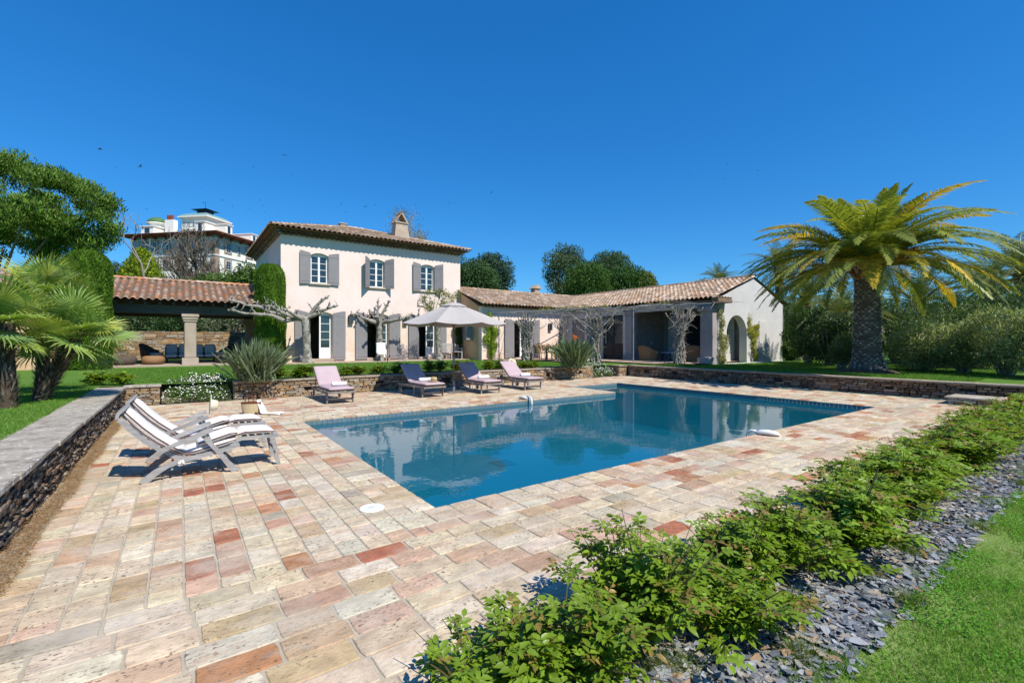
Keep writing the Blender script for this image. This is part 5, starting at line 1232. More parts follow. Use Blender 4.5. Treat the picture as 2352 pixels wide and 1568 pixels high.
o = grass('grass', 270000, lowgrass, .042, .0044, [(.13,.30,.03),(.17,.35,.035),(.22,.38,.06),(.10,.25,.02),(.34,.37,.15)]); stuff(o, 'short patchy lawn grass in the right foreground', 'grass')
def leftgrass(n):
    x = -1.62-rng.random(n)**1.3*7; y = 4+rng.random(n)*13; return np.stack([x, y, 0*x+LZ], 1), None
o = grass('grass', 130000, leftgrass, .045, .006, [(.12,.25,.03),(.15,.30,.04),(.09,.2,.02),(.22,.32,.07)]); stuff(o, 'mown lawn grass beside the long left wall', 'grass')
def upgrass(n):
    x = rng.random(n)*18-2; y = 15.8+rng.random(n)**1.3*8.6; ok = ~((x > 14.4) & (y > 13+ (x<16.6)*8)); return np.stack([x[ok], y[ok], 0*x[ok]+LZ], 1), None
o = grass('grass', 120000, upgrass, .05, .012, [(.11,.235,.03),(.15,.28,.04),(.095,.21,.025)]); stuff(o, 'mown lawn in front of the villa', 'grass')
def rtgrass(n):
    x = 17.65+rng.random(n)**1.3*9; y = 3+rng.random(n)*11.5; ok = (x < 19.5)|(y < 12.5); return np.stack([x[ok], y[ok], 0*x[ok]+LZ], 1), None
o = grass('grass', 90000, rtgrass, .05, .012, [(.11,.235,.03),(.15,.28,.04),(.095,.21,.025)]); stuff(o, 'mown lawn around the big date palm', 'grass')
# slate chippings
def chips(n):
    V, F, Cc, b = [], [], [], 0
    for k in range(n):
        x = .8+U(0,1)**1.9*16; y = U(.85,1.98); s = U(.014,.034) * (1.6 if random.random() < .06 else 1)
        if y < .97 and random.random() < .5: continue
        T = Matrix.Rotation(U(0,6.3), 3, 'Z') @ Matrix.Rotation(U(-.5,.5), 3, 'X') @ Matrix.Rotation(U(-.3,.3), 3, 'Y'); m_ = 5; z = U(.0,.022); th = U(.002,.006)
        o_ = [(math.cos(2*pi*i/m_+U(-.3,.3))*s*U(.8,1.4), math.sin(2*pi*i/m_+U(-.3,.3))*s*U(.35,.8)) for i in range(m_)]
        for zz in (th, 0): V += [tuple(T @ Vector((a, c, zz)) + Vector((x, y, z))) for a, c in o_]
        c = random.choice([(.17,.19,.22),(.25,.27,.30),(.12,.135,.16),(.34,.35,.37),(.2,.21,.23),(.36,.31,.25)] if random.random() < .9 else [(.3,.2,.12),(.34,.32,.28)]); Cc += [c]*10
        F.append(tuple(b+i for i in range(5))); F += [(b+5+i, b+5+(i+1)%5, b+(i+1)%5, b+i) for i in range(5)]; b += 10
    return V, F, Cc
M['slate'] = mkmat('slate', attr=True, scale=12, rough=.5, bump=.15, var=.15, spec=.4)
M['slate_bed'] = mkmat('slate_bed', (.11,.12,.14), (.2,.21,.23), scale=30, rough=.8, bump=1.)
sheet('slate_bed', [(.6,.9,17.6,1.95)], .0, M['slate_bed'])
V, F, Cc = chips(19000); m = MB(); m.v, m.f, m.c = V, F, Cc
stuff(m.build('slate_chippings', M['slate']), 'grey slate chippings spread between the rose hedge and the grass', 'gravel')
# weeds in the slate and needles by the wall
def needles():
    n = 16000; y = 1.5+rng.random(n)**1.1*12.8; x = -1.10+rng.random(n)**1.0*.17 + .02*np.sin(y*3); z = .002+rng.random(n)*.035*(1-(x+1.1)/.25)
    P = np.stack([x, y, z], 1); D = unit(sph(n)*np.array([1,1,.18])); c = jit((.30,.17,.07), n, .45); c[rng.random(n) < .3] = (.42,.3,.16)
    return leafobj('pine_needles', leafmesh('pine_needles', P, D, sph(n)+np.array([0,0,1.5]), rng.uniform(.04,.11,n), .0035, c, k=3), M['leafm'])
stuff(needles(), 'dry brown pine needles drifted along the foot of the left wall', 'pine needles')
def twigs(n, sampler):
    P = sampler(n); D = unit(sph(n)*np.array([1,1,.3])+np.array([0,0,.1])); return leafobj('dry_litter', leafmesh('dry_litter', P, D, sph(n), rng.uniform(.04,.14,n), .003, jit((.28,.22,.14), n, .4), k=3), M['leafm'])
stuff(twigs(2500, lambda n: np.stack([.9+rng.random(n)**1.6*14, 1.0+rng.random(n)*.95, .01+rng.random(n)*.05], 1)), 'dry twigs and stalks under the rose hedge', 'litter')
def weeds(n):
    c = np.stack([1.+rng.random(26)**1.4*9, 0.85+rng.random(26)*.8, 0*rng.random(26)], 1); k = rng.integers(0, 26, n); P = c[k]+rng.normal(size=(n,3))*np.array([.05,.05,0]); return P, None
stuff(grass('weeds', 5200, weeds, .11, .004, [(.13,.2,.03),(.19,.24,.05),(.10,.15,.03)]), 'feathery green weeds between the roses and the slate', 'weeds')
def clover(n):
    x = 1.8+rng.random(n)**1.3*6; y = .9-rng.random(n)**1.2*1.0; ok = (fbm(x*1.1+2, y*1.7) > .12); x, y = x[ok], y[ok]; n = len(x)
    P = np.stack([x, y, .012+rng.random(n)*.02], 1); return leafobj('clover', leafmesh('clover', P, unit(sph(n)*np.array([1,1,.2])), unit(sph(n)*.5+np.array([0,0,1.])), .013, .012, jit((.07,.2,.02), n, .25), k=4), M['blade'])
stuff(clover(26000), 'patches of clover in the foreground grass', 'clover')
# ---------------------------------------------------------------- furniture
M['teak'] = mkmat('weathered_teak', (.25,.24,.235), (.36,.35,.34), scale=9, rough=.8, bump=.25, stretch=(.6,4,4))
M['teak_brown'] = mkmat('dark_weathered_teak', (.17,.14,.12), (.27,.24,.21), scale=9, rough=.8, bump=.25)
M['wood'] = mkmat('varnished_wood', (.30,.11,.035), rough=.4, var=.2)
M['canvas'] = mkmat('parasol_canvas', (.41,.38,.355), rough=.9, var=.06, bump=.05)
M['mauve'] = mkmat('mauve_cushion', (.45,.345,.365), rough=.95, var=.07, bump=.12, bscale=30)
M['cream'] = mkmat('cream_cushion', (.74,.70,.66), rough=.95, var=.08, bump=.3, bscale=12)
M['piping'] = mkmat('brown_piping', (.16,.07,.045), rough=.9)
M['towel'] = mkmat('white_towel', (.8,.8,.82), rough=1, var=.04, bump=.5, bscale=90)
M['straw_weave'] = mkmat('straw', (.50,.39,.22), (.36,.27,.14), scale=60, rough=.9, bump=.4)
M['straw_pale'] = mkmat('pale_straw', (.68,.60,.42), (.58,.50,.33), scale=50, rough=.9, bump=.3)
M['leather'] = mkmat('brown_leather', (.15,.05,.025), rough=.55)
M['wicker'] = mkmat('wicker', (.34,.2,.10), (.2,.11,.05), scale=45, rough=.8, bump=.8, bscale=60)
M['wicker_dark'] = mkmat('dark_wicker', (.07,.055,.045), (.13,.10,.085), scale=40, rough=.8, bump=.8)
M['cushion_grey'] = mkmat('grey_cushion', (.6,.62,.63), rough=.95, var=.1)
def bar(m, pts, w, y0, y1, col=None):
    """flat bar following a polyline in the x-z plane, with width w (number or list), from y0 to y1"""
    n = len(pts); W = w if isinstance(w, (list, tuple)) else [w]*n; up, dn = [], []
    for i, (x, z) in enumerate(pts):
        a = pts[max(i-1,0)]; b = pts[min(i+1,n-1)]; dx, dz = b[0]-a[0], b[1]-a[1]; l = math.hypot(dx, dz); nx, nz_ = -dz/l*W[i]/2, dx/l*W[i]/2
        up.append((x+nx, z+nz_)); dn.append((x-nx, z-nz_))
    V = []; 
    for y in (y0, y1): V += [(x, y, z) for x, z in up] + [(x, y, z) for x, z in dn]
    f = []
    for i in range(n-1): f += [(i,i+1,n+i+1,n+i), (2*n+i,3*n+i,3*n+i+1,2*n+i+1), (i,2*n+i,2*n+i+1,i+1), (n+i,n+i+1,3*n+i+1,3*n+i)]
    f += [(0,n,3*n,2*n), (n-1,3*n-1,4*n-1,2*n-1)]
    return m.add(V, f, col)
def pad(m, pts, t, y0, y1, puff=.0):
    """soft pad: rounded cross-section swept along pts (x, z)"""
    n = len(pts); k8 = 12; V = []
    for i, (x, z) in enumerate(pts):
        a = pts[max(i-1,0)]; b = pts[min(i+1,n-1)]; dx, dz = b[0]-a[0], b[1]-a[1]; l = math.hypot(dx, dz) or 1; nx, nz_ = -dz/l, dx/l
        e = 1 if 0 < i < n-1 else .55; yc = (y0+y1)/2; hw = (y1-y0)/2
        for k in range(k8):
            q = 2*pi*k/k8; c, s = math.cos(q), math.sin(q); yy = yc + hw*(abs(c)**.35)*(1 if c > 0 else -1); tt = t/2*(abs(s)**.7)*(1 if s > 0 else -1)*e
            V.append((x+nx*tt, yy, z+nz_*tt))
    f = [(i*k8+k, i*k8+(k+1) % k8, (i+1)*k8+(k+1) % k8, (i+1)*k8+k) for i in range(n-1) for k in range(k8)] + [tuple(range(k8))[::-1], tuple(range((n-1)*k8, n*k8))]
    return m.add(V, f)
def lin(a, b, n): return [(a[0]+(b[0]-a[0])*i/n, a[1]+(b[1]-a[1])*i/n) for i in range(n+1)]
# --- steamer chairs (local x along the chair, y across)
def steamer(label):
    t = thing('deck_chair', label, 'deck chair', (0, 0, 0), 'weathered steamer chairs on the left of the pool'); Wd = .56
    for y in (0, Wd-.03):
        m = MB(); bar(m, [(-.36,.0),(-.30,.045),(-.24,.1),(-.12,.17),(.02,.205),(.2,.235),(.42,.275),(.60,.32)], [.07,.075,.07,.055,.05,.05,.05,.045], y, y+.028); m.build('side_rail', M['teak'], t, world=False)
        m = MB(); bar(m, [(.20,.50),(.26,.42),(.38,.26),(.47,.12),(.56,.0)], [.035,.045,.05,.06,.085], y-.03, y-.002); m.build('front_leg', M['teak'], t, world=False)
        m = MB(); bar(m, [(-.20,.355),(-.05,.41),(.1,.465),(.24,.525),(.32,.55)], [.035,.045,.05,.06,.045], y-.062, y-.032); m.build('armrest', M['teak'], t, world=False)
        m = MB(); bar(m, [(-.56,.75),(-.46,.62),(-.33,.47),(-.19,.35),(-.05,.255),(.05,.215)], [.055,.055,.05,.045,.045,.04], y+.03 if y == 0 else y-.03, y+.055 if y == 0 else y-.005); m.build('back_stile', M['teak'], t, world=False)
        m = MB(); bar(m, [(.97,.36),(1.0,.25),(1.02,.12),(1.045,.0)], [.06,.05,.045,.05], y+.03 if y == 0 else y-.03, y+.06 if y == 0 else y); m.build('footrest_leg', M['teak'], t, world=False)
        m = MB(); bar(m, [(.50,.30),(.62,.385),(.85,.38),(1.05,.375)], [.035,.035,.035,.045], y+.06 if y == 0 else y-.06, y+.085 if y == 0 else y-.035); m.build('footrest_rail', M['teak'], t, world=False)
        m = MB(); bar(m, [(.24,.525),(.27,.47),(.30,.40)], [.04,.03,.03], y-.028, y-.004); m.build('arm_support', M['teak'], t, world=False)
    m = MB(); bar(m, [(-.50,.86),(-.565,.80),(-.575,.745)], [.03,.035,.03], .02, Wd-.04); m.v = [(x, y, z+.0*y) for x, y, z in m.v]; m.build('headrest', M['teak'], t, world=False)
    for k in range(7):
        f = k/6; x, z = -.46+.5*f, .62-.37*f-.03*math.sin(pi*f); q = MB(); bar(q, [(x-.02,z+.015),(x+.02,z-.015)], .012, .056, Wd-.061); q.build('back_slat', M['teak'], t, world=False)
    for k in range(6):
        x = .1+.08*k; q = MB(); q.box((x,.03,.225+.013*k),(x+.05,Wd-.032,.24+.013*k)); q.build('seat_slat', M['teak'], t, world=False)
    for k in range(5):
        x = .64+.085*k; q = MB(); q.box((x,.086,.388),(x+.055,Wd-.066,.40)); q.build('foot_slat', M['teak'], t, world=False)
    for x, z in ((-.08,.12),(.46,.17),(.30,.22),(1.0,.2)):
        q = MB(); q.tube([(x,-.0,z),(x,Wd-.01,z)], .013, 6); q.build('stretcher', M['teak'], t, world=False)
    def cush(pts, th, nm='cushion'):
        m = MB(); pad(m, pts, th, .05, Wd-.06); o = m.build(nm, M['cream'], t, smooth=True, world=False)
        for s in (1, -1):
            q = MB(); ed = []
            for i, (x, z) in enumerate(pts):
                a = pts[max(i-1,0)]; b = pts[min(i+1,len(pts)-1)]; l = math.hypot(b[0]-a[0], b[1]-a[1]); ed.append((x-(b[1]-a[1])/l*th*.1*s, .048, z+(b[0]-a[0])/l*th*.1*s))
            if s > 0: q.tube(ed, .0065, 5); q.build('piping', M['piping'], o, world=False)
        return o
    cush([(-.515,.815),(-.46,.745),(-.36,.625),(-.24,.50),(-.12,.395),(-.02,.32),(.05,.275)], .085)
    cush([(-.485,.72),(-.42,.64),(-.33,.54),(-.23,.445),(-.14,.375),(-.05,.31),(.02,.262)], .05)
    cush([(.03,.28),(.15,.285),(.3,.315),(.45,.345),(.57,.375)], .085)
    cush([(.17,.37),(.26,.385),(.38,.42),(.5,.455),(.58,.455)], .075)
    cush([(.57,.43),(.66,.455),(.78,.45),(.9,.445),(.99,.43)], .07)
    q = MB(); 
    for a in range(5): q.tube([(.02,.02,.22),(.02+U(-.05,.05),-.0+U(-.02,.01),.2+U(-.06,.03)),(.02+U(-.03,.03),.0,.16+U(-.02,.05))], [.012,.016,.006], 5)
    q.build('tie', M['cream'], t, smooth=True, world=False)
    return t
s1 = steamer('near weathered deck chair with cream cushions, the one closest to the camera'); s1.location = (0, 6.68, 0)
s2 = copy_tree(s1); s2['label'] = 'far weathered deck chair with cream cushions and a straw hat on its arm'; s2.location = (0, 7.83, 0)
M['straw_weave2'] = mkmat('hat_band', (.55,.54,.5), rough=.9)
t = thing('straw_hat', 'cream straw hat hooked on the armrest of the far deck chair', 'hat', (.36, 8.32, .60))
m = MB().lathe([(.15,0),(.152,.006),(.085,.012),(.08,.06),(.07,.095),(.04,.11),(.005,.113)], 22, sx=1, sy=1.05); b = MB().lathe([(.084,.012),(.082,.035),(.083,.036),(.086,.013)], 22, sy=1.05)
R = Matrix.Translation((0,0,.05)) @ Matrix.Rotation(rad(95), 4, 'Y')
m.xf(R).build('hat_body', M['straw_pale'], t, smooth=True, world=False); b.xf(R).build('hat_band', M['straw_weave2'], t, world=False)
# --- sun loungers (local: foot at -y, head at +y)
def lounger(label, kind):
    t = thing('sun_lounger', label, 'sun lounger', (0, 0, 0), 'sun loungers lined up before the golden wall'); hw = .33
    for s in (-1, 1):
        x = s*hw; a, b = (x-.018, x+.018)
        MB().bbox((a,-.16,.255),(b,1.72,.325),.006).build('side_rail', M['teak_brown'], t, world=False)
        if kind == 'A':
            m = MB(); m.prism([(-.06,.254),(.12,.254),(.07,.19),(.045,0),(-.01,0),(-.02,.17)], 0, a+.002, b-.002); m.build('leg', M['teak_brown'], t, world=False)
            m = MB(); m.prism([(1.4,.254),(1.5,.254),(1.46,.1),(1.42,.1)], 0, a+.002, b-.002); m.build('leg', M['teak_brown'], t, world=False)
        else:
            for y0 in (0., .72): m = MB(); m.prism([(y0-.03,.254),(y0+.03,.254),(y0+.02,0),(y0-.02,0)], 0, a+.002, b-.002); m.build('leg', M['teak'], t, world=False)
            m = MB(); m.prism([(1.4,.254),(1.47,.254),(1.45,.08),(1.42,.08)], 0, a+.002, b-.002); m.build('leg', M['teak'], t, world=False)
        m = MB(); m.lathe([(.03,-.02),(.1,-.018),(.105,0),(.1,.018),(.03,.02)], 16); m.xf(Matrix.Translation((x+s*.04,1.44,.105)) @ Matrix.Rotation(pi/2, 4, 'Y')); w_ = m.build('wheel', M['teak_brown'], t, world=False)
        q = MB().lathe([(.025,-.026),(.025,.026)], 8); q.xf(Matrix.Translation((x+s*.04,1.44,.105)) @ Matrix.Rotation(pi/2, 4, 'Y')); q.build('hub', M['iron'], w_, world=False)
    for y0, z in ((.02,.08),(-.155,.27),(1.69,.27)): MB().bbox((-hw+.019,y0-.012,z),(hw-.019,y0+.012,z+.05),.004).build('crossbar', M['teak_brown'], t, world=False)
    for k in range(9): MB().box((-hw+.02,-.12+.115*k,.327),(hw-.02,-.04+.115*k,.34)).build('slat', M['teak_brown'], t, world=False)
    m = MB(); 
    for s in (-1, 1): 
        q = MB(); bar(q, [(0,0),(.75,0)], .035, -.012, .012); q.xf(Matrix.Translation((s*(hw-.05),.96,.345)) @ Matrix.Rotation(rad(38), 4, 'X') @ Matrix.Rotation(pi/2, 4, 'Z')); q.build('back_rail', M['teak_brown'], t, world=False)
        q = MB(); q.tube([(s*(hw-.05),1.42,.68),(s*(hw-.05),1.52,.3)], .012, 5); q.build('prop', M['teak_brown'], t, world=False)
    # mattress: seat + back, piped, with seams
    TT = Matrix(((0,1,0,0),(1,0,0,0),(0,0,1,0),(0,0,0,1)))
    ys = [(-.17,.385),(-.14,.385)]; 
    pr = [(-.165,.385),(-.12,.387),(.08,.385),(.28,.387),(.31,.379),(.33,.379),(.36,.387),(.55,.385),(.76,.387),(.79,.379),(.81,.379),(.84,.387),(.94,.392)]
    m = MB(); pad(m, pr, .075, -hw+.01, hw-.01); m.xf(TT); mt = m.build('mattress', M['mauve'], t, smooth=True, world=False)
    ca, sa = math.cos(rad(38)), math.sin(rad(38)); bk = [(.95+ca*s, .40+sa*s + (-.006 if abs(s-.4) < .02 else 0)) for s in (0,.05,.2,.38,.42,.6,.76,.80)]
    m = MB(); pad(m, bk, .075, -hw+.01, hw-.01); m.xf(TT); m.build('backrest_cushion', M['mauve'], t, smooth=True, world=False)
    q = MB(); q.tube([(-hw-.022,.5,.33),(-hw-.03,.49,.2),(-hw-.025,.5,.06)], .008, 4); q.build('strap', M['mauve'], t, world=False)
    return t
la = lounger('pale mauve sun lounger alone at the left, in full sun, with rolled towel', 'A'); la.location = (3.39, 12.45, 0)
lb = copy_tree(la); lb['label'] = 'sun lounger with shaded purple backrest and straw hat, left of the parasol'; lb.location = (5.95, 12.27, 0); lb.rotation_euler = (0,0,rad(1.5))
lc = lounger('sun lounger with shaded purple backrest right of the parasol pole', 'B'); lc.location = (7.85, 12.14, 0); lc.rotation_euler = (0,0,rad(-1))
ld = copy_tree(lc); ld['label'] = 'pale mauve sun lounger at the right end in full sun with towel'; ld.location = (9.59, 12.22, 0); ld.rotation_euler = (0,0,rad(-1.5))
def towel(label, x, y, z=.425, rot=0):
    t = thing('rolled_towel', label, 'towel', (x, y, z), 'rolled white towels on the loungers', rotz=rot); m = MB(); n = 18; pr = []
    m.tube([(-.19,0,.055),(-.17,0,.055),(.17,0,.055),(.19,0,.055)], [.05,.056,.056,.05], 14); m.build('roll', M['towel'], t, smooth=True, world=False)
    for s in (-1, 1):
        q = MB(); q.tube([(s*.192, math.cos(a)*(.008+.006*a), .055+math.sin(a)*(.008+.006*a)) for a in [k*.7 for k in range(10)]], .004, 4); q.build('rolled_edge', M['towel'], t, world=False)
towel('rolled white towel on the leftmost sun lounger', 3.46, 12.82, rot=.05); towel('rolled white towel half hidden by the brown straw hat', 5.93, 12.75)
towel('rolled white towel on the lounger right of the parasol', 7.9, 12.62); towel('rolled white towel on the rightmost sun lounger', 9.62, 12.68)
def hat(label, loc, R, mat='straw_weave', r=.17):
    t = thing('straw_hat', label, 'hat', loc); m = MB().lathe([(r,-.012),(r*1.01,-.004),(r*.8,.004),(r*.56,.01),(r*.54,.05),(r*.5,.10),(r*.4,.125),(r*.2,.115),(.005,.105)], 24, sy=1.12); m.xf(R).build('hat_body', M[mat], t, smooth=True, world=False)
    b = MB().lathe([(r*.57,.012),(r*.555,.04),(r*.565,.04),(r*.58,.012)], 24, sy=1.12); b.xf(R).build('hat_band', M['leather'], t, world=False)
hat('brown straw trilby with dark band lying on the left shaded lounger', (6.1, 12.52, .44), Matrix.Rotation(.12, 4, 'Y'))
hat('round straw hat hanging behind the backrest of the rightmost lounger', (9.98, 13.92, .84), Matrix.Rotation(rad(60), 4, 'X') @ Matrix.Rotation(.3, 4, 'Z'), 'straw_pale', .16)
# --- parasol
ux, uy = 7.1, 13.14
t = thing('parasol', 'large pale octagonal canvas parasol on a wooden pole', 'parasol', (ux, uy, 0))
def octa(r, z, off=0): return [(math.cos(2*pi*k/8+off)*r, math.sin(2*pi*k/8+off)*r, z) for k in range(8)]
m = MB(); rings = [(.16,2.76),(.5,2.66),(.9,2.50),(1.3,2.33),(1.72,2.16)]; V = []; sub = 4
for r, z in rings:
    o = octa(r, z)
    for k in range(8):
        a, b = Vector(o[k]), Vector(o[(k+1) % 8])
        for j in range(sub): q = a.lerp(b, j/sub); q.z += -.035*r*math.sin(pi*j/sub) + .012; q = q*(1) ; V.append(tuple(q))
n = 8*sub; F = [(i*n+k, i*n+(k+1) % n, (i+1)*n+(k+1) % n, (i+1)*n+k) for i in range(len(rings)-1) for k in range(n)]
V2 = [(x, y, z-.008) for x, y, z in V]; b0 = len(V); F2 = [tuple(b0+i for i in f)[::-1] for f in F]
e = (len(rings)-1)*n; F3 = [(e+k, e+(k+1) % n, b0+e+(k+1) % n, b0+e+k) for k in range(n)]
m.add(V+V2, F+F2+F3).build('canopy', M['canvas'], t, world=False)
m = MB(); o1 = octa(.42,2.735); o2 = octa(.40,2.725); m.add([(0,0,2.86)]+octa(.2,2.83)+o1+octa(.41,2.70), [(0,1+k,1+(k+1)%8) for k in range(8)]+[(1+k,9+k,9+(k+1)%8,1+(k+1)%8) for k in range(8)]+[(9+k,17+k,17+(k+1)%8,9+(k+1)%8) for k in range(8)]); m.build('vent_cap', M['canvas'], t, world=False)
MB().lathe([(.015,2.84),(.022,2.86),(.02,2.89),(.008,2.91)], 8).build('finial', M['wood'], t, world=False)
MB().tube([(0,0,.32),(0,0,.88)], .026, 10).build('pole', M['wood'], t, world=False); MB().tube([(0,0,1.1),(0,0,2.78)], .026, 10).build('pole', M['wood'], t, world=False)
MB().tube([(0,0,.86),(0,0,1.12)], .032, 10).tube([(0,-.03,.98),(0,-.07,.98)], .02, 6).build('joint_sleeve', M['steel'], t, world=False)
MB().tube([(0,0,.02),(0,0,.36)], .042, 12).build('base_sleeve', M['steel'], t, world=False)
MB().bbox((-.32,-.32,0),(.32,.32,.03),.006).build('base_plate', mkmat('stone_plate', (.13,.125,.12), rough=.7), t, world=False)
MB().lathe([(.05,2.12),(.06,2.14),(.06,2.2),(.05,2.22)], 10).build('runner', M['wood'], t, world=False)
for k in range(8):
    a = 2*pi*k/8; c, s_ = math.cos(a), math.sin(a); MB().tube([(c*.03,s_*.03,2.74),(c*1.66,s_*1.66,2.14)], .011, 4).build('rib', M['wood'], t, world=False)
    MB().tube([(c*.05,s_*.05,2.17),(c*.8,s_*.8,2.47)], .010, 4).build('strut', M['wood'], t, world=False)
# --- basket and scarf
bx, by = 1.27, 11.72
t = thing('straw_basket', 'striped straw basket bag with brown leather rim standing on the tiles', 'bag', (bx, by, 0), rotz=rad(-30)); m = MB(); n = 28; nr = 11
M['weave'] = mkmat('striped_weave', attr=True, scale=40, rough=.9, bump=.5, bscale=80)
for k in range(nr):
    f0, f1 = k/nr, (k+1)/nr; V = []
    for f, e in ((f0,0),(f0+.04,.006),(f1-.03,.006),(f1,0)):
        for j in range(n): a = 2*pi*j/n; r = (.17+.035*f)+e; V.append((math.cos(a)*r, math.sin(a)*r*.5, .25*f))
    m.add(V, [(i*n+j, i*n+(j+1) % n, (i+1)*n+(j+1) % n, (i+1)*n+j) for i in range(3) for j in range(n)], (.66,.55,.36) if k % 2 else (.5,.38,.2))
m.build('basket_body', M['weave'], t, world=False)
MB().lathe([(.206,.235),(.212,.24),(.212,.268),(.2,.27),(.195,.24)], 28, sy=.5).build('rim', M['leather'], t, world=False); MB().lathe([(.165,.001),(.165,.006)], 20, sy=.5).build('bottom', M['straw_weave'], t, world=False)
for s in (-1, 1): MB().tube([(-.09,s*.09,.25),(-.08,s*.085,.35),(-.03,s*.04,.40),(.03,s*.04,.40),(.08,s*.085,.35),(.09,s*.09,.25)], .009, 6).build('handle', M['leather'], t, world=False)
for s in (-1, 1): MB().box((s*.15-.03,-.098,.0),(s*.15+.03,-.088,.05)).build('corner_patch', M['leather'], t, world=False)
m = MB(); nu, nv = 18, 34; V = []; q0 = Vector((bx+.12, by-.05, 0))
for i in range(nu+1):
    for j in range(nv+1):
        f, g_ = i/nu, j/nv; s = g_*.78
        if s < .36: z = .315-.30*(s/.36)**1.2; dx_ = .02+.13*(s/.36)**1.4
        else: z = .014; dx_ = .15+(s-.36)*.95
        hw = .07+.12*g_**.7; fold = .013*math.sin(f*17+g_*3)+.008*math.sin(f*29-g_*6)
        V.append(tuple(q0 + R_*(dx_+fold*.6+.02*math.sin(f*5)*g_) + F_*((f-.5)*2*hw) + Zv*(z + max(0, fold)*(1.6 if z < .02 else .5)) + F_*(.03*math.sin(g_*7))))
m.add(V, [(i*(nv+1)+j, (i+1)*(nv+1)+j, (i+1)*(nv+1)+j+1, i*(nv+1)+j+1) for i in range(nu) for j in range(nv)])
tag(m.build('scarf', M['towel'], smooth=True), 'crumpled white cotton scarf spilling from the basket onto the tiles', 'scarf')
# --- pool fittings
t = thing('skimmer_lid', 'round white skimmer lid let into the tiles at the near pool corner', 'lid', (1.5, 4.42, .002))
MB().lathe([(.118,-.01),(.118,.002),(.108,.007),(.1,.005),(.02,.007),(.004,.007)], 32).build('lid', M['plastic'], t, world=False)
m = MB(); [m.bbox((-.03+.022*k,-.008,.0065),(-.014+.022*k,.008,.009),.001) for k in range(3)]; m.build('grip', mkmat('lid_grey', (.4,.4,.4)), t, world=False)
def alarm(label, x, y, rz, big):
    t = thing('pool_alarm', label, 'pool alarm', (x, y, .0), 'white pool alarms on the coping', rotz=rz); n = 14; prof = []
    m = MB(); L = .19; V = []; prof = [(-1,.3,.02),(-.9,.75,.05),(-.5,.98,.085),(.1,1,.095),(.6,.9,.08),(.92,.6,.055),(1,.25,.03)]
    for fx_, w_, h_ in prof:
        for k in range(8): a = 2*pi*k/8; V.append((fx_*L, math.cos(a)*.10*w_, h_/2+.003+math.sin(a)*h_/2))
    m.add(V, [(i*8+k, i*8+(k+1)%8, (i+1)*8+(k+1)%8, (i+1)*8+k) for i in range(len(prof)-1) for k in range(8)]+[tuple(range(8))[::-1], tuple(range(48,56))]); m.build('body', M['plastic'], t, smooth=True, world=False)
    MB().tube([(-.17,0,.05),(-.25,0,.055),(-.30,0,.02),(-.315,0,-.05),(-.315,0,-.22)] if not big else [(.1,0,.07),(.24,0,.08),(.31,0,.03),(.325,0,-.08),(.31,0,-.2),(.24,0,-.24)], [.018,.02,.022,.02,.02] if not big else [.03,.03,.028,.028,.026,.022], 8).build('probe', M['plastic'], t, smooth=True, world=False)
alarm('white pool alarm unit on the near right coping of the pool', 8.2, 3.93, rad(-72), False); alarm('white pool alarm with hose hanging over the far pool edge', 7.83, 10.36, rad(-88), True)
# --- facade fittings
def lantern(label, x, y, z, mat='rust', facing=(0,-1)):
    t = thing('wall_lantern', label, 'lamp', (x, y, z), 'wall lanterns on the house'); MB().bbox((-.12,-.04,0),(.12,-.012,.46),.006).build('back_plate', M[mat], t, world=False)
    m = MB(); m.bbox((-.13,-.16,.42),(.13,-.04,.46),.01); m.bbox((-.13,-.16,0),(.13,-.04,.03),.005)
    m.build('cap', M[mat], t, world=False)
    for sx in (-1, 1): MB().box((sx*.115-.012,-.155,.03),(sx*.115+.012,-.13,.42)).build('post', M[mat], t, world=False)
    MB().box((-.10,-.145,.04),(.10,-.05,.41)).build('pane', M['glass'], t, world=False)
lantern('rusty square lantern between the left and middle facade doors', 7.62, HY, 2.6); lantern('rusty square lantern between the middle and right facade doors', 10.78, HY, 2.6)
lantern('rusty lantern on the low wing wall beside the shuttered door', onY(1262, WY), WY, 2.35)
# bench
t = thing('garden_bench', 'curved back silvery white garden bench against the villa beside the wing', 'bench', (13.4, 25.3, TZ), rotz=rad(-4)); Wb = .72
M['bench'] = mkmat('silvered_paint', (.45,.44,.43), rough=.8, var=.1)
for x in (-Wb, -.02, Wb-.05):
    MB().bbox((x,-.28,0),(x+.05,-.23,.42),.006).build('leg', M['bench'], t, world=False); MB().bbox((x,.22,0),(x+.05,.27,.6),.006).build('leg', M['bench'], t, world=False)
for k in range(5): MB().bbox((-Wb,-.30+.1*k,.42),(Wb,-.22+.1*k,.45),.006).build('seat_slat', M['bench'], t, world=False)
for k in range(22):
    x = -Wb+.05+k*(2*Wb-.12)/21; h_ = .78+.12*math.cos(x/Wb*1.45); MB().box((x,.235,.45),(x+.03,.255,h_)).build('back_slat', M['bench'], t, world=False)
pts = [(-Wb+2*Wb*k/12, .245, .80+.12*math.cos((-1+2*k/12)*1.45)) for k in range(13)]; MB().tube(pts, .032, 6).build('top_rail', M['bench'], t, world=False)
for s in (-1, 1): MB().bbox((s*(Wb-.025)-.03,-.30,.62),(s*(Wb-.025)+.03,.24,.66),.01).build('armrest', M['bench'], t, world=False); MB().box((s*(Wb-.025)-.02,-.28,.42),(s*(Wb-.025)+.02,-.24,.62)).build('arm_post', M['bench'], t, world=False)
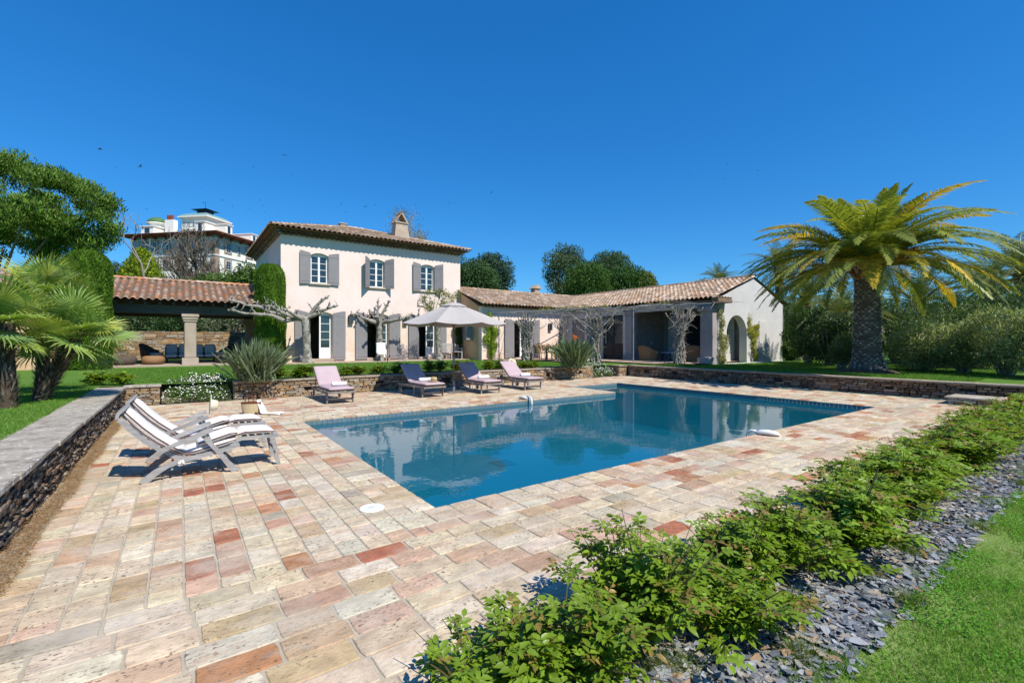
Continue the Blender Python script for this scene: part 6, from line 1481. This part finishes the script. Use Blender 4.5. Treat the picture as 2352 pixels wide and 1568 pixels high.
# small wheeled cart
t = thing('pushchair', 'small white and black pushchair parked before the middle facade door', 'pushchair', (8.9, 24.75, TZ))
MB().bbox((-.26,-.03,.42),(.26,.03,1.0),.03).build('hood', M['white'], t, world=False); MB().bbox((-.24,-.22,.34),(.24,.02,.42),.03).build('seat', M['white'], t, world=False)
for x, y in ((-.28,-.25),(.28,-.25),(-.28,.15),(.28,.15)): m = MB().lathe([(.03,-.015),(.085,-.012),(.085,.012),(.03,.015)], 12); m.xf(Matrix.Translation((x,y,.085)) @ Matrix.Rotation(pi/2,4,'Y')); m.build('wheel', M['iron'], t, world=False)
for s in (-1, 1): MB().tube([(s*.26,-.25,.1),(s*.24,.0,.45),(s*.24,.15,1.05)], .014, 5).tube([(s*.26,.15,.1),(s*.24,-.1,.4)], .012, 5).build('frame', M['iron'], t, world=False)
# dining set
t = thing('dining_table', 'long outdoor dining table among wisteria trunks and the strelitzia clump', 'table', (18.0, 20.0, TZ+.004)); MB().bbox((-1.1,-.5,.70),(1.1,.5,.75),.01).build('tabletop', M['teak'], t, world=False)
for x, y in ((-1,-.4),(1,-.4),(-1,.4),(1,.4)): MB().bbox((x-.04,y-.04,0),(x+.04,y+.04,.70),.006).build('leg', M['teak_brown'], t, world=False)
t = thing('bottle', 'dark bottle standing on the outdoor dining table', 'bottle', (17.5, 20.1, TZ+.755)); MB().lathe([(.035,0),(.036,.18),(.014,.23),(.013,.3)], 12).build('glass', M['iron'], t, smooth=True, world=False)
def rattan(label, x, y, rz):
    t = thing('rattan_chair', label, 'chair', (x, y, TZ+.004), 'rattan chairs round the outdoor dining table', rotz=rz)
    for sx in (-1, 1):
        for sy in (-1, 1): MB().tube([(sx*.24,sy*.22,0),(sx*.21,sy*.2,.42)], .02, 6).build('leg', M['wicker'], t, world=False)
        MB().tube([(sx*.25,-.22,.42),(sx*.27,-.2,.66),(sx*.26,.15,.68),(sx*.2,.24,.9)], .022, 6).build('armrest', M['wicker'], t, world=False)
    MB().bbox((-.25,-.24,.40),(.25,.24,.45),.015).build('seat', M['wicker'], t, world=False); m = MB(); m.lathe([(.27,0),(.28,.25),(.25,.42),(.24,.42),(.26,.25),(.25,0)], 20, (0,.02,.45)); keep = [f for f in m.f if all(m.v[i][1] > .03 for i in f)]; m.f = keep; m.build('backrest', M['wicker'], t, smooth=True, world=False)
    MB().bbox((-.22,-.2,.452),(.22,.2,.50),.02).build('cushion', M['cream'], t, world=False)
rattan('rattan dining chair just right of the wisteria trunk, leftmost', 16.45, 20.35, rad(95)); rattan('second rattan dining chair, nearer the strelitzia', 17.0, 19.5, rad(170)); rattan('rattan dining chair half hidden at the far end of the table', 17.7, 21.2, rad(0))
# porch seats
def wsofa(label, x, y, rz, L, mat='wicker', cmat=None, Hh=.85, grp='wicker armchairs in the porch', dep=.85, nm='wicker_armchair', cat='armchair'):
    t = thing(nm, label, cat, (x, y, TZ+.008), grp, rotz=rz); m = MB(); n = 16; V = []
    for i in range(n+1):
        a = pi*i/n; c, s = math.cos(a), math.sin(a); X = c*L/2*(1 if abs(c) < 1 else 1); Y = s**.6*dep*.55 - .1; h = Hh*(.62+.38*s**.8)
        for r, z in ((1,0),(.93,.2),(1.05,h*.8),(1.1,h),(.98,h),(.86,h*.8),(.8,.3)): V.append((X*r, -.12+(Y+.12)*r, z))
    m.add(V, [(i*7+k, i*7+k+1, (i+1)*7+k+1, (i+1)*7+k) for i in range(n) for k in range(6)] + [tuple(range(7)), tuple(range(n*7, n*7+7))[::-1]]); m.build('woven_shell', M[mat], t, smooth=True, world=False)
    MB().bbox((-L*.4,-dep*.45,.08),(L*.4,.25,.38),.03).build('seat', M[mat], t, world=False); MB().bbox((-L*.38,-dep*.43,.385),(L*.38,.2,.5),.04).build('seat_cushion', M[cmat or 'cream'], t, world=False)
wsofa('brown wicker armchair seen from behind beside the porch pillar', 21.15, 16.6, rad(75), 1.25); wsofa('brown wicker armchair half hidden by the dense wisteria column', 22.0, 14.1, rad(100), 1.1); wsofa('wicker armchair deep in the porch behind the small table', 23.6, 15.8, rad(-90), 1.2, 'wicker_dark')
t = thing('porch_table', 'small dark table with glossy top coloured like reflected sky in the porch', 'table', (21.75, 15.45, TZ+.008)); MB().bbox((-.4,-.45,.43),(.4,.45,.47),.008).build('tabletop', glassy('table_painted_sky_gloss', (.25,.35,.5), .05, .8), t, world=False)  # blue of the reflected sky is put into the tabletop's base colour
for x, y in ((-.34,-.38),(.34,-.38),(-.34,.38),(.34,.38)): MB().box((x-.03,y-.03,0),(x+.03,y+.03,.43)).build('leg', M['iron'], t, world=False)
# planter block by the corner pillar
tag(MB().bbox((20.55,12.55,TZ-.02),(21.0,13.05,TZ+.3),.02).build('stone_block', M['pillar_grey']), 'low grey stone block at the foot of the porch corner pillar', 'stone block')
# pavilion lounge
sx0, sx1 = onY(378, 28.9), onY(497, 28.9)
t = thing('outdoor_sofa', 'long dark outdoor sofa with grey cushions behind the square pavilion pillar', 'sofa', ((sx0+sx1)/2, 28.9, TZ)); L = sx1-sx0
MB().bbox((-L/2,-.45,.18),(L/2,.45,.26),.01).build('frame', M['iron'], t, world=False); MB().bbox((-L/2,.38,.26),(L/2,.45,.8),.02).build('back_frame', M['wicker_dark'], t, world=False)
for x in (-L/2+.1, L/2-.1): MB().box((x-.03,-.4,0),(x+.03,-.34,.18)).build('leg', M['iron'], t, world=False); MB().box((x-.03,.34,0),(x+.03,.4,.18)).build('leg', M['iron'], t, world=False)
for k in range(4):
    x = -L/2+L*k/4; MB().bbox((x+.02,-.44,.262),(x+L/4-.02,.25,.42),.05).build('seat_cushion', M['cushion_grey'], t, world=False); m = MB(); m.bbox((x+.03,-.08,0),(x+L/4-.03,.08,.52),.06); m.xf(Matrix.Translation((0,.26,.42)) @ Matrix.Rotation(rad(-14), 4, 'X')); m.build('back_cushion', M['cushion_grey'], t, world=False)
wsofa('dark woven lounge chair left of the pavilion sofa', onY(348, 28.4), 28.4, rad(70), 1.05, 'wicker_dark', 'cushion_grey', .95, 'woven lounge chairs in the pavilion', .9, 'lounge_chair', 'chair'); wsofa('dark woven lounge chair right of the pavilion sofa', onY(520, 28.4), 28.4, rad(-70), 1.05, 'wicker_dark', 'cushion_grey', .95, 'woven lounge chairs in the pavilion', .9, 'lounge_chair', 'chair')
for lab, u in (('round woven pouf in front of the left pavilion chair', 352), ('round woven pouf in front of the right pavilion chair', 517), ('dark round woven pouf behind the drooping palm leaves', 286)): tag(MB().lathe([(.3,0),(.42,.06),(.45,.2),(.42,.34),(.3,.39),(.05,.4)], 18, (onY(u, 27.3), 27.3, TZ)).build('woven_pouf', M['wicker_dark'] if u != 352 else M['wicker'], smooth=True), lab, 'pouf', 'woven poufs in the pavilion')
# clay pot etc. by ochre wall
for i, u in enumerate((1415,)): pass

# ---------------------------------------------------------------- hotel on the hill
th_ = rad(9.4); d1 = F_*math.cos(th_)+R_*math.sin(th_); d2 = -R_*math.cos(th_)+F_*math.sin(th_); HC = at(494.5, None, 0, Y=130)
HM = Matrix(((d2.x, d1.x, 0, HC.x), (d2.y, d1.y, 0, HC.y), (0, 0, 1, 0), (0, 0, 0, 1)))
M['h_cream'] = mkmat('hotel_cream', (.85,.81,.71), scale=.5, rough=.9, var=.12); M['h_grey'] = mkmat('hotel_grey_render', (.42,.45,.455), rough=.9, var=.1); M['h_stone'] = mkmat('hotel_stone', (.27,.19,.15), (.36,.28,.22), scale=1.5, rough=.9, bump=.4)
M['h_red'] = mkmat('hotel_red_eaves', (.26,.07,.045), rough=.8); M['h_roof'] = mkmat('hotel_roof', (.42,.28,.22), (.34,.22,.17), scale=2, rough=.9, bump=.6); M['h_teal'] = mkmat('patina_copper', (.20,.34,.34), rough=.6); M['h_navy'] = mkmat('navy_metal', (.012,.035,.075), rough=.5)
M['h_green'] = mkmat('green_dome', (.08,.17,.06), rough=.6); M['h_frieze'] = mkmat('blue_frieze', (.12,.24,.28), (.4,.42,.38), scale=2.5, rough=.8, mid=(.47,.53)); M['h_white'] = mkmat('hotel_white', (.8,.78,.72), rough=.9, var=.06)
hotel = thing('grand_hotel', 'large white and grey hillside hotel with red eaves and navy roof lantern', 'hotel', (HC.x, HC.y, 12)); EZh = 31.6
def hb(name, mat, *boxes):
    m = MB(); [m.box(a, b) for a, b in boxes]; return m.xf(HM).build(name, M[mat], hotel)
LA_, LB_ = 27.5, 52
hb('lower_storey', 'h_cream', ((0,0,12),(LA_,LB_,27.9))); hb('upper_storey', 'h_grey', ((.03,.03,27.9),(LA_-.03,LB_-.03,30.9))); hb('frieze', 'h_frieze', ((-.03,-.03,30.9),(LA_+.03,LB_+.03,31.7)))
hb('string_course', 'h_white', ((-.25,-.25,25.9),(LA_+.25,LB_+.25,26.2))); hb('string_course', 'h_white', ((-.15,-.15,30.72),(LA_+.15,LB_+.15,30.88)))
for k in range(9): z0 = 12.1+k*2.0; hb('corner_quoin', 'h_stone', ((-.12,-.12,z0),(1.6+.4*(k%2),1.4,z0+1.9)))
MB().add([(-2.6,-2.6,31.9),(LA_+2.6,-2.6,31.9),(LA_+2.6,LB_+2.6,31.9),(-2.6,LB_+2.6,31.9),(0,0,31.6),(LA_,0,31.6),(LA_,LB_,31.6),(0,LB_,31.6)], [(0,1,5,4),(1,2,6,5),(2,3,7,6),(3,0,4,7)]).xf(HM).build('eaves', M['h_red'], hotel)
hb('eaves_board', 'h_red', ((-2.7,-2.7,31.9),(LA_+2.7,LB_+2.7,32.12)))
for k in range(8): a = 1.5+k*3.5; MB().prism([(-2.4,31.88),(0,31.88),(0,30.7)], 0, a, a+.35).xf(HM).build('bracket', M['h_red'], hotel)
for k in range(13): b = 1.5+k*3.8; MB().prism([(-2.4,31.88),(0,31.88),(0,30.7)], 1, b, b+.35).xf(HM).build('bracket', M['h_red'], hotel)
MB().add([(-2.8,-2.8,32.12),(LA_+2.8,-2.8,32.12),(LA_+2.8,LB_+2.8,32.12),(-2.8,LB_+2.8,32.12),(9,11,36.0),(LA_-3,11,36.0),(LA_-3,LB_-9,36.),(9,LB_-9,36.)], [(0,1,5,4),(1,2,6,5),(2,3,7,6),(3,0,4,7),(4,5,6,7)]).xf(HM).build('roof', M['h_roof'], hotel)
def hwin(face, s, w_, z0, z1, surround=True):
    A = (lambda x0, x1, d0, d1, a, b: ((x0, -d1, a), (x1, -d0, b))) if face == 'L' else (lambda x0, x1, d0, d1, a, b: ((-d1, x0, a), (-d0, x1, b)))
    if surround: fr = hb('window_surround', 'h_stone', A(s-w_/2-.55, s+w_/2+.55, .0, .14, z0-.5, z1+.55))
    fr = hb('window', 'h_white', A(s-w_/2-.12, s+w_/2+.12, .14, .22, z0-.12, z1+.12)); m = MB()
    for i in (0, 1):
        for j in (0, 1, 2):
            x0 = s-w_/2+i*w_/2+.03; q = MB(); zz = z0+(z1-z0)*j/3; q.box(*A(x0, x0+w_/2-.06, .215, .235, zz+.03, zz+(z1-z0)/3-.03)); q.xf(HM).build('pane', M['glass'], fr)
for s, w_ in ((23.5,1.5),(19.6,1.5),(15.6,1.4),(10.8,1.4),(7.0,.7),(4.8,1.4)): hwin('L', s, w_, 27.5, 30.1, w_ > 1); hwin('L', s, w_, 22.6, 24.9, w_ > 1)
for s, w_ in ((4.6,1.7),(8.8,1.0),(13.2,1.9),(17.2,1.9),(22,1.9),(27.5,1.9),(33,1.9),(39,1.9)): hwin('R', s, w_, 27.5, 30.1, w_ > 1.2); hwin('R', s, w_, 22.6, 24.9, w_ > 1.2)
ta, tb, tw, tl = 18.6, 17.1, 9.2, 9.0; tz = 37.6
hb('tower', 'h_white', ((ta,tb,33),(ta+tw,tb+tl,42.0))); hb('tower_cornice', 'h_white', ((ta-.9,tb-.9,42.0),(ta+tw+.9,tb+tl+.9,42.35))); hb('tower_base', 'h_white', ((ta-.4,tb-.4,38.0),(ta+tw+.4,tb+tl+.4,38.3)))
m = MB(); rg = [(-.8,42.35),(-.3,42.9),(.5,43.4),(1.6,43.85),(3.0,44.1)]; V = []
for i_, z in rg: V += [(ta+i_,tb+i_,z),(ta+tw-i_,tb+i_,z),(ta+tw-i_,tb+tl-i_,z),(ta+i_,tb+tl-i_,z)]
m.add(V, [(4*i+k,4*i+(k+1)%4,4*i+4+(k+1)%4,4*i+4+k) for i in range(4) for k in range(4)]+[(16,17,18,19)]); m.xf(HM).build('tower_roof', M['h_teal'], hotel)
for k in range(5): x = ta+.7+k*1.75; hb('tower_window', 'h_grey', ((x,tb-.06,39.0),(x+.9,tb-.01,40.6))); hb('tower_window', 'h_grey', ((ta-.06,tb+.6+k*1.75,39.0),(ta-.01,tb+1.5+k*1.75,40.6)))
hb('lantern', 'h_navy', ((ta+2.9,tb+2.9,43.6),(ta+tw-2.9,tb+tl-2.9,45.3)))
MB().add([(ta+1.6,tb+1.6,45.3),(ta+tw-1.6,tb+1.6,45.3),(ta+tw-1.6,tb+tl-1.6,45.3),(ta+1.6,tb+tl-1.6,45.3),(ta+tw/2,tb+tl/2,46.2)], [(0,1,4),(1,2,4),(2,3,4),(3,0,4),(0,3,2,1)]).xf(HM).build('lantern_roof', M['h_navy'], hotel)
MB().tube([(ta+tw/2,tb+tl/2,46.1),(ta+tw/2,tb+tl/2,48.4)], .07, 4).xf(HM).build('mast', M['h_navy'], hotel)
def dormer(face, s, depth, w_, z0, h_, L):
    A = (lambda x0, x1, d0, d1, a, b: ((x0, d0, a), (x1, d1, b))) if face == 'L' else (lambda x0, x1, d0, d1, a, b: ((d0, x0, a), (d1, x1, b)))
    o = hb('dormer', 'h_white', A(s, s+w_, depth, depth+L, z0, z0+h_)); hb('dormer_roof', 'h_white', A(s-.25, s+w_+.25, depth-.3, depth+L, z0+h_, z0+h_+.2)); hb('dormer_window', 'glass', A(s+w_*.3, s+w_*.7, depth-.05, depth-.01, z0+.4, z0+h_-.4))
dormer('L', 6.2, 3.0, 3.0, 33.0, 3.3, 9); dormer('L', 20.6+2.2, 2.4, 4.2, 32.6, 2.9, 9); dormer('R', 6.5, 2.4, 2.6, 33, 3.2, 9); dormer('R', 17, 2.4, 2.6, 32.6, 3.2, 9); dormer('R', 28, 2.4, 2.6, 32.6, 3.2, 9)
m = MB().lathe([(2.1,33),(2.1,37.2),(2.9,37.3),(2.9,37.5)], 16, (LA_+3.2-4.5,7,0)); m.xf(HM).build('turret', M['h_white'], hotel); m = MB().lathe([(2.9,37.5),(2.5,38.2),(1.8,38.9),(1.0,39.3),(.1,39.5)], 16, (LA_+3.2-4.5,7,0)); m.xf(HM).build('green_dome', M['h_green'], hotel, smooth=True)
hb('chimney', 'h_white', ((18.6,5,33),(21.6,6.5,38.0))); hb('chimney', 'h_red', ((19.3,5.2,38.0),(20.0,5.9,39.4))); hb('chimney', 'h_red', ((20.4,5.2,38.0),(21.1,5.9,39.4)))
# hill under the hotel and wooded ground
m = MB().lathe([(150,-6),(110,2),(75,9),(48,14.5),(30,16.5),(8,17)], 40, (HC.x+d1.x*30+d2.x*2, HC.y+d1.y*30+d2.y*2, 0)); struct(m.build('hill', mkmat('scrub_hill', (.045,.07,.025), (.08,.09,.04), scale=.4, rough=1, bump=1), smooth=True))
# ---------------------------------------------------------------- birds
BD = [(228.6,340.7,20,.1),(321.7,380.6,16,-.3),(265,382,7,0),(418.8,375,7,-.2),(386,389,6,.1),(653.4,354.5,14,0),(668.5,399.6,7,0),(290.7,473,8,.3),(337,479,9,-.4),(367,476.5,7,.2),(467,464.5,9,0),(510.5,458,8,-.2),(462,431.7,4,1.3),(534,471,5,-1),(571,478,6,-.3),(597,458,5,-.5),(604,470,6,0),(607,484.7,5,-.3),(642,479,5,0),(672.7,461,4,-.5),(683,482,5,-.2),(591,428,5,.1),(582,381,6,-.2),
      (783.8,465.7,8,-.2),(839.6,472.8,10,-.6),(861.6,468.4,8,.1),(794.3,484.6,6,-.4),(1031.5,465,9,-.1),(1044,465,5,0),(956.8,478,5,-.4),(740,470,4,0),(776.5,473,5,.1),(1129,440,8,-.6),(1671,374,7,.2),(1665,409,7,0),(1741,390,7,-.2),(1586,398,5,0),(235,399,4,0)]
M['feather'] = mkmat('dark_feathers', (.05,.06,.07), rough=.9)
where = lambda u, v: ('above the stone pine' if u < 300 else 'above the hillside hotel' if u < 560 else 'above the villa roof, left part' if u < 750 else 'above the villa chimney' if u < 1000 else 'in the sky above the low wing' if u < 1300 else 'in the sky left of the big palm')
special = {0: 'largest gliding bird in the sky, above the stone pine', 1: 'gliding bird with bent wings high above the hotel', 5: 'lone gliding bird high above the left end of the villa roof', 32: 'dark bird alone in the sky above the gap right of the villa', 33: 'highest of the four birds in the sky left of the big palm', 35: 'rightmost bird in the sky, nearest the big palm', 27: 'dark bird in the sky right of the villa chimney'}
regs = {}
for i, b_ in enumerate(BD):
    if i not in special: regs.setdefault(where(b_[0], b_[1]), []).append((b_[0], i))
ONUM = 'first second third fourth fifth sixth seventh eighth ninth tenth eleventh twelfth'.split(); rank = {}
for r_, l_ in regs.items():
    for k_, (_, i) in enumerate(sorted(l_)): rank[i] = ONUM[k_]
for i, (u, v, wpx, roll) in enumerate(BD):
    Y = 1.15*1065/wpx*.97; p = pt(u, v, Y); m = MB(); bd = U(.12,.28)
    lab = special.get(i) or '%s from the left of the tiny birds %s' % (rank[i], where(u, v)); t = thing('bird', lab, 'bird', p, 'birds gliding in the sky'); t.rotation_euler = (roll*.4, roll, TH+pi/2+U(-.7,.7)+pi)
    sp = 1.15/2; V = [(0,-.08,0),(0,.1,0),(sp*.45,-.07,bd*.7),(sp*.45,.07,bd*.7),(sp,.05,bd*.35),(-sp*.45,-.07,bd*.7),(-sp*.45,.07,bd*.7),(-sp,.05,bd*.35)]
    V2 = [(a, b, c-.012) for a, b, c in V]; F = [(0,2,3,1),(2,4,3),(0,1,6,5),(5,6,7)]
    MB().add(V+V2, F+[tuple(8+k for k in f)[::-1] for f in F]+[(0,8,10,2),(2,10,12,4),(4,12,11,3),(3,11,9,1),(0,5,13,8),(5,7,15,13),(7,6,14,15),(6,1,9,14)]).build('wings', M['feather'], t, world=False)
    MB().tube([(0,-.22,0),(0,-.12,.0),(0,.05,0),(0,.2,-.01),(0,.3,0)], [.01,.045,.055,.03,.05], 6).build('body', M['feather'], t, world=False)
